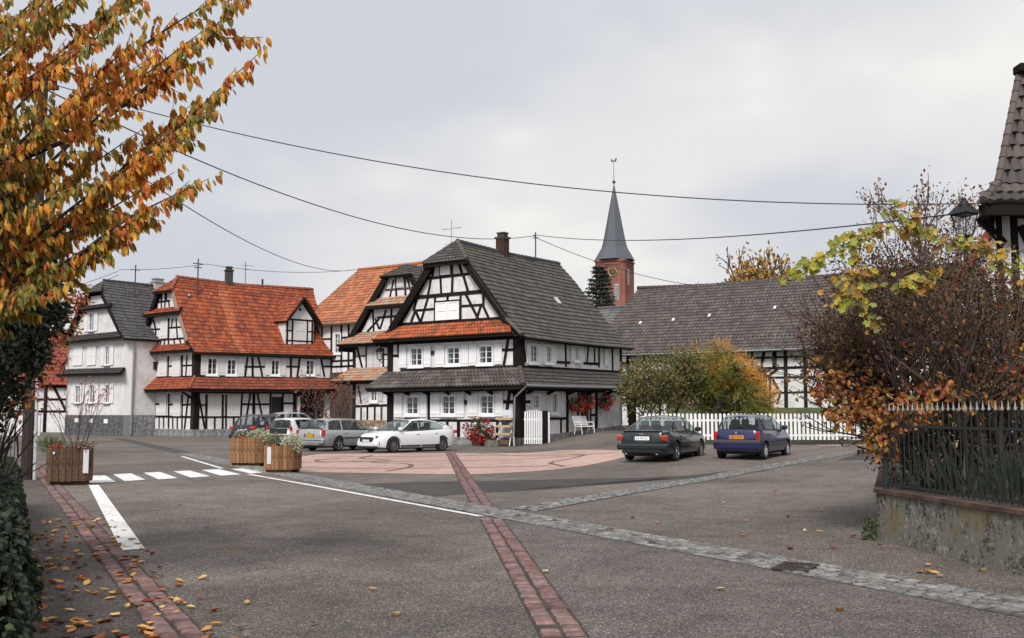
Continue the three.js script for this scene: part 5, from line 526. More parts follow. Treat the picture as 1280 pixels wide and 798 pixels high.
// ---------------------------------------------------------------- houses on the right
{
  const H = thing('timber_framed_house', 'dark-tiled half-timbered house with flared eaves rising over the shrub and lantern', 'house', 0, 0, 0), F = { at: (x, y, z) => V(x, y, z) }, pl = { at: (x, y, z = 0) => V(x, y, -23.4 + z), put(m, x, y, z = 0, phi = 0) { m.position.set(x, y, -23.4 + z); m.rotation.set(0, 0, phi); return m; } }, side = { put(m, x, y, z = 0, phi = 0) { m.position.set(11.1 - z, y, -23.4 - x); m.rotation.set(0, -Math.PI / 2, phi); return m; } };
  wall(H, pl, [[11.1, 0.5], [18, 0.5], [18, 6.4], [11.1, 6.4]], [], plaster); wall(H, { put: (m) => { m.position.set(11.1, 0, -23.4); m.rotation.set(0, -Math.PI / 2 - 0.5, 0); return m; } }, [[-8, 0.5], [0, 0.5], [0, 6.4], [-8, 6.4]], [], plaster);
  beams(H, pl, [[11.3, 6.3, 11.3, 0.6, 0.42], [11.1, 6.25, 18, 6.25, 0.3], [11.1, 3.6, 18, 3.6, 0.25], [12.6, 6.2, 12.6, 0.6, 0.25], [11.6, 5.9, 12.5, 3.8, 0.2], [14.2, 6.2, 14.2, 0.6, 0.25]]);
  { const b = part(H, 'corner_post', bx(0.4, 6, 0.06, 0, 3.3, 0), timber[0]); b.position.set(11.17, 0, -23.6); b.rotation.y = Math.PI / 2 - 0.5; }
  const A = [V(10.35, 6.28, -22.5), V(10.62, 6.42, -22.68), V(10.95, 6.78, -23.0), V(12.2, 9.75, -24.3)], B = [V(17, 6.28, -22.5), V(17, 6.42, -22.68), V(17, 6.78, -23.0), V(17, 9.75, -24.3)];
  // tiles near the edge are laid one by one
  const tones = [[0.062, 0.053, 0.05], [0.08, 0.067, 0.062], [0.05, 0.044, 0.043], [0.092, 0.078, 0.07]].map((c) => mat(...c, 0.75));
  const tileG = (() => { const s = new Soup(), n = 6; for (let i = 0; i < n; i++) { const a = i / n, b = (i + 1) / n, h = (e) => 0.05 * (0.5 - 0.5 * Math.cos(2 * Math.PI * Math.pow(e, 0.8))), y = (e) => 0.05 + h(e); s.quad(V(a - 0.5, 0, y(a)), V(b - 0.5, 0, y(b)), V(b - 0.5, 1.12, h(b)), V(a - 0.5, 1.12, h(a))); s.quad(V(a - 0.5, 0, -0.01), V(b - 0.5, 0, -0.01), V(b - 0.5, 0, y(b)), V(a - 0.5, 0, y(a))); } return s.geo(0.6); })();
  const len = [0]; for (let i = 1; i < A.length; i++) len.push(len[i - 1] + B[i].distanceTo(B[i - 1])); const LT = len[3], rows = 11, at = (Q, t) => { const d = t * LT; let i = 1; while (i < 3 && d > len[i]) i++; return Q[i - 1].clone().lerp(Q[i], (d - len[i - 1]) / (len[i] - len[i - 1])); };
  for (let i = 0; i < rows; i++) { const p = at(A, i / rows), q = at(A, Math.min(1, (i + 1) / rows)), qb = at(B, Math.min(1, (i + 1) / rows)), pb = at(B, i / rows), up = qb.clone().sub(pb), l = up.length(); up.normalize(); const nrm = V(1, 0, 0).cross(up).normalize(); for (let j = 0; j < 8; j++) { const m = part(H, 'roof_tile', tileG, tones[Math.floor(hash(i, j + 40) * 4)]); m.quaternion.setFromRotationMatrix(new THREE.Matrix4().makeBasis(V(1, 0, 0), up, nrm)); m.position.set(p.x + 0.13 + j * 0.235, p.y, p.z).addScaledVector(nrm, 0.01 + 0.008 * hash(j, i)); m.scale.set(0.24, l, 1); } }
  slope(H, 'roof_tiles', A.map((p) => V(p.x + 1.9, p.y, p.z)), B, { tones: brownT, row: 0.35, w: 0.235, seed: 81, wave: 0.05 }); { const q = new Soup(); for (let i = 0; i < 3; i++) q.quad(V(A[i].x, A[i].y - 0.03, A[i].z), V(17, A[i].y - 0.03, A[i].z), V(17, A[i + 1].y - 0.03, A[i + 1].z), V(A[i + 1].x, A[i + 1].y - 0.03, A[i + 1].z)); part(H, 'roof_boarding', q.geo(), darkBoard); }
  slope(H, 'roof_tiles', [V(15.35, 6.28, -31.5), V(15.6, 6.42, -31.6), V(15.95, 6.78, -31.8), V(16.6, 9.75, -32)], A.map((p) => p.clone()), { tones: brownT, row: 0.35, w: 0.24, seed: 82, wave: 0.05 });
  slope(H, 'roof_tiles', [V(17, 9.7, -26.4), V(17, 9.82, -24.3)], [V(13.6, 9.7, -26.4), V(12.25, 9.8, -24.3)], { tones: brownT, row: 0.35, w: 0.24, seed: 83, wave: 0.05 }); part(H, 'ridge_end', merge([rbx(0.3, 0.22, 0.4, 0.05, 12.2, 9.86, -24.2)]), darkBoard);
  caps(H, 'hip_caps', [A[0].clone().add(V(0, 0.04, 0)), A[2].clone().add(V(-0.02, 0.05, 0)), A[3].clone().add(V(-0.02, 0.05, 0))], [0.1, 0.08, 0.072], 0.09, 0.34);
  strip(H, 'eaves_board', V(10.4, 6.14, -22.6), V(17, 6.14, -22.6), 0.26, 0.16, darkBoard); strip(H, 'eaves_board', V(10.42, 6.14, -22.7), V(15.2, 6.14, -31), 0.26, 0.16, darkBoard); strip(H, 'bracket', V(10.6, 6.1, -23.3), V(11.15, 5.5, -23.3), 0.14, 0.14, timber[0]);
}
{
  const H = thing('timber_framed_house', 'white half-timbered house with red barge board half hidden behind the lilac shrub', 'house', 15.2, 0.3, -36), F = frame(H, 1, 0.02, 0.5, -1), P = F.P, pl = F.planeAt(1, 0.02, V(0, 0, 0)), w = [[1.5, 2.4, 2.4, 4.0], [3.6, 2.4, 4.5, 4.0], [1.6, 5.2, 2.4, 6.4]];
  wall(H, pl, [[0, 0], [8, 0], [8, 5.6], [4, 11.4], [0, 5.6]], w); for (const q of w) windowAt(H, pl, q, { rows: 3 });
  beams(H, pl, [[0.15, 5.6, 0.15, 0.3, 0.3], [0, 5.5, 8, 5.5, 0.25], [0, 4.6, 8, 4.6, 0.2], [0, 2.1, 8, 2.1, 0.2], [1.2, 8, 6.8, 8, 0.22], [2.9, 5.5, 2.9, 2.1, 0.2], [1.9, 8, 1.9, 5.6, 0.2], [2.6, 7.9, 3.2, 5.7, 0.18], [5, 8, 5, 5.6, 0.2], [6, 5.5, 6, 0.3, 0.25], [0.3, 4.5, 1.1, 2.2, 0.18]]); wall(H, pl, [[-0.05, 0], [8.05, 0], [8.05, 1.3], [-0.05, 1.3]], [], mat(0.55, 0.4, 0.16), 'plinth', 0.3, 1, 0.05);
  wall(H, F.planeAt(-0.447, 0.894, V(0, 0, 0)), [[-9, 0], [0, 0], [0, 5.6], [-9, 5.6]], []);
  slope(H, 'roof_tiles', [V(4.2, 5.0, -9), V(8.8, 11.6, -9)], [V(-0.6, 5.0, 0.6), V(4, 11.6, 0.6)], { tones: brownT, row: 0.36, w: 0.26, seed: 85 }); slope(H, 'roof_tiles', [V(8.6, 5.0, 0.6), V(4, 11.6, 0.6)], [V(13.4, 5.0, -9), V(8.8, 11.6, -9)], { tones: brownT, row: 0.4, w: 0.3, seed: 86 });
  strip(H, 'barge_board', V(-0.6, 4.95, 0.62), V(4, 11.55, 0.62), 0.26, 0.06, mat(0.2, 0.03, 0.02)); strip(H, 'barge_board', V(4, 11.55, 0.62), V(8.6, 4.95, 0.62), 0.26, 0.06, mat(0.2, 0.03, 0.02));
}
// ---------------------------------------------------------------- lanterns, pole, wires
function lantern(root, y, m = ironBlack) { // four-sided street lantern, base at y
  const pane = new THREE.MeshPhysicalMaterial({ color: col(0.9, 0.92, 0.92), transmission: 1, roughness: 0.15, thickness: 0 }), fr = [], pn = []; for (let i = 0; i < 4; i++) { const a = i * Math.PI / 2 + Math.PI / 4, b = a + Math.PI / 2, p = (t, r, h) => V(Math.cos(t) * r, h, Math.sin(t) * r); fr.push(bar(p(a, 0.15, 0), p(a, 0.26, 0.46), 0.014), bar(p(a, 0.15, 0), p(b, 0.15, 0), 0.014), bar(p(a, 0.26, 0.46), p(b, 0.26, 0.46), 0.018)); const s = new Soup(); s.quad(p(a, 0.145, 0.01), p(b, 0.145, 0.01), p(b, 0.25, 0.45), p(a, 0.25, 0.45)); pn.push(s.geo()); }
  const l = part(root, 'lantern_frame', merge(fr), m); l.position.y = y; for (const g of pn) part(l, 'pane', g, pane); part(l, 'lantern_roof', merge([new THREE.CylinderGeometry(0.14, 0.35, 0.2, 4).rotateY(Math.PI / 4).rotateY(Math.PI / 4 * 0).translate(0, 0.57, 0), new THREE.CylinderGeometry(0.08, 0.13, 0.1, 8).translate(0, 0.71, 0), new THREE.SphereGeometry(0.06, 8, 6).translate(0, 0.78, 0)]), m); part(l, 'bulb', new THREE.SphereGeometry(0.06, 8, 6).translate(0, 0.22, 0), mat(0.8, 0.8, 0.78, 0.3)); return l;
}
{ const t = thing('street_lantern', 'black post lantern standing among the shrub behind the iron fence', 'lantern', 9.7, 0.5, -22, 0.5); part(t, 'post', merge([bar(V(0, 0, 0), V(0, 4.95, 0), 0.07, 0.045, 10), new THREE.CylinderGeometry(0.09, 0.09, 0.06, 10).translate(0, 4.93, 0)]), ironBlack); lantern(t, 4.95); }
const wallLantern = (label, x, y, z, ax, az) => { const t = thing('wall_lantern', label, 'lantern', x, y, z); lantern(t, 0); part(t, 'bracket', merge([tube([V(ax, -0.25, az), V(ax * 0.6, -0.45, az * 0.6), V(ax * 0.3, -0.2, az * 0.3), V(0, -0.1, 0)], 0.022, 16, 6), bar(V(ax, 0.05, az), V(0, -0.05, 0), 0.02), bar(V(0, -0.12, 0), V(0, 0.02, 0), 0.03)]), ironBlack); };
wallLantern('black wrought-iron lantern on the left corner of the corner house', -7.55, 4.75, -59.2, 0.5, -0.3); wallLantern('black wrought-iron lantern between the white house and the red-roofed house', -29.6, 6.0, -79.8, 0.95, -1.3);
{ const t = thing('utility_pole', 'weathered wooden utility pole with pale conduit beside the planter', 'pole', -12.25, 0, -26.5); part(t, 'pole', new THREE.CylinderGeometry(0.12, 0.165, 10.4, 14).translate(0, 5.2, 0), new THREE.MeshStandardMaterial({ color: col(0.10, 0.075, 0.062), roughness: 0.95, bumpMap: woodTex, bumpScale: 0.02, map: woodTex })); part(t, 'conduit', merge([bar(V(0.22, 0, 0.06), V(0.17, 4.2, 0.05), 0.045, 0.045, 8), bar(V(0.2, 1.2, 0.06), V(0.02, 1.2, 0.02), 0.02), bar(V(0.17, 3.2, 0.06), V(0.02, 3.2, 0.02), 0.02)]), mat(0.46, 0.45, 0.5, 0.5)); part(t, 'crossarm', merge([bx(0.9, 0.1, 0.09, 0, 10.1, 0.12), ...[-0.38, 0, 0.38].map((x) => new THREE.CylinderGeometry(0.035, 0.045, 0.14, 8).translate(x, 10.22, 0.12))]), barkDark); }
{
  const wm = mat(0.03, 0.03, 0.032, 0.6), wire = (label, a, b, sag, r = 0.014) => { const pts = []; for (let i = 0; i <= 16; i++) { const t = i / 16, p = V(...a).lerp(V(...b), t); p.y -= 4 * sag * t * (1 - t); pts.push(p); } return solo('overhead_wire', tube(pts, r, 32, 5), wm, label, 'wire', 'overhead wires'); };
  const top = [-12.1, 10.25, -26.4];
  wire('overhead wire from the utility pole to the eaves of the dark-tiled house', top, [10.45, 6.3, -22.7], 0.95, 0.014); wire('overhead wire from the utility pole to the mast on the corner house', [-12.2, 10.1, -26.4], [1.42, 12.55, -63], 1.5, 0.02); wire('overhead wire from the utility pole to the orange-roofed barn', [-12.3, 9.7, -26.4], [-13.3, 13.95, -88], 1.5, 0.02);
  wire('overhead wire from the mast on the corner house to the dark-tiled house', [1.42, 12.6, -63], [10.5, 6.15, -22.7], 0.5, 0.02); wire('overhead wire from the mast on the corner house down to the long barn', [1.42, 12.45, -63], [12.4, 10.6, -71.7], 0.4, 0.02);
  wire('overhead wire between the roof masts of the white house and red-roofed house', [-29.9, 12.6, -78.4], [-23.6, 13.2, -79.6], 0.15, 0.02); wire('overhead wire from the red-roofed house mast across to the orange-roofed barn', [-23.6, 13.2, -79.6], [-13.6, 13.95, -88.3], 0.4, 0.02); wire('overhead wire from the white house mast out to the far left', [-29.9, 12.5, -78.4], [-42, 10.2, -82], 0.4, 0.02); wire('second overhead wire from the white house mast out to the far left', [-29.9, 12.2, -78.4], [-42, 9.3, -82], 0.4, 0.02);
}
// ---------------------------------------------------------------- planters
const boardTex = texture(512, (u, v, i, j) => { const g = 0.72 + 0.7 * (fbm(u * 3, v * 60, 4) - 0.5) + 0.25 * (fbm(u * 9, v * 9, 3) - 0.5); return [g, g * 0.98, g * 0.96]; });
const plankMats = [[0.4, 0.21, 0.095], [0.5, 0.27, 0.125], [0.32, 0.165, 0.08], [0.55, 0.33, 0.18]].map((c) => new THREE.MeshStandardMaterial({ color: col(...c), map: boardTex, roughness: 0.85, bumpMap: boardTex, bumpScale: 0.004 })), plankDark = [[0.2, 0.115, 0.066], [0.26, 0.145, 0.078], [0.165, 0.095, 0.058]].map((c) => new THREE.MeshStandardMaterial({ color: col(...c), map: boardTex, roughness: 0.85, bumpMap: boardTex, bumpScale: 0.004 }));
function planter(label, x, z, turn, w, h, n, mats, strip_) {
  const t = thing('wooden_planter', label, 'planter', x, 0, z, turn, 'wooden planters'), foot = 0.1, pw = w / n; part(t, 'foot', bx(w * 0.86, foot, 0.12, 0, foot / 2, w * 0.34), mats[0]); part(t, 'foot', bx(w * 0.86, foot, 0.12, 0, foot / 2, -w * 0.34), mats[0]);
  const c = 0.13 * w; for (let s = 0; s < 4; s++) { const a = s * Math.PI / 2, inner = w - 2 * c, m = Math.max(4, n - 1), q = inner / m; for (let i = 0; i < m; i++) { const b = part(t, 'plank', rbx(q - 0.008, h + 0.01 * hash(i, s), 0.035, 0.006), mats[Math.floor(hash(i + s * 9, 33 + Math.round(x)) * mats.length)]); const lx = -inner / 2 + (i + 0.5) * q; b.position.set(Math.cos(a) * lx + Math.sin(a) * w / 2, foot + h / 2, -Math.sin(a) * lx + Math.cos(a) * w / 2); b.rotation.y = a; } const a2 = a + Math.PI / 4, cl = c * 1.414, b = part(t, 'plank', rbx(cl - 0.006, h, 0.035, 0.006), mats[s % mats.length]); const rr = (w / 2) * 1.414 - c * 0.707; b.position.set(Math.sin(a2) * rr, foot + h / 2, Math.cos(a2) * rr); b.rotation.y = a2; }
  part(t, 'soil', bx(w * 0.88, 0.04, w * 0.88, 0, foot + h - 0.06, 0), mat(0.03, 0.022, 0.016)); part(t, 'floor', bx(w * 0.86, 0.04, w * 0.86, 0, foot + 0.05, 0), mats[0]);
  if (strip_) part(t, 'reflector_strip', rbx(0.12, h * 0.72, 0.012, 0.004, strip_, foot + h * 0.6, w / 2 + 0.025), mat(0.6, 0.6, 0.64, 0.4)); return { x, z, w, top: foot + h - 0.04, turn };
}
const pots = [planter('dark brown wooden planter with a leafless red-leaved sapling', -10.43, -24.75, R(20), 0.96, 0.76, 6, plankDark, 0.36), planter('chestnut wooden planter with white-leaved plants at the crossing', -8.42, -33.9, R(-14), 1.1, 0.78, 7, plankMats, 0), planter('smaller chestnut wooden planter with white strip and round silvery bush', -6.5, -29.75, R(-12), 0.84, 0.66, 6, plankMats, -0.22)];
part(scene.children.find((o) => o.name === 'wooden_planter'), 'number_tag', rbx(0.035, 0.05, 0.01, 0.003, -0.33, 0.76, 0.55), whitePaint);

// ---------------------------------------------------------------- cars
function curve(pts) { return (x) => { if (x <= pts[0][0]) return pts[0][1]; for (let i = 1; i < pts.length; i++) if (x <= pts[i][0]) { const [a, ya] = pts[i - 1], [b, yb] = pts[i], t = (x - a) / (b - a), m = (k) => { const p = pts[Math.max(0, k - 1)], q = pts[Math.min(pts.length - 1, k + 1)]; return (q[1] - p[1]) / (q[0] - p[0]); }, h = b - a, t2 = t * t, t3 = t2 * t; return (2 * t3 - 3 * t2 + 1) * ya + (t3 - 2 * t2 + t) * h * m(i - 1) * 0.7 + (-2 * t3 + 3 * t2) * yb + (t3 - t2) * h * m(i) * 0.7; } return pts[pts.length - 1][1]; }; }
const carGlass = new THREE.MeshPhysicalMaterial({ color: col(0.66, 0.74, 0.73), roughness: 0.02, transmission: 1, thickness: 0, ior: 1.5, side: THREE.DoubleSide }), tyreMat = mat(0.014, 0.014, 0.015, 0.9), rimMat = mat(0.42, 0.43, 0.44, 0.35, { metalness: 0.85 }), blackPlastic = mat(0.016, 0.016, 0.018, 0.6), greyPlastic = mat(0.06, 0.06, 0.065, 0.7), seatMat = mat(0.03, 0.03, 0.034, 0.95), chrome = mat(0.7, 0.7, 0.7, 0.15, { metalness: 1 }), lampRed = new THREE.MeshPhysicalMaterial({ color: col(0.42, 0.012, 0.012), roughness: 0.15, clearcoat: 1 }), lampAmber = new THREE.MeshPhysicalMaterial({ color: col(0.55, 0.12, 0.01), roughness: 0.15, clearcoat: 1 }), lampClear = new THREE.MeshPhysicalMaterial({ color: col(0.55, 0.57, 0.6), roughness: 0.08, clearcoat: 1, metalness: 0.4 });
const paintOf = (r, g, b, metal = 0.15) => new THREE.MeshPhysicalMaterial({ color: col(r, g, b), roughness: 0.38, metalness: metal, clearcoat: 1, clearcoatRoughness: 0.06 });
function plateTex(text, bg, fg, blue) { const c = document.createElement('canvas'); c.width = 256; c.height = 56; const x = c.getContext('2d'); x.fillStyle = bg; x.fillRect(0, 0, 256, 56); if (blue) { x.fillStyle = '#2b4fb0'; x.fillRect(0, 0, 26, 56); } x.fillStyle = fg; x.font = 'bold 40px sans-serif'; x.textAlign = 'center'; x.textBaseline = 'middle'; x.fillText(text, 138, 30); const t = new THREE.CanvasTexture(c); t.colorSpace = THREE.SRGBColorSpace; return t; }
const csg = new Evaluator(); csg.useGroups = false; csg.attributes = ['position', 'normal', 'uv'];
const wheelGeos = new Map();
function wheelParts(r, spokes, w = 0.19) { const key = r + '_' + spokes; if (!wheelGeos.has(key)) { const p = [[r * 0.66, -w / 2], [r * 0.9, -w / 2], [r * 0.98, -w * 0.36], [r, -w * 0.2], [r, w * 0.2], [r * 0.98, w * 0.36], [r * 0.9, w / 2], [r * 0.66, w / 2], [r * 0.64, w * 0.3], [r * 0.64, -w * 0.3], [r * 0.66, -w / 2]].map(([a, b]) => new THREE.Vector2(a, b)); const tyre = new THREE.LatheGeometry(p, 30).rotateX(Math.PI / 2), rim = [new THREE.TorusGeometry(r * 0.64, r * 0.035, 6, 28).translate(0, 0, w * 0.4), new THREE.CylinderGeometry(r * 0.13, r * 0.15, 0.05, 12).rotateX(Math.PI / 2).translate(0, 0, w * 0.4)]; for (let i = 0; i < spokes; i++) { const g = bx(r * 0.5, r * (spokes > 6 ? 0.1 : 0.2), 0.03, r * 0.36, 0, w * 0.36); g.rotateZ(i * 2 * Math.PI / spokes + 0.3); rim.push(g); } const hub = new THREE.CylinderGeometry(r * 0.63, r * 0.63, 0.04, 24).rotateX(Math.PI / 2).translate(0, 0, -w * 0.05); wheelGeos.set(key, [tyre, merge(rim), hub]); } return wheelGeos.get(key); }
function car(name, label, x, z, y, heading, o) {
  const t = thing(name, label, 'car', x, y, z, R(90 - heading)), { L, W, r, af, ar } = o, hw = W / 2, belt = curve(o.belt), roof = curve(o.roof), yb = o.yb || 0.2, x0 = -L / 2, x1 = L / 2, paint = o.paint;
  const wid = (q) => { const e = Math.min(q - x0, x1 - q), c = o.corner || 0.62, f = e < c ? 1 - Math.pow(1 - e / c, 2.6) * (o.pinch || 0.2) : 1; return hw * f * (q < 0 ? 1 - 0.03 * Math.pow(q / x0, 2) : 1 - 0.04 * Math.pow(q / x1, 2)); };
  const low = (q) => yb + 0.1 * Math.pow(Math.max(0, Math.abs(q) / (L / 2) - 0.8) / 0.2, 2);
  const sec = (q) => { const w = wid(q), a = low(q), b = belt(q), H = b - a; return [[0, a], [w - 0.14, a], [w - 0.045, a + 0.05], [w - 0.01, a + H * 0.24], [w, a + H * 0.5], [w - 0.008, a + H * 0.68], [w - 0.035, a + H * 0.86], [w - 0.08, b - 0.025], [w - 0.15, b], [0, b + 0.025]]; };
  { // closed shell, wheel arches cut out
    const N = 44, st = []; for (let i = 0; i <= N; i++) { const q = x0 + (x1 - x0) * (0.5 - 0.5 * Math.cos(Math.PI * i / N)) * 0.5 + (x1 - x0) * i / N * 0.5; st.push([q, sec(q)]); }
    const ring = ([q, p]) => [...p.map(([w, h]) => V(q, h, w)), ...p.slice(1, -1).reverse().map(([w, h]) => V(q, h, -w))], rings = st.map(ring), n = rings[0].length, s = new Soup();
    for (let i = 0; i < N; i++) for (let j = 0; j < n; j++) { const k = (j + 1) % n; s.quad(rings[i][j], rings[i + 1][j], rings[i + 1][k], rings[i][k]); }
    for (const [i, f] of [[0, 1], [N, 0]]) { const c = V(st[i][0] + (f ? -0.015 : 0.015), (low(st[i][0]) + belt(st[i][0])) / 2, 0); for (let j = 0; j < n; j++) { const k = (j + 1) % n; f ? s.tri(rings[i][j], rings[i][k], c) : s.tri(rings[i][k], rings[i][j], c); } }
    const g = s.geo(), gi = mergeVertices((() => { const q = new THREE.BufferGeometry(); q.setAttribute('position', g.attributes.position); q.setAttribute('uv', new THREE.BufferAttribute(new Float32Array(g.attributes.position.count * 2), 2)); return q; })(), 1e-5); gi.computeVertexNormals();
    let body = new Brush(gi); body.updateMatrixWorld(); for (const ax of [af, ar]) for (const k of [-1, 1]) { const b = new Brush(new THREE.CylinderGeometry(r + 0.055, r + 0.055, 0.5, 32).rotateX(Math.PI / 2).translate(ax, r + 0.01, k * (hw - 0.02))); b.updateMatrixWorld(); body = csg.evaluate(body, b, SUBTRACTION); body.updateMatrixWorld(); }
    const bg = plain(body.geometry); part(t, 'body', toCreasedNormals(bg, 0.5), paint);
    part(t, 'underbody', bx(L * 0.84, 0.12, W * 0.7, 0, yb + 0.02, 0), blackPlastic);
  }
  const xw = o.roof[o.roof.length - 1][0], xr = o.roof[0][0], gl = (q, e) => { const wb = wid(q) - 0.085, b = belt(q) - 0.02, h = Math.max(0.001, roof(q) - b), wr = wb - (o.tumble || 0.19) * Math.min(1, h / 0.42), P = [[0, wb, b], [0.6, wr + 0.02, b + h * 0.85], [0.72, wr - 0.06, b + h * 0.96], [1, 0, b + h + 0.012]]; let i = 1; while (i < 3 && e > P[i][0]) i++; const f = (e - P[i - 1][0]) / (P[i][0] - P[i - 1][0]); return V(q, mix(P[i - 1][2], P[i][2], f), mix(P[i - 1][1], P[i][1], f)); };
  { const s = new Soup(), N = 36, E = [0, 0.2, 0.4, 0.6, 0.66, 0.72, 0.86, 1]; for (let i = 0; i < N; i++) { const a = mix(xr, xw, i / N), b = mix(xr, xw, (i + 1) / N); for (let j = 0; j + 1 < E.length; j++) for (const k of [1, -1]) { const m = (p) => V(p.x, p.y, p.z * k), q = [m(gl(a, E[j])), m(gl(b, E[j])), m(gl(b, E[j + 1])), m(gl(a, E[j + 1]))]; k > 0 ? s.quad(...q) : s.quad(q[3], q[2], q[1], q[0]); } } part(t, 'window_glass', s.geo(0.4), carGlass); }
  const skin = (nm, quad, m, off = 0.012, both = true, res = 10) => { for (const k of both ? [1, -1] : [1]) { const s = new Soup(), pt = (u, v) => { const q = mix(mix(quad[0][0], quad[1][0], u), mix(quad[3][0], quad[2][0], u), v), e = mix(mix(quad[0][1], quad[1][1], u), mix(quad[3][1], quad[2][1], u), v), p = gl(q, e), c = V(p.x * 0.98, p.y - 0.6, 0), d = p.clone().sub(c).normalize(); return p.addScaledVector(d, off); }; for (let i = 0; i < res; i++) for (let j = 0; j < res; j++) { const q = [pt(i / res, j / res), pt((i + 1) / res, j / res), pt((i + 1) / res, (j + 1) / res), pt(i / res, (j + 1) / res)].map((p) => V(p.x, p.y, p.z * k)); k > 0 ? s.quad(...q) : s.quad(q[3], q[2], q[1], q[0]); } part(t, nm, s.geo(0.5), m); } };
  const [rr, rf] = o.header; skin('roof_panel', [[rr, 0.6], [rf, 0.6], [rf, 1.0], [rr, 1.0]], o.roofPaint || paint, 0.014);
  skin('pillar', [[xw - 0.14, 0], [xw - 0.02, 0], [rf + 0.02, 0.6], [rf - 0.1, 0.6]], paint); for (const b of o.pillarB || [0]) skin('pillar', [[b - 0.05, 0], [b + 0.05, 0], [b + 0.04, 0.6], [b - 0.06, 0.6]], blackPlastic, 0.01); if (o.pillarC) skin('pillar', o.pillarC, paint); if (o.pillarD) skin('pillar', o.pillarD, paint); skin('pillar', [[xr + 0.03, 0], [xr + 0.14, 0], [rr + 0.06, 0.62], [rr - 0.03, 0.62]], o.rearPillar || paint);
  skin('window_trim', [[xr + 0.1, 0], [xw - 0.1, 0], [xw - 0.1, 0.05], [xr + 0.1, 0.05]], blackPlastic, 0.006, true, 14);
  part(t, 'seats', merge([[0.42, 0.38], [0.42, -0.38], [-0.55, 0.4], [-0.55, -0.4]].flatMap(([a, b]) => [rbx(0.16, 0.5, 0.46, 0.06, a - 0.15, 0.85, b), rbx(0.1, 0.18, 0.26, 0.04, a - 0.2, 1.18, b)]).concat([rbx(0.4, 0.2, W * 0.7, 0.05, xw - 0.42, 0.88, 0)])), seatMat);
  // doors: shallow skins proud of the body side, with a handle each
  const sideP = (q, f) => { const s = sec(q), i = clamp(f, 0, 0.999) * 5, a = Math.floor(i), u = i - a; return [mix(s[2 + a][0], s[3 + a][0], u), mix(s[2 + a][1], s[3 + a][1], u)]; };
  for (const [a, b] of o.doors) for (const k of [1, -1]) { const s = new Soup(), n = 8, m = 8, pt = (i, j) => { const q = mix(a, b, i / n), [w, h] = sideP(q, 0.14 + 0.84 * j / m); return V(q, h, (w + 0.005) * k); }; for (let i = 0; i < n; i++) for (let j = 0; j < m; j++) { const q = [pt(i, j), pt(i + 1, j), pt(i + 1, j + 1), pt(i, j + 1)]; k > 0 ? s.quad(...q) : s.quad(q[3], q[2], q[1], q[0]); } const d = part(t, 'door', s.geo(0.6), paint); const [hw2, hh] = sideP(a + 0.16, 0.74); part(d, 'handle', rbx(0.18, 0.035, 0.04, 0.012, a + 0.18, hh, (hw2 + 0.018) * k), o.handle || paint); if (o.moulding) { const [w3, h3] = sideP((a + b) / 2, o.mouldingAt || 0.42); part(d, 'moulding', rbx(b - a - 0.03, 0.06, 0.025, 0.008, (a + b) / 2, h3, (w3 + 0.012) * k), o.moulding); } }
  for (const ax of [af, ar]) for (const k of [1, -1]) { const [ty, ri, hub] = wheelParts(r, o.spokes || 5); const w = part(t, 'wheel', ty, tyreMat); w.position.set(ax, r, k * (hw - 0.115)); if (k < 0) w.rotation.y = Math.PI; part(w, 'rim', ri, o.rim || rimMat); part(w, 'hub', hub, greyPlastic); }
  for (const k of [1, -1]) { const [w] = sideP(xw - 0.2, 0.9), m = part(t, 'mirror', merge([rbx(0.12, 0.15, 0.2, 0.045, xw - 0.3, belt(xw - 0.3) + 0.08, (w + 0.06) * k)]), o.mirrorPaint || paint); }
  for (const [nm, m, ax, ay, az, dx, dy, dz, rad = 0.02, ry = 0] of o.bits) { const list = az ? [1, -1] : [1]; for (const k of list) { const b = part(t, nm, rbx(dx, dy, dz, Math.min(rad, dx * 0.45, dy * 0.45, dz * 0.45)), m); b.position.set(ax, ay, az * k); b.rotation.y = ry * k; } }
  if (o.plate) { const [tx, bg, fg, ax, ay, bl] = o.plate, m = [blackPlastic, blackPlastic, blackPlastic, blackPlastic, blackPlastic, blackPlastic], face = new THREE.MeshStandardMaterial({ map: plateTex(tx, bg, fg, bl), roughness: 0.4 }); const p = part(t, 'number_plate', new THREE.PlaneGeometry(0.52, 0.115), face); p.position.set(ax, ay, 0); p.rotation.y = ax < 0 ? -Math.PI / 2 : Math.PI / 2; }
  return t;
}
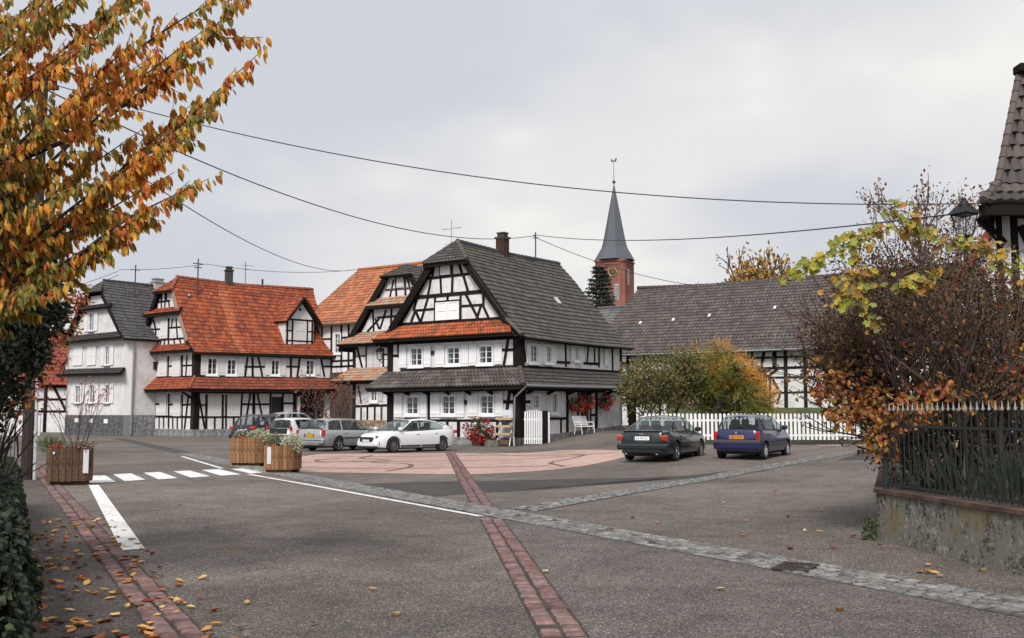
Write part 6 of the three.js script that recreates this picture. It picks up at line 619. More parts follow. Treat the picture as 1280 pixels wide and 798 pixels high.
{ // dark green saloon and blue hatchback by the fence: placed by the middle of the car
  const at = (rx, rz, h, ar) => [rx - ar * Math.sin(R(h)), rz + ar * Math.cos(R(h))];
  { const h = 27, [x, z] = at(4.47, -33.45, h, -1.28), P = paintOf(0.008, 0.018, 0.022, 0.3);
    const s = car('saloon_car', 'dark green saloon car parked with its rear to the square', x, z, 0.17, h, { L: 4.48, W: 1.73, r: 0.31, af: 1.33, ar: -1.28, paint: P, yb: 0.2, belt: [[-2.24, 0.82], [-2.19, 0.93], [-1.8, 0.965], [-1.3, 0.95], [0, 0.92], [0.9, 0.91], [1.2, 0.89], [1.9, 0.77], [2.15, 0.66], [2.24, 0.52]], roof: [[-1.7, 0.95], [-1.3, 1.17], [-0.85, 1.35], [-0.3, 1.415], [0.2, 1.40], [0.5, 1.33], [1.2, 0.9]], header: [-0.85, 0.42], pillarB: [-0.02], pillarC: [[-1.5, 0], [-0.98, 0], [-0.86, 0.6], [-0.98, 0.6]], doors: [[0.02, 1.1], [-0.98, -0.01]], moulding: P, handle: P, spokes: 6,
      bits: [['tail_light', lampRed, -2.2, 0.74, 0.66, 0.07, 0.17, 0.34, 0.03], ['tail_light', lampAmber, -2.212, 0.8, 0.72, 0.06, 0.05, 0.2, 0.02], ['rear_bumper', P, -2.18, 0.47, 0, 0.18, 0.2, 1.66, 0.06], ['bumper_strip', blackPlastic, -2.262, 0.49, 0, 0.03, 0.045, 1.5, 0.01], ['plate_recess', blackPlastic, -2.235, 0.73, 0, 0.03, 0.18, 0.7, 0.01], ['boot_spoiler', P, -2.17, 0.955, 0, 0.14, 0.035, 1.3, 0.015], ['badge', chrome, -2.245, 0.855, 0, 0.02, 0.03, 0.16, 0.008], ['exhaust', zinc, -2.2, 0.24, 0.5, 0.2, 0.05, 0.06, 0.02]], plate: ['EA 976 CC', '#e9ecf2', '#3a3f48', -2.262, 0.73, true] }); }
  { const h = 31, [x, z] = at(7.47, -33.95, h, -1.27), P = paintOf(0.006, 0.009, 0.075, 0.2);
    car('hatchback_car', 'dark blue hatchback parked in front of the white picket fence', x, z, 0.21, h, { L: 3.73, W: 1.61, r: 0.275, af: 1.17, ar: -1.27, paint: P, yb: 0.2, corner: 0.5, pinch: 0.14, belt: [[-1.865, 0.84], [-1.82, 0.93], [-1.2, 0.94], [0, 0.92], [0.8, 0.92], [1.08, 0.9], [1.6, 0.77], [1.8, 0.66], [1.865, 0.52]], roof: [[-1.82, 0.93], [-1.66, 1.14], [-1.48, 1.34], [-1.1, 1.415], [-0.3, 1.42], [0.15, 1.385], [0.4, 1.3], [1.06, 0.91]], header: [-1.46, 0.3], pillarB: [-0.12], pillarC: [[-1.1, 0], [-1.02, 0], [-0.98, 0.6], [-1.06, 0.6]], pillarD: [[-1.74, 0], [-1.4, 0], [-1.3, 0.6], [-1.46, 0.6]], doors: [[-0.08, 0.98], [-1.02, -0.13]], moulding: greyPlastic, mouldingAt: 0.3, spokes: 5, tumble: 0.15, rim: mat(0.5, 0.5, 0.52, 0.5),
      bits: [['tail_light', lampRed, -1.83, 0.74, 0.69, 0.07, 0.3, 0.14, 0.03], ['rear_bumper', P, -1.83, 0.45, 0, 0.14, 0.26, 1.52, 0.05], ['bumper_strip', greyPlastic, -1.885, 0.57, 0, 0.05, 0.1, 1.54, 0.02], ['tailgate_trim', blackPlastic, -1.87, 0.82, 0.12, 0.02, 0.1, 0.02, 0.005], ['wiper', blackPlastic, -1.79, 1.02, 0.0, 0.02, 0.02, 0.46, 0.006], ['badge', chrome, -1.868, 0.84, 0, 0.02, 0.07, 0.07, 0.03]], plate: ['4466 YR 67', '#d98a2b', '#4a2a10', -1.895, 0.71, true] }); }
  { const P = paintOf(0.76, 0.78, 0.82, 0.05), h = 218; // nose toward the left and the camera
    car('liftback_car', 'white liftback car facing the square in front of the corner house', -4.66, -46.55, 0, 226.5, { L: 4.47, W: 1.82, r: 0.325, af: 1.4, ar: -1.3, paint: P, yb: 0.18, corner: 0.8, pinch: 0.26, belt: [[-2.235, 0.78], [-2.18, 0.98], [-1.8, 1.03], [-1, 0.985], [0, 0.94], [0.8, 0.92], [1.2, 0.935], [1.8, 0.83], [2.12, 0.7], [2.235, 0.5]], roof: [[-2.08, 1.06], [-1.6, 1.22], [-1.1, 1.345], [-0.3, 1.45], [0.2, 1.43], [0.6, 1.31], [1.38, 0.93]], header: [-1.15, 0.4], pillarB: [-0.1], pillarC: [[-2.0, 0], [-1.35, 0], [-1.5, 0.45], [-1.6, 0.5]], doors: [[-0.06, 1.05], [-1.12, -0.1]], spokes: 10, rim: mat(0.3, 0.3, 0.31, 0.35, { metalness: 0.8 }), moulding: blackPlastic, mouldingAt: 0.08, roofPaint: P,
      bits: [['grille', blackPlastic, 2.2, 0.56, 0, 0.12, 0.22, 0.95, 0.05], ['front_bumper', P, 2.12, 0.36, 0, 0.2, 0.2, 1.4, 0.06], ['lower_grille', blackPlastic, 2.18, 0.24, 0, 0.16, 0.1, 1.3, 0.03], ['fog_surround', blackPlastic, 2.04, 0.42, 0.68, 0.14, 0.2, 0.12, 0.03, -0.5], ['headlight', lampClear, 1.98, 0.68, 0.62, 0.34, 0.09, 0.2, 0.03, 0.42], ['headlight_mask', blackPlastic, 1.98, 0.655, 0.63, 0.36, 0.13, 0.19, 0.03, 0.42], ['wiper', blackPlastic, 1.33, 0.97, 0, 0.02, 0.02, 1.0, 0.006], ['tail_light', lampRed, -2.14, 0.87, 0.72, 0.16, 0.14, 0.2, 0.04], ['sunroof', blackPlastic, 0.0, 1.465, 0, 0.6, 0.012, 0.9, 0.004], ['shark_fin', blackPlastic, -1.0, 1.39, 0, 0.14, 0.06, 0.04, 0.015]], plate: ['EH 614 LB', '#eceef2', '#3a3f48', 2.265, 0.5, true] }); }
  { const P = paintOf(0.42, 0.44, 0.46, 0.55);
    car('estate_car', 'silver estate car with yellow number plate beside the white liftback', -7.75, -48.5, 0, 33, { L: 4.7, W: 1.77, r: 0.315, af: 1.42, ar: -1.32, paint: P, yb: 0.2, belt: [[-2.35, 0.84], [-2.3, 0.97], [-1.5, 0.97], [0, 0.94], [0.8, 0.92], [1.15, 0.92], [1.9, 0.8], [2.25, 0.66], [2.35, 0.52]], roof: [[-2.3, 0.97], [-2.1, 1.2], [-1.9, 1.38], [-1.4, 1.44], [-0.4, 1.45], [0.05, 1.43], [0.4, 1.34], [1.15, 0.93]], header: [-1.9, 0.3], pillarB: [-0.05], pillarC: [[-1.12, 0], [-1.04, 0], [-1.0, 0.6], [-1.08, 0.6]], pillarD: [[-2.2, 0], [-1.95, 0], [-1.8, 0.6], [-1.95, 0.6]], doors: [[-0.01, 1.05], [-1.05, -0.06]], moulding: greyPlastic, spokes: 5,
      bits: [['tail_light', lampRed, -2.24, 0.83, 0.75, 0.2, 0.28, 0.14, 0.04, 0.35], ['rear_bumper', P, -2.3, 0.46, 0, 0.16, 0.24, 1.66, 0.06], ['bumper_strip', greyPlastic, -2.37, 0.5, 0, 0.03, 0.05, 1.5, 0.01], ['badge', chrome, -2.36, 0.84, 0, 0.02, 0.09, 0.06, 0.01], ['wiper', blackPlastic, -2.27, 1.05, 0.2, 0.02, 0.02, 0.5, 0.006], ['plate_recess', greyPlastic, -2.355, 0.7, 0, 0.02, 0.16, 0.62, 0.01]], plate: ['583 AGT 67', '#d9a51f', '#3b2a10', -2.372, 0.7, true] }); }
  { const P = paintOf(0.74, 0.75, 0.78, 0.05);
    car('city_car', 'small white city car with dark tailgate between the planters and the estate car', -10.35, -51.2, 0, 27, { L: 3.43, W: 1.63, r: 0.28, af: 1.13, ar: -1.21, paint: P, yb: 0.2, corner: 0.55, pinch: 0.16, belt: [[-1.715, 0.8], [-1.68, 0.95], [-1, 0.98], [0, 0.95], [0.7, 0.93], [1.0, 0.9], [1.45, 0.75], [1.65, 0.62], [1.715, 0.5]], roof: [[-1.69, 0.9], [-1.58, 1.15], [-1.44, 1.36], [-1.1, 1.45], [-0.3, 1.47], [0.1, 1.44], [0.4, 1.33], [1.0, 0.92]], header: [-1.42, 0.28], pillarB: [-0.15], pillarD: [[-1.6, 0], [-1.1, 0], [-1.2, 0.6], [-1.42, 0.6]], doors: [[-0.12, 0.9], [-0.95, -0.16]], spokes: 5, tumble: 0.16, handle: blackPlastic,
      bits: [['tail_light', lampRed, -1.62, 0.98, 0.7, 0.1, 0.22, 0.12, 0.03], ['tailgate_glass', blackPlastic, -1.71, 0.84, 0, 0.03, 0.26, 1.1, 0.012], ['rear_bumper', P, -1.68, 0.46, 0, 0.16, 0.26, 1.5, 0.06], ['bumper_strip', greyPlastic, -1.75, 0.62, 0, 0.04, 0.1, 1.25, 0.015]], plate: ['AB 249 XM', '#eceef2', '#3a3f48', -1.778, 0.5, true] }); }
  { const P = paintOf(0.008, 0.01, 0.03, 0.3);
    car('estate_car', 'dark navy estate car with roof rails behind the chestnut planter', -13.2, -56.9, 0, 27, { L: 4.5, W: 1.8, r: 0.33, af: 1.38, ar: -1.28, paint: P, yb: 0.24, belt: [[-2.25, 0.9], [-2.2, 1.05], [-1.4, 1.07], [0, 1.04], [0.8, 1.02], [1.1, 1.02], [1.8, 0.92], [2.15, 0.76], [2.25, 0.58]], roof: [[-2.22, 1.05], [-1.95, 1.36], [-1.75, 1.52], [-1.3, 1.59], [-0.4, 1.61], [0.05, 1.58], [0.4, 1.47], [1.1, 1.03]], header: [-1.75, 0.28], pillarB: [-0.05], pillarC: [[-1.1, 0], [-1.02, 0], [-0.98, 0.6], [-1.06, 0.6]], pillarD: [[-2.1, 0], [-1.72, 0], [-1.6, 0.6], [-1.78, 0.6]], doors: [[-0.01, 1.0], [-1.03, -0.06]], spokes: 5,
      bits: [['tail_light', lampRed, -2.16, 0.93, 0.72, 0.14, 0.18, 0.3, 0.04, 0.2], ['rear_bumper', P, -2.2, 0.5, 0, 0.16, 0.26, 1.7, 0.06], ['roof_rail', zinc, -0.6, 1.62, 0.56, 1.9, 0.04, 0.03, 0.01], ['badge', chrome, -2.255, 0.98, 0, 0.02, 0.08, 0.08, 0.03]], plate: ['CZ 081 KP', '#eceef2', '#3a3f48', -2.262, 0.8, true] }); }
  { const P = paintOf(0.5, 0.52, 0.55, 0.5);
    car('hatchback_car', 'pale silver hatchback parked close to the red-roofed house', -13.1, -63.5, 0.22, 52, { L: 4.2, W: 1.78, r: 0.31, af: 1.3, ar: -1.26, paint: P, yb: 0.2, belt: [[-2.1, 0.86], [-2.05, 1.0], [-1.4, 1.02], [0, 0.98], [0.7, 0.95], [1.05, 0.95], [1.7, 0.82], [2.0, 0.7], [2.1, 0.52]], roof: [[-2.06, 1.0], [-1.8, 1.28], [-1.55, 1.45], [-1.1, 1.53], [-0.3, 1.55], [0.1, 1.51], [0.45, 1.4], [1.15, 0.95]], header: [-1.55, 0.3], pillarB: [-0.1], pillarC: [[-1.1, 0], [-1.02, 0], [-0.98, 0.6], [-1.06, 0.6]], pillarD: [[-1.95, 0], [-1.5, 0], [-1.4, 0.6], [-1.56, 0.6]], doors: [[-0.06, 0.98], [-1.03, -0.11]], spokes: 5,
      bits: [['tail_light', lampRed, -1.98, 0.95, 0.72, 0.14, 0.2, 0.26, 0.04, 0.2], ['rear_bumper', P, -2.05, 0.48, 0, 0.16, 0.26, 1.62, 0.06]], plate: null }); }
}

// ---------------------------------------------------------------- vegetation kit
const pick = (a, r) => a[Math.floor(r() * a.length)], dirv = (r) => { const a = r() * 6.283, y = r() * 2 - 1, q = Math.sqrt(1 - y * y); return V(Math.cos(a) * q, y, Math.sin(a) * q); };
function leaf(s, p, d, up, L, W, c, fold = 0.25) { // pointed leaf folded along its midrib
  const x = d.clone().normalize(), z = x.clone().cross(up).normalize(), n = z.clone().cross(x), q = (a, b, h) => p.clone().addScaledVector(x, a * L).addScaledVector(z, b * W).addScaledVector(n, h * W), A = q(0, 0, 0), M = q(0.55, 0, -fold), T = q(1, 0, 0.05), l1 = q(0.3, 0.5, fold * 0.3), r1 = q(0.3, -0.5, fold * 0.3), l2 = q(0.68, 0.36, fold * 0.2), r2 = q(0.68, -0.36, fold * 0.2);
  s.tri(A, M, l1, c); s.tri(l1, M, l2, c); s.tri(l2, M, T, c); s.tri(A, r1, M, c); s.tri(r1, r2, M, c); s.tri(r2, T, M, c);
}
function flake(s, p, d, up, L, W, c) { const x = d.clone().normalize(), z = x.clone().cross(up).normalize(), a = p.clone().addScaledVector(x, L), m = p.clone().addScaledVector(x, L * 0.5); s.tri(p, m.clone().addScaledVector(z, W * 0.5), a, c); s.tri(p, a, m.clone().addScaledVector(z, -W * 0.5), c); }
function twig(s, a, b, r0, r1, n = 4) { const d = b.clone().sub(a).normalize(), x = (Math.abs(d.y) < 0.9 ? V(0, 1, 0) : V(1, 0, 0)).cross(d).normalize(), y = d.clone().cross(x); const at = (p, r, i) => p.clone().addScaledVector(x, Math.cos(i * 6.2832 / n) * r).addScaledVector(y, Math.sin(i * 6.2832 / n) * r); for (let i = 0; i < n; i++) s.quad(at(a, r0, i), at(a, r0, i + 1), at(b, r1, i + 1), at(b, r1, i)); }
function grow(s, p, d, L, rad, lev, o, r, tips) { // recursive limb: bends, forks, records its tips
  const n = o.seg || 3; let q = p.clone(), dd = d.clone().normalize(); for (let i = 0; i < n; i++) { dd.addScaledVector(dirv(r), o.wob ?? 0.18); dd.y += o.rise ?? 0.05; dd.normalize(); const e = q.clone().addScaledVector(dd, L / n), ra = rad * (1 - 0.32 * i / n), rb = rad * (1 - 0.32 * (i + 1) / n); twig(s, q, e, ra, rb, lev > 1 ? 6 : 4); q = e; if (lev > 0 && i < n - 1 && r() < (o.side ?? 0.6)) { const k = dd.clone().addScaledVector(dirv(r), o.spread ?? 0.8).normalize(); grow(s, q, k, L * (0.55 + 0.25 * r()), rb * 0.6, lev - 1, o, r, tips); } if (lev === 0 && tips) tips.push([q.clone(), dd.clone(), i]); }
  if (lev > 0) for (let i = 0; i < (o.fork || 3); i++) { const k = dd.clone().addScaledVector(dirv(r), o.spread ?? 0.8).normalize(); grow(s, q, k, L * (0.62 + 0.2 * r()), rad * 0.6, lev - 1, o, r, tips); }
}
const leafM = leafMat(0.35), leafThin = leafMat(0.2), flatLeaf = new THREE.MeshStandardMaterial({ vertexColors: true, roughness: 0.85, side: THREE.DoubleSide });
const tint = (c, r, k = 0.3) => { const m = 1 - k / 2 + k * r(); return [c[0] * m, c[1] * m, c[2] * m]; };

{ // cherry tree whose autumn branches hang into the picture from the left
  const T = thing('cherry_tree', 'autumn cherry tree with orange and olive leaves reaching over the hedge', 'tree', 0, 0, 0), r = rnd(2024), wood = new Soup(), rest = new Soup(), singles = [];
  const trunk = [V(-6.6, 0, -9.4), V(-6.5, 1.3, -9.3), V(-6.3, 2.5, -9.2), V(-6.1, 3.6, -9.1), V(-6.0, 5.2, -9.0)]; for (let i = 0; i + 1 < trunk.length; i++) twig(wood, trunk[i], trunk[i + 1], 0.17 - i * 0.028, 0.142 - i * 0.028, 8);
  const warm = [[0.6, 0.23, 0.008], [0.66, 0.3, 0.012], [0.5, 0.15, 0.006], [0.44, 0.1, 0.006], [0.62, 0.36, 0.02]], cool = [[0.2, 0.18, 0.012], [0.28, 0.21, 0.014], [0.34, 0.22, 0.014], [0.15, 0.145, 0.012]];
  // tips of the limbs (x, y, z) and how long each runs back to the trunk
  const tips = [[-2.14, 4.66, -8.5], [-2.28, 5.2, -8.6], [-2.46, 4.32, -8.5], [-2.66, 4.0, -8.4], [-2.52, 3.6, -8.5], [-2.98, 3.32, -8.5], [-3.3, 3.02, -8.6], [-2.75, 5.0, -8.9], [-3.1, 4.7, -8.3], [-3.2, 4.1, -8.8], [-3.4, 3.6, -8.4], [-3.6, 4.4, -8.7], [-3.0, 5.5, -8.7], [-3.5, 5.3, -8.4], [-3.9, 4.9, -8.2], [-3.9, 3.9, -8.9], [-4.0, 3.3, -8.5], [-2.9, 4.45, -9.2], [-4.3, 4.3, -8.4], [-4.4, 5.2, -8.7], [-4.3, 3.6, -8.2], [-2.6, 5.5, -9.2], [-3.35, 4.9, -9.3], [-3.0, 3.8, -9.1], [-4.2, 5.6, -9.2], [-3.6, 5.7, -9.0], [-4.0, 4.6, -9.4], [-4.5, 3.9, -8.8], [-3.3, 5.8, -8.6], [-4.4, 4.8, -8.0], [-3.8, 3.5, -9.3], [-4.35, 4.05, -9.2], [-4.1, 3.75, -8.3], [-3.4, 4.2, -8.2], [-3.75, 4.75, -8.6], [-4.55, 4.5, -8.7], [-4.6, 5.6, -8.4], [-3.95, 5.25, -8.9], [-3.05, 4.95, -8.2]];
  const upv = V(0, 1, 0); tips.forEach(([tx, ty, tz], bi) => {
    const tip = V(tx, ty, tz), slopeK = 0.62 + 0.22 * r(), len = 2.1 + 0.9 * r(), base = V(Math.max(-6.1, tx - len), Math.max(2.2, ty - len * slopeK), tz + (r() - 0.5) * 0.5 - 0.2), mid = base.clone().lerp(tip, 0.4).add(V((r() - 0.5) * 0.16, -0.1 - 0.16 * r(), (r() - 0.5) * 0.3)), mid2 = base.clone().lerp(tip, 0.74).add(V((r() - 0.5) * 0.1, -0.12 + 0.12 * r(), (r() - 0.5) * 0.2)), N = 22, cv = new THREE.CatmullRomCurve3([base, mid, mid2, tip]), pts = cv.getPoints(N);
    for (let i = 0; i < N; i++) twig(wood, pts[i], pts[i + 1], 0.022 * (1 - i / N) + 0.0028, 0.022 * (1 - (i + 1) / N) + 0.0028, 5); twig(wood, V(-6.15, base.y - 0.5, -9.1), base, 0.04, 0.024, 5);
    const put = (p, along, f) => { const down = V(along.x * 0.45 + (r() - 0.5) * 0.7, -0.85 - 0.5 * r(), along.z * 0.3 + (r() - 0.5) * 0.7), L = 0.052 + 0.068 * r(), q = clamp(0.58 + (fbm(p.x * 2.3 + 40, p.y * 2.3 + p.z * 1.7, 2) - 0.5) * 1.5 + ((bi * 7) % 5 - 2) * 0.05), c = tint(r() < q ? pick(warm, r) : pick(cool, r), r, 0.4), side = dirv(r); side.y *= 0.3; if (bi < 12 && singles.length < 300 && r() < 0.1) singles.push({ p, down, side, L, c }); else leaf(rest, p, down, side, L, L * 0.5, c); };
    for (let b2 = 0; b2 < 3; b2++) { const f0 = 0.2 + 0.6 * r(), p0 = cv.getPoint(f0), tg = cv.getTangent(f0), d2 = V(tg.x * 0.8 + (r() - 0.3) * 0.5, tg.y * 0.6 + (r() - 0.5) * 1.1, (r() - 0.5) * 1.2).normalize(), l2 = 0.4 + 0.45 * r() * (1.15 - f0); let a0 = p0.clone(), dd = d2.clone(); const n2 = 9; for (let i = 0; i < n2; i++) { dd.addScaledVector(dirv(r), 0.13); dd.y -= 0.02; dd.normalize(); const b0 = a0.clone().addScaledVector(dd, l2 / n2); twig(wood, a0, b0, 0.007 * (1 - i / n2) + 0.002, 0.007 * (1 - (i + 1) / n2) + 0.002, 4); for (let k = 0; k < 5; k++) put(a0.clone().lerp(b0, r()).addScaledVector(dirv(r), 0.03), dd, f0 * 0.8 + 0.2 * i / n2); a0 = b0; } }
    for (let i = 3; i <= N; i++) { const f = i / N, p = pts[i], al = cv.getTangent(f); for (let k = 0; k < 6; k++) put(p.clone().addScaledVector(dirv(r), 0.03).addScaledVector(al, r() * 0.1), al, f);
      if (i < N - 1 && r() < 0.92) { const td = al.clone().addScaledVector(dirv(r), 0.75).normalize(), tl = 0.16 + 0.26 * r() * (1.2 - f), e = p.clone().addScaledVector(td, tl); e.y += tl * 0.1; twig(wood, p, e, 0.005, 0.002, 3); for (let k = 0; k < 12; k++) put(p.clone().lerp(e, 0.15 + 0.85 * r()).addScaledVector(dirv(r), 0.02), td, f); } }
  });
  part(T, 'branches', wood.geo(1), barkDark); part(T, 'leaves', rest.geo(), leafM, 'stuff');
  const kinds = new Map(); for (const s of singles) { const key = s.c.map((v) => Math.round(v * 12)).join(); if (!kinds.has(key)) kinds.set(key, new THREE.MeshPhysicalMaterial({ color: col(...s.c), roughness: 0.75, transmission: 0.35, thickness: 0, side: THREE.DoubleSide })); const q = new Soup(); if (!kinds.g) { leaf(q, V(0, 0, 0), V(1, 0, 0), V(0, 0, 1), 1, 0.5); kinds.g = q.geo(); } const m = part(T, 'leaf', kinds.g, kinds.get(key)), x = s.down.clone().normalize(), z = x.clone().cross(s.side).normalize(); m.quaternion.setFromRotationMatrix(new THREE.Matrix4().makeBasis(x, z.clone().cross(x), z)); m.position.copy(s.p); m.scale.setScalar(s.L); }
}
function clumps(s, list, n, r, L, cols, o = {}) { // leaves through ellipsoidal clumps [x,y,z,rx,ry,rz]
  for (const [cx, cy, cz, rx, ry, rz, w = 1] of list) for (let i = 0; i < n * w; i++) { const d = dirv(r), k = Math.pow(r(), o.fill ?? 0.45) * (0.85 + 0.3 * vnoise(d.x * 3 + cx * 5, d.y * 3 + cy * 5)), p = V(cx + d.x * rx * k, cy + d.y * ry * k, cz + d.z * rz * k), q = d.clone().addScaledVector(dirv(r), 1.1); q.y += o.droop ?? 0; const l = L * (0.65 + 0.7 * r()); (o.fine ? flake : leaf)(s, p, q, dirv(r), l, l * (o.wide ?? 0.5), tint(typeof cols === 'function' ? cols(p, r) : pick(cols, r), r, 0.5)); }
}
const darkGreen = [[0.014, 0.028, 0.012], [0.02, 0.036, 0.014], [0.01, 0.02, 0.01], [0.03, 0.045, 0.018]];
{ // dark evergreen shrub below the cherry
  const T = thing('evergreen_shrub', 'tall dark evergreen shrub growing beside the utility pole', 'shrub', 0, 0, 0), r = rnd(77), s = new Soup(), w = new Soup(); clumps(s, [[-5.6, 3.5, -11.6, 0.5, 0.55, 0.5], [-5.45, 2.95, -11.4, 0.48, 0.5, 0.5], [-5.2, 2.75, -11.3, 0.3, 0.32, 0.35, 0.6], [-5.55, 2.35, -11.3, 0.45, 0.5, 0.5], [-5.72, 1.85, -11.3, 0.36, 0.4, 0.4, 0.7], [-5.0, 3.1, -11.1, 0.13, 0.18, 0.15, 0.16], [-5.35, 3.6, -11.5, 0.26, 0.3, 0.3, 0.3], [-5.85, 4.0, -11.6, 0.4, 0.4, 0.4, 0.5], [-5.15, 2.35, -11.2, 0.16, 0.2, 0.2, 0.2]], 1300, r, 0.085, darkGreen); for (let i = 0; i < 7; i++) grow(w, V(-5.9 + (r() - 0.5) * 0.3, 0.02, -11.5), V((r() - 0.5) * 0.25, 1, (r() - 0.5) * 0.4), 0.75, 0.025, 2, { rise: 0.1, spread: 0.5 }, r); part(T, 'branches', w.geo(), barkDark); part(T, 'leaves', s.geo(), leafThin, 'stuff');
  const C = thing('creeper', 'orange and red autumn creeper behind the evergreen shrub', 'plant', 0, 0, 0), q = new Soup(), v = new Soup(); clumps(q, [[-6.2, 2.35, -13.6, 0.42, 0.4, 0.3], [-5.95, 2.9, -13.6, 0.3, 0.4, 0.3], [-6.4, 1.9, -13.6, 0.3, 0.35, 0.3, 0.6], [-5.75, 3.2, -13.6, 0.2, 0.3, 0.3, 0.5]], 260, r, 0.075, [[0.36, 0.09, 0.015], [0.42, 0.16, 0.02], [0.3, 0.03, 0.015], [0.2, 0.14, 0.02], [0.26, 0.05, 0.015]], { fill: 0.7, droop: -0.5 }); for (let i = 0; i < 5; i++) grow(v, V(-6.6, 0, -13.6), V((r() - 0.4) * 0.3, 1, (r() - 0.5) * 0.2), 1.3, 0.009, 1, { rise: 0.15, spread: 0.3 }, r); part(C, 'stems', v.geo(), bark); part(C, 'leaves', q.geo(), leafM, 'stuff');
}
{ // clipped ivy hedge along the pavement
  const T = thing('hedge', 'clipped dark ivy hedge along the leaf-strewn pavement', 'hedge', 0, 0, 0), r = rnd(88), s = new Soup(), core = [], A = V(-2.98, 0, -6.4), B = V(-8.85, 0, -18.6), n = 26; const d = B.clone().sub(A).normalize(), nn = V(-d.z, 0, d.x); // nn points to the road
  const front = nn.x > 0 ? nn : nn.clone().negate(); const prof = (a) => { const t = a * 1.0; return t < 0.55 ? V(0.12 * Math.sin(t * 5.5), t / 0.55 * 0.9, 0) : V(-(t - 0.55) / 0.45 * 0.75, 0.9 + 0.1 * Math.sin((t - 0.55) * 6), 0); };
  for (let i = 0; i < 24000; i++) { const u = r(), t = r(), k = prof(t), bump = (fbm(u * 34, t * 4, 3) - 0.5) * 0.34, p = A.clone().lerp(B, u).addScaledVector(front, k.x + bump * 0.7 - Math.pow(r(), 2) * 0.4 - 0.06); p.y = Math.max(0.01, k.y * (0.97 + 0.06 * vnoise(u * 20, 3)) + bump * 0.4); const o = front.clone().multiplyScalar(0.7).add(V(0, 0.5, 0)).addScaledVector(dirv(r), 0.9), l = 0.045 + 0.03 * r(); leaf(s, p, V((r() - 0.5), -0.9 + r() * 0.5, (r() - 0.5)).addScaledVector(front, 0.6), o, l, l * 0.85, tint(r() < 0.12 ? [0.05, 0.075, 0.02] : pick(darkGreen, r), r, 0.5)); }
  const L = A.distanceTo(B); clumps(s, [[-3.45, 0.45, -6.6, 0.36, 0.5, 0.4], [-3.45, 0.76, -6.7, 0.34, 0.28, 0.35]], 1500, r, 0.06, darkGreen, { wide: 0.85, fill: 0.3 }); const w = new Soup(); for (let i = 0; i < 90; i++) { const p = A.clone().lerp(B, (i + 0.5) / 90).addScaledVector(front, -0.2 - 0.4 * r()); grow(w, p, V((r() - 0.5) * 0.4, 1, (r() - 0.5) * 0.4), 0.5, 0.014, 1, { rise: 0.1 }, r); } part(T, 'stems', w.geo(), bark); part(T, 'foliage', s.geo(), leafThin, 'stuff');
}
{ // fallen leaves, each one lying where it fell
  const r = rnd(99), geos = [0, 1, 2].map((k) => { const s = new Soup(); leaf(s, V(-0.5, 0, 0), V(1, 0, 0), V(0, 1, 0), 1, 0.62, null, 0.12 + 0.14 * k); return s.geo(); }), ms = [[0.5, 0.22, 0.05], [0.42, 0.13, 0.02], [0.55, 0.36, 0.14], [0.3, 0.1, 0.03], [0.5, 0.3, 0.09], [0.15, 0.03, 0.02], [0.5, 0.38, 0.18]].map((c) => mat(...c, 0.8, { side: THREE.DoubleSide }));
  const tones = ['amber', 'orange', 'pale yellow', 'rusty brown', 'golden', 'dark red', 'straw-coloured'];
  const drop = (x, z, L, where, group) => { const k = [0, 1, 2, 3, 4, 0, 4, 2, 3, 5, 6][Math.floor(r() * 11)], m = solo('fallen_leaf', pick(geos, r), ms[k], tones[k] + ' fallen leaf ' + where, 'leaf', group); m.position.set(x, hT(x, z) + 0.024 + 0.012 * r(), z); m.rotation.set((r() - 0.5) * 0.5, r() * 6.28, (r() - 0.5) * 0.5); m.scale.setScalar(L); return m; };
  for (let i = 0; i < 260; i++) { const z = -7.7 - Math.pow(r(), 1.25) * 9, edge = -2.45 + (z + 7.88) * 0.5, hedge = edge - 1.0, k = Math.pow(r(), 1.6), x = hedge + k * 1.5; drop(x, z, 0.075 + 0.055 * r(), x > edge - 0.2 ? (x > edge + 0.18 ? 'on the road just past the red kerb bricks' : 'lying on the red kerb bricks') : x < hedge + 0.3 ? 'gathered at the foot of the hedge' : 'on the dark pavement between hedge and kerb', 'fallen leaves on the pavement'); }
  for (const [x, z] of [[4.52, -11.49], [4.32, -10.99], [4.25, -11.02], [4.36, -10.93], [4.34, -10.73], [4.95, -11.13], [3.95, -13.01], [4.27, -14.67], [4.11, -14.81], [4.58, -14.15], [4.6, -13.2], [1.4, -15.0], [2.2, -15.9], [3.0, -17.1], [3.6, -16.2], [2.7, -18.6], [3.9, -19.4], [3.1, -14.2], [2.3, -13.6], [4.4, -16.8], [5.3, -18], [4.7, -21], [5.6, -22.4], [1.9, -16.6], [3.4, -12.9]]) drop(x, z, 0.085 + 0.04 * r(), 'scattered on the asphalt near the retaining wall', 'leaves near the wall');
  for (const [x, z] of [[0.63, -10.6], [1.95, -9.9], [-0.95, -8.7], [-1.55, -8.3], [-2.3, -9.2], [-3.1, -10.6], [-3.4, -12.6], [-1.3, -9.9], [2.75, -8.9], [-4.4, -15.2], [0.35, -11.0], [-6.0, -19.0]]) drop(x, z, 0.09 + 0.04 * r(), 'lying out on the open roadway', 'leaves on the roadway');
}
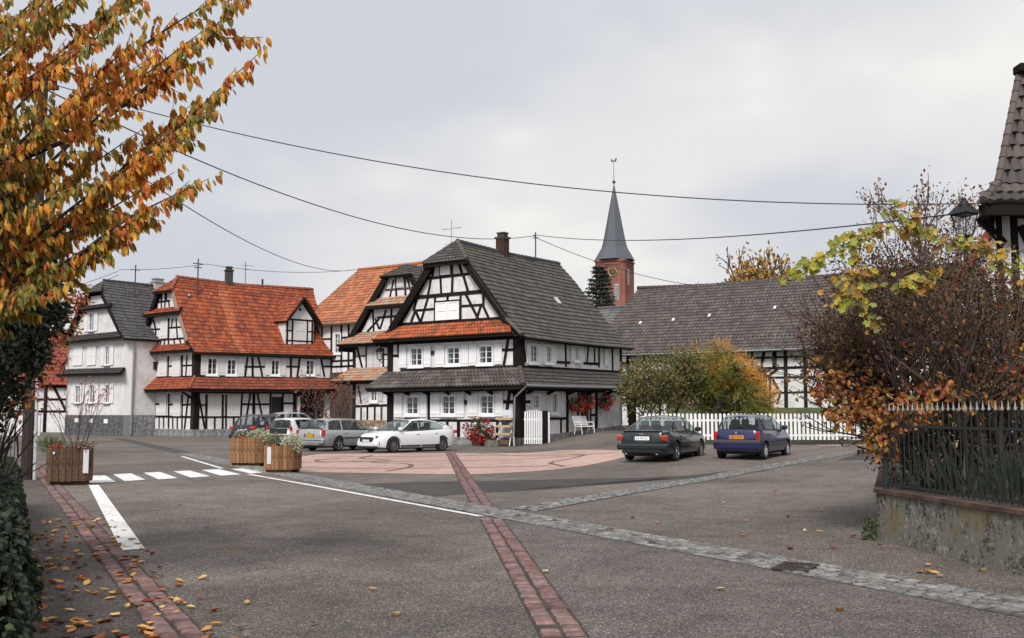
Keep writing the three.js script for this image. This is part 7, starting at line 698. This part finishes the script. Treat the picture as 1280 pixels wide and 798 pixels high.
{ // lilac gone to seed behind the railing, with autumn leaves low down
  const T = thing('lilac_shrub', 'large twiggy lilac shrub with brown seed heads and rusty leaves behind the railing', 'shrub', 0, 0, 0), r = rnd(303), w = new Soup(), tips = [], seeds = new Soup(), lv = new Soup();
  for (let i = 0; i < 30; i++) { const a = i * 2.4, q0 = 0.25 + 0.75 * (i / 30), bx0 = 6.5 + Math.cos(a) * 0.55, bz = -14.9 + Math.sin(a) * 0.6, d = V(Math.cos(a) * 0.72 * q0 + (r() - 0.5) * 0.2 - 0.22, 1.0, Math.sin(a) * 0.4 * q0); grow(w, V(bx0, 0.55, bz), d, 1.12 + 0.2 * r(), 0.028 + 0.014 * r(), 3, { rise: 0.09, spread: 0.55, side: 0.7, fork: 2, wob: 0.14 }, r, tips); }
  for (let i = 0; i < 5; i++) grow(w, V(5.9, 1.0 + i * 0.12, -14.9), V(-1, 0.4 + 0.14 * i, 0.25 - 0.15 * i), 0.82, 0.024, 2, { rise: 0.1, spread: 0.6, side: 0.7, fork: 3 }, r, tips);
  twig(w, V(7.8, 0.6, -14.3), V(5.9, 1.55, -14.6), 0.055, 0.045, 8); twig(w, V(5.9, 1.55, -14.6), V(5.2, 1.75, -14.7), 0.045, 0.03, 8); twig(w, V(6.0, 0.55, -15.2), V(5.95, 2.2, -15.2), 0.08, 0.05, 8); twig(w, V(6.6, 0.55, -15.6), V(6.9, 2.4, -15.6), 0.07, 0.04, 8);
  const brown = [[0.085, 0.048, 0.03], [0.11, 0.062, 0.036], [0.065, 0.036, 0.026], [0.14, 0.075, 0.035], [0.1, 0.085, 0.03], [0.09, 0.035, 0.028]], rust = [[0.34, 0.11, 0.02], [0.4, 0.17, 0.025], [0.24, 0.05, 0.02], [0.18, 0.13, 0.02], [0.3, 0.08, 0.02], [0.46, 0.24, 0.03]];
  tips.forEach(([p, d, i]) => { if (i > 0 && p.y > 1.5) { const n = 9 + Math.floor(r() * 9), L = 0.12 + 0.1 * r(); for (let k = 0; k < n; k++) { const f = k / n, q = p.clone().addScaledVector(d, f * L).addScaledVector(dirv(r), 0.03 * (1 - f)); flake(seeds, q, d.clone().addScaledVector(dirv(r), 0.9), dirv(r), 0.03 + 0.02 * r(), 0.018, tint(pick(brown, r), r, 0.5)); } } if (r() < 0.17) { const q = p.clone().addScaledVector(dirv(r), 0.07); leaf(lv, q, V((r() - 0.5), -0.8, (r() - 0.5)), dirv(r), 0.07 + 0.03 * r(), 0.055, tint(pick(r() < 0.5 ? brown : rust, r), r)); } });
  clumps(lv, [[5.5, 2.9, -14.8, 1.2, 1.1, 0.8], [6.7, 3.0, -15, 1.0, 1.1, 0.8], [4.8, 2.4, -14.7, 0.75, 0.7, 0.6, 0.7], [6.0, 1.8, -14.8, 1.2, 0.6, 0.7], [7.1, 2.2, -14.8, 0.7, 0.9, 0.6]], 900, r, 0.08, [...brown, [0.24, 0.08, 0.025], [0.34, 0.16, 0.03], [0.2, 0.17, 0.03], [0.16, 0.15, 0.035]], { fill: 0.8, droop: -0.5, wide: 0.6 });
  clumps(lv, [[4.75, 1.75, -14.2, 0.62, 0.32, 0.5, 1.3], [4.95, 1.4, -13.9, 0.28, 0.34, 0.3, 0.8], [4.45, 2.1, -14.4, 0.5, 0.3, 0.5, 0.7], [5.35, 1.75, -14.0, 0.5, 0.3, 0.4, 0.8], [5.9, 1.95, -14.0, 0.7, 0.35, 0.5, 0.6], [7.0, 2.2, -14.2, 0.6, 0.6, 0.6, 0.9], [7.3, 3.0, -15, 0.5, 0.5, 0.5, 0.7]], 240, r, 0.095, rust, { fill: 0.8, droop: -0.9, wide: 0.75 });
  clumps(seeds, [[5.6, 2.7, -15, 1.25, 1.2, 0.9], [6.6, 2.9, -15.4, 1.1, 1.2, 0.9], [4.85, 2.45, -14.9, 0.8, 0.75, 0.6, 1.1], [5.9, 1.6, -15.2, 1.1, 0.7, 0.8, 0.8], [6.9, 1.5, -15, 1.0, 0.8, 0.8], [6.9, 3.6, -15.3, 0.8, 0.7, 0.7, 0.6], [5.4, 3.7, -15, 0.9, 0.55, 0.7, 0.5], [6.4, 1.0, -14.9, 1.4, 0.5, 0.7]], 3300, r, 0.06, brown, { fill: 0.6, fine: true, wide: 0.45 });
  part(T, 'branches', w.geo(), mat(0.06, 0.045, 0.038, 0.95)); part(T, 'seed_heads', seeds.geo(), flatLeaf, 'stuff'); part(T, 'leaves', lv.geo(), leafM, 'stuff');
}
{ // grape vine trained over the lilac
  const T = thing('grape_vine', 'yellow-green grape vine draped over the lilac shrub and lantern', 'vine', 0, 0, 0), r = rnd(404), w = new Soup(), rest = new Soup(); const geo = (() => { const s = new Soup(), n = 10, c = V(0, 0, -0.08), rim = []; for (let i = 0; i < n; i++) { const a = i / n * 6.283, k = 0.5 * (i % 2 ? 0.78 : 1) * (i === 5 ? 0.55 : 1); rim.push(V(Math.cos(a) * k, Math.sin(a) * k, (i % 2) * 0.05)); } for (let i = 0; i < n; i++) s.tri(c, rim[i], rim[(i + 1) % n]); return s.geo(); })();
  const ms = [[0.42, 0.38, 0.04], [0.33, 0.36, 0.05], [0.48, 0.36, 0.03], [0.25, 0.28, 0.04], [0.45, 0.26, 0.02], [0.36, 0.16, 0.02], [0.24, 0.14, 0.03], [0.18, 0.19, 0.03]].map((c) => new THREE.MeshPhysicalMaterial({ color: col(...c), roughness: 0.7, transmission: 0.35, thickness: 0, side: THREE.DoubleSide })); let n = 0;
  const runs = [[[3.62, 3.38, -13.5], [3.95, 3.62, -13.5], [4.3, 3.85, -13.5], [4.75, 3.98, -13.6], [5.1, 4.15, -13.7], [5.5, 4.1, -13.9], [5.95, 4.05, -14.1], [6.5, 3.95, -14.3]], [[4.2, 3.2, -13.4], [4.55, 3.45, -13.4], [4.9, 3.35, -13.4], [5.25, 3.32, -13.4], [5.55, 3.42, -13.4]], [[4.5, 3.75, -13.5], [4.5, 3.4, -13.4], [4.55, 3.0, -13.35], [4.7, 2.75, -13.3]], [[4.0, 3.1, -13.4], [4.3, 3.1, -13.4], [4.6, 3.2, -13.4]], [[6.5, 3.95, -14.3], [6.95, 3.85, -14.2], [7.0, 3.4, -14.0], [6.95, 3.1, -13.9]], [[5.0, 4.3, -13.7], [5.25, 4.35, -13.7], [5.45, 4.1, -13.7]], [[6.4, 4.0, -14.1], [6.75, 3.6, -14.0], [7.1, 3.3, -14]]], dens = [36, 25, 22, 18, 14, 40, 14];
  runs.forEach((p, k) => { const cv = new THREE.CatmullRomCurve3(p.map((q) => V(...q))), pts = cv.getPoints(20), L = cv.getLength(); for (let i = 0; i < 20; i++) twig(w, pts[i], pts[i + 1], 0.006, 0.006, 4); const cnt = Math.round(L * dens[k] * 2.4); for (let i = 0; i < cnt; i++) { const f = r(); if (hash(Math.floor(f * L * 5), k + 60) < 0.1 || (k === 0 && f > 0.75 && r() < 0.4)) continue; const q = cv.getPoint(f).addScaledVector(dirv(r), 0.14 * r() + 0.03), m = ms[Math.min(7, Math.floor(r() * (k === 0 && f < 0.35 ? 4 : 8)))]; const o = part(T, 'leaf', geo, m); o.position.copy(q); o.scale.setScalar(0.075 + 0.075 * r()); o.rotation.set(-0.5 + (r() - 0.5) * 1.4, (r() - 0.5) * 1.8, r() * 6.28); n++; } });
  part(T, 'stems', w.geo(), bark);
}
function roundTree(name, label, x, y, z, o, seed) { const T = thing(name, label, o.cat || 'tree', x, y, z), r = rnd(seed), w = new Soup(), s = new Soup(), tips = []; for (const [dx, dz, L, rad] of o.stems) grow(w, V(dx * 0.3, -0.1, dz * 0.3), V(dx, 1, dz), L, rad, o.lev ?? 3, o.grow || {}, r, tips); if (o.perTip) for (const [p, d] of tips) for (let k = 0; k < o.perTip; k++) if (r() < (o.keep ? o.keep(p) : 1)) { const l = o.leaf * (0.6 + 0.8 * r()), q = p.clone().addScaledVector(dirv(r), o.cloud || 0.15), dd = d.clone().addScaledVector(dirv(r), 0.9); dd.y += o.droop || 0; (o.fine ? flake : leaf)(s, q, dd, dirv(r), l, l * (o.wide || 0.5), tint(o.cols(q, r), r, 0.5)); } if (o.clumps) clumps(s, o.clumps, o.n, r, o.leaf, o.cols, o); part(T, 'trunk', w.geo(), o.bark || bark); if (s.p.length) part(T, 'crown', s.geo(), o.mat || leafThin, 'stuff'); if (o.scale) T.scale.setScalar(o.scale); return T; }
roundTree('garden_tree', 'olive green garden tree with thin crown behind the dark saloon car', 6.9, 0.75, -46, { stems: [[0.1, 0, 1.5, 0.12], [-0.45, 0.1, 1.4, 0.09]], lev: 3, grow: { rise: 0.05, spread: 0.75, fork: 3, side: 0.5 }, perTip: 14, cloud: 0.3, leaf: 0.13, wide: 0.5, cols: (p, r) => pick([[0.15, 0.155, 0.045], [0.1, 0.12, 0.04], [0.2, 0.17, 0.05], [0.26, 0.18, 0.04], [0.07, 0.09, 0.03]], r), clumps: [[-0.6, 2.6, 0, 1.1, 1.1, 0.9], [0.5, 2.9, 0, 1.0, 1.1, 0.9], [-0.2, 1.6, 0.2, 1.2, 0.7, 0.9, 0.7], [0.9, 1.9, 0, 0.7, 0.8, 0.7, 0.7]], n: 1150, fill: 0.7 }, 501);
roundTree('tamarisk_tree', 'feathery tamarisk turning orange above a thick dark trunk in the garden', 9.1, 0.95, -47, { stems: [[0.05, 0, 1.3, 0.3], [0.35, 0.1, 1.2, 0.12], [-0.3, 0, 1.2, 0.12]], lev: 3, grow: { rise: 0.03, spread: 0.9, fork: 3, side: 0.5 }, bark: barkDark, perTip: 30, cloud: 0.5, leaf: 0.32, wide: 0.07, fine: true, droop: -0.15, cols: (p, r) => { const o = smooth(-0.1, 0.8, p.x * 0.3 + (p.y - 2.7) * 0.4 + (r() - 0.5) * 0.9 + (fbm(p.x * 1.6 + 9, p.y * 1.6, 2) - 0.5) * 2.2); return [mix(0.17, 0.6, o), mix(0.2, 0.27, o), mix(0.03, 0.025, o)]; }, clumps: [[0.7, 2.6, 0, 1.2, 1.0, 0.9], [-0.6, 2.9, 0, 1.1, 1.0, 0.9], [0.3, 3.4, 0, 0.9, 0.7, 0.8], [1.4, 2.1, 0, 0.8, 0.6, 0.7], [0.2, 1.7, 0.2, 1.0, 0.5, 0.8, 0.5]], n: 950, fill: 0.8, mat: leafThin }, 502);
roundTree('bare_tree', 'bare tree with a few yellow leaves rising behind the long barn', 20.5, 2, -86, { scale: 1.14, stems: [[0, 0, 4, 0.3], [0.35, 0, 3.6, 0.2], [-0.4, 0.1, 3.6, 0.2]], lev: 4, grow: { rise: 0.06, spread: 0.62, fork: 3, side: 0.4 }, perTip: 3, keep: (p) => smooth(13.5, 9, p.y) * (p.x > -1.5 ? 1 : 0.25), cloud: 0.4, leaf: 0.3, wide: 0.6, cols: (p, r) => pick([[0.42, 0.24, 0.04], [0.36, 0.18, 0.03], [0.3, 0.2, 0.05]], r) }, 503);
roundTree('yellow_tree', 'tree with golden autumn crown behind the long barn', 23.6, 2, -90, { scale: 1.28, stems: [[0, 0, 3.4, 0.3], [0.3, 0, 3.2, 0.2], [-0.4, 0.1, 3.2, 0.2]], lev: 3, grow: { rise: 0.05, spread: 0.75, fork: 3, side: 0.5 }, perTip: 6, cloud: 0.6, leaf: 0.24, wide: 0.6, cols: (p, r) => pick([[0.4, 0.22, 0.04], [0.34, 0.16, 0.03], [0.26, 0.2, 0.05]], r) }, 504);
roundTree('birch_tree', 'sparse birch with few brown leaves in the distance above the lilac', 25.6, 1, -62, { scale: 1.2, stems: [[0, 0, 4.4, 0.16], [0.25, 0, 4.2, 0.1], [-0.3, 0, 4.2, 0.1]], lev: 4, grow: { rise: 0.1, spread: 0.5, fork: 2, side: 0.5 }, perTip: 3, cloud: 0.3, leaf: 0.16, wide: 0.6, cols: (p, r) => pick([[0.2, 0.09, 0.04], [0.26, 0.13, 0.06], [0.15, 0.08, 0.05]], r) }, 505);
{ // dark fir beside the church
  const T = thing('fir_tree', 'dark blue-green fir tree standing in front of the church tower', 'tree', 9.75, 0, -115), r = rnd(506), s = new Soup(), w = new Soup(); twig(w, V(0, 0, 0), V(0, 18.2, 0), 0.35, 0.05, 8); for (let i = 0; i < 26; i++) { const y = 6 + i * 0.48, R0 = 4.1 * Math.pow((19 - y) / 13, 0.8); for (let k = 0; k < 14; k++) { const a = r() * 6.283, L = R0 * (0.7 + 0.45 * r()), d = V(Math.cos(a), 0.12, Math.sin(a)); const e = V(0, y, 0).addScaledVector(d, L); twig(w, V(0, y, 0), e, 0.03, 0.01, 3); for (let q = 0; q < 16; q++) { const f = 0.15 + 0.85 * r(), p = V(0, y, 0).addScaledVector(d, L * f); flake(s, p, d.clone().multiplyScalar(0.6).add(V((r() - 0.5) * 1.2, -0.25 - 0.5 * r(), (r() - 0.5) * 1.2)), dirv(r), 0.4 + 0.25 * r(), 0.14, tint([0.022, 0.034, 0.03], r, 0.6)); } } } part(T, 'trunk', w.geo(), barkDark); part(T, 'crown', s.geo(), flatLeaf, 'stuff');
}
{ // leafless climber in front of the narrow gable house
  const T = thing('bare_climber', 'leafless twisted climber in front of the narrow gable house', 'plant', -11.4, 0, -64.5), r = rnd(507), w = new Soup(), s = new Soup(), tips = []; for (const d of [[-0.5, 0], [0.15, 0], [0.6, 0.1], [-0.1, 0.2]]) grow(w, V(d[0], 0, 0), V(d[0] * 0.6, 1, d[1]), 1.8, 0.06, 3, { rise: 0.02, spread: 0.8, fork: 2, side: 0.6, wob: 0.3 }, r, tips); for (const [p] of tips) if (r() < 0.5) leaf(s, p, V(r() - 0.5, -0.7, r() - 0.5), dirv(r), 0.16, 0.11, tint([0.28, 0.09, 0.05], r)); part(T, 'branches', w.geo(), mat(0.085, 0.06, 0.05)); part(T, 'leaves', s.geo(), leafThin, 'stuff');
}
{ // plants in the planters
  const r = rnd(606), cream = [[0.42, 0.42, 0.3], [0.5, 0.5, 0.38], [0.3, 0.34, 0.2], [0.55, 0.53, 0.42]], green = [[0.06, 0.1, 0.03], [0.09, 0.13, 0.04], [0.05, 0.08, 0.025]];
  const bush = (name, label, cat, x, y, z, list, n, L, cols, o) => { const T = thing(name, label, cat, x, y, z), s = new Soup(), w = new Soup(); clumps(s, list, n, r, L, cols, o); for (let i = 0; i < 9; i++) twig(w, V((r() - 0.5) * 0.1, -0.06, (r() - 0.5) * 0.1), V((r() - 0.5) * 0.4, 0.2, (r() - 0.5) * 0.3), 0.008, 0.004, 4); part(T, 'stems', w.geo(), bark); part(T, 'leaves', s.geo(), leafThin, 'stuff'); return T; };
  const [a, b, c] = pots;
  bush('silver_bush', 'white-leaved bush spilling over the right of the larger chestnut planter', 'plant', b.x + 0.22, b.top, b.z + 0.1, [[0.05, 0.12, 0.05, 0.34, 0.24, 0.3], [0.25, 0.02, 0.2, 0.2, 0.16, 0.2, 0.6]], 620, 0.075, cream); bush('silver_bush', 'white-leaved bush on the left of the larger chestnut planter', 'plant', b.x - 0.3, b.top, b.z + 0.1, [[0, 0.1, 0.05, 0.26, 0.22, 0.28]], 480, 0.075, [...cream, ...green]); bush('marigolds', 'orange flowers at the front of the larger chestnut planter', 'flowers', b.x - 0.25, b.top, b.z + 0.42, [[0, 0.06, 0, 0.14, 0.06, 0.08]], 70, 0.05, [[0.5, 0.1, 0.02], [0.4, 0.05, 0.02]]);
  bush('silver_bush', 'round silvery bush overhanging the smaller chestnut planter', 'plant', c.x + 0.27, c.top, c.z + 0.15, [[0.03, 0.1, 0.05, 0.3, 0.3, 0.3]], 900, 0.065, cream); bush('grass_tuft', 'soft green grassy tuft in the smaller chestnut planter', 'plant', c.x - 0.2, c.top, c.z, [[0, 0.14, 0, 0.26, 0.2, 0.24]], 420, 0.14, [[0.07, 0.12, 0.03], [0.1, 0.14, 0.05], [0.2, 0.2, 0.1]], { fine: true, wide: 0.12, droop: 1.2 }); bush('marigolds', 'orange flowers at the corner of the smaller chestnut planter', 'flowers', c.x - 0.25, c.top, c.z + 0.36, [[0, 0.05, 0, 0.12, 0.05, 0.06]], 60, 0.045, [[0.5, 0.16, 0.03], [0.55, 0.25, 0.06]]);
  bush('grass_tuft', 'feathery grass on the left of the dark brown planter', 'plant', a.x - 0.4, a.top, a.z + 0.1, [[-0.05, 0.1, 0, 0.3, 0.14, 0.2]], 420, 0.16, [[0.08, 0.13, 0.03], [0.12, 0.16, 0.05]], { fine: true, wide: 0.1, droop: 0.6 }); bush('silver_bush', 'grey-green heather in the dark brown planter', 'plant', a.x + 0.3, a.top, a.z + 0.2, [[0, 0.07, 0, 0.34, 0.13, 0.26]], 560, 0.06, [[0.2, 0.22, 0.14], [0.3, 0.28, 0.2], [0.12, 0.14, 0.08], [0.3, 0.05, 0.05]]); bush('marigolds', 'bright orange flowers in the dark brown planter', 'flowers', a.x - 0.18, a.top, a.z + 0.38, [[0, 0.08, 0, 0.14, 0.06, 0.08]], 80, 0.055, [[0.55, 0.13, 0.01], [0.3, 0.02, 0.02]]);
  const T = thing('sapling', 'slender leafless sapling with red leaves in the dark brown planter', 'plant', a.x + 0.12, a.top, a.z), w = new Soup(), s = new Soup(), tips = []; for (const d of [[-0.55, 0.1], [0.0, 0], [0.35, 0.1], [0.62, -0.1], [-0.25, -0.2], [0.2, 0.2]]) grow(w, V(d[0] * 0.25, -0.1, d[1] * 0.2), V(d[0] * 0.8, 1, d[1]), 0.8, 0.012, 2, { rise: 0.14, spread: 0.45, fork: 2, side: 0.5, wob: 0.14 }, r, tips); for (const [p] of tips) if (r() < 0.55) leaf(s, p, V(r() - 0.5, -0.5, r() - 0.5), dirv(r), 0.055, 0.035, tint([0.42, 0.03, 0.02], r)); part(T, 'stems', w.geo(), mat(0.06, 0.035, 0.035)); part(T, 'leaves', s.geo(), leafM, 'stuff');
}
{ // geraniums
  const r = rnd(707), red = [[0.5, 0.008, 0.012], [0.42, 0.006, 0.015], [0.56, 0.02, 0.02]], gr = [[0.03, 0.055, 0.018], [0.045, 0.075, 0.022], [0.025, 0.04, 0.015]];
  const flowers = (name, label, x, y, z, list, nl, nf, white, box) => { const T = thing(name, label, 'flowers', x, y, z), s = new Soup(), f = new Soup(); clumps(s, list, nl, r, 0.09, gr, { wide: 0.9 }); for (const [cx, cy, cz, rx, ry, rz, w = 1] of list) for (let i = 0; i < nf * w; i++) { const d = dirv(r); if (d.z < -0.3) d.z *= -1; const low = d.y < 0.35, c = r() < white && d.y > -0.5 ? [0.7, 0.66, 0.66] : pick(red, r), p = V(cx + d.x * rx, cy + d.y * ry, cz + d.z * rz); if (!low && r() < 0.45) continue; for (let k = 0; k < 7; k++) flake(f, p.clone().addScaledVector(dirv(r), 0.045), d.clone().addScaledVector(dirv(r), 1), dirv(r), 0.07, 0.055, tint(c, r, 0.3)); } part(T, 'leaves', s.geo(), leafThin, 'stuff'); part(T, 'blossoms', f.geo(), flatLeaf, 'stuff'); if (box) part(T, 'flower_box', box, mat(0.12, 0.07, 0.05)); return T; };
  flowers('geranium_tub', 'big tub of red and white geraniums in front of the corner house', -1.75, 0, -54.6, [[0, 0.85, 0, 0.8, 0.62, 0.55], [0.1, 0.55, 0.15, 0.62, 0.4, 0.5, 0.6]], 700, 130, 0.14, merge([new THREE.CylinderGeometry(0.4, 0.32, 0.45, 16).translate(0, 0.23, 0)]));
  const dx = 0.576, dz = -0.817, nx = 0.817, nz = 0.576, at = (s, o) => [0.41 + dx * s + nx * o, -54.22 + dz * s + nz * o]; for (const [s, L, y] of [[5.0, 0.62, 2.2], [6.1, 0.55, 2.3], [8.15, 0.6, 2.35]]) { const [x, z] = at(s, 0.42); flowers('geranium_box', ['red geraniums hanging beside the bench of the corner house', 'red geraniums hanging by the brown door of the corner house', 'red geraniums hanging near the last window of the corner house'][s < 5.5 ? 0 : s < 7 ? 1 : 2], x, y, z, [[0, 0, 0, L * 0.75, 0.42, 0.35]], 330, 70, 0, bx(0.9, 0.16, 0.18, 0, -0.05, -0.02, R(54.8))); }
  const tr = thing('stone_trough', 'small mossy stone trough beside the geranium tub', 'trough', -1.0, 0, -54.05, R(-30)); part(tr, 'trough', merge([rbx(0.8, 0.32, 0.36, 0.03, 0, 0.16, 0)]), stoneTone(0.4, 0.38, 0.3)); part(tr, 'soil', bx(0.7, 0.03, 0.26, 0, 0.315, 0), barkDark);
}
{ // low green planting along the inside of the garden and weeds at the wall foot
  const r = rnd(808), mk = (name, label, x, z, list, n, L, cols, o) => { const T = thing(name, label, 'plant', x, gardenH(x, z), z), s = new Soup(), w = new Soup(); clumps(s, list, n, r, L, cols, o); for (let i = 0; i < 6; i++) twig(w, V((r() - 0.5) * 0.2, -0.05, 0), V((r() - 0.5) * 0.5, 0.4, (r() - 0.5) * 0.3), 0.012, 0.006, 4); part(T, 'stems', w.geo(), bark); part(T, 'leaves', s.geo(), leafThin, 'stuff'); };
  mk('green_shrub', 'low glossy green shrub behind the blue hatchback', 9.6, -45, [[0, 0.35, 0, 0.8, 0.4, 0.4], [0.9, 0.3, 0, 0.6, 0.35, 0.4]], 520, 0.11, [[0.04, 0.085, 0.02], [0.06, 0.11, 0.025], [0.03, 0.06, 0.02]]); mk('green_shrub', 'dark leafy shrub between the tamarisk and the barn door', 11.6, -49, [[0, 0.6, 0, 0.6, 0.8, 0.5]], 620, 0.1, [[0.05, 0.07, 0.025], [0.08, 0.09, 0.03]]); mk('green_shrub', 'rough green bank of ground cover below the barn wall', 13.5, -51, [[-0.6, 0.1, 0, 1.4, 0.35, 0.7], [1, 0.1, 0, 1.3, 0.4, 0.8]], 700, 0.12, [[0.05, 0.085, 0.022], [0.07, 0.1, 0.03], [0.1, 0.1, 0.04]]); mk('green_shrub', 'dark evergreen bush under the olive green garden tree', 6.6, -48.5, [[0, 0.5, 0, 0.7, 0.6, 0.5]], 520, 0.09, darkGreen);
  const W = thing('wall_weeds', 'tuft of green weeds at the foot of the wall corner', 'plant', 4.72, 0, -13.9), s = new Soup(); clumps(s, [[0, 0.12, 0, 0.1, 0.2, 0.1]], 150, r, 0.06, [[0.05, 0.08, 0.02], [0.07, 0.1, 0.03]]); part(W, 'leaves', s.geo(), leafThin, 'stuff'); part(W, 'stems', bar(V(0, 0, 0), V(0.02, 0.25, 0), 0.004), bark);
  const sp = thing('spiky_plants', 'dark strap-leaved plants growing behind the iron railing', 'plant', 6.6, 0.56, -13), q = new Soup(); for (let i = 0; i < 420; i++) { const p = V((r() - 0.5) * 2.4, 0, (r() - 0.5) * 4), d = V((r() - 0.5) * 0.9, 1, (r() - 0.5) * 0.9); flake(q, p, d, dirv(r), 0.45 + 0.4 * r(), 0.04, tint([0.012, 0.02, 0.01], r, 0.6)); } part(sp, 'leaves', q.geo(), leafThin, 'stuff');
}

renderer.render(scene, camera);
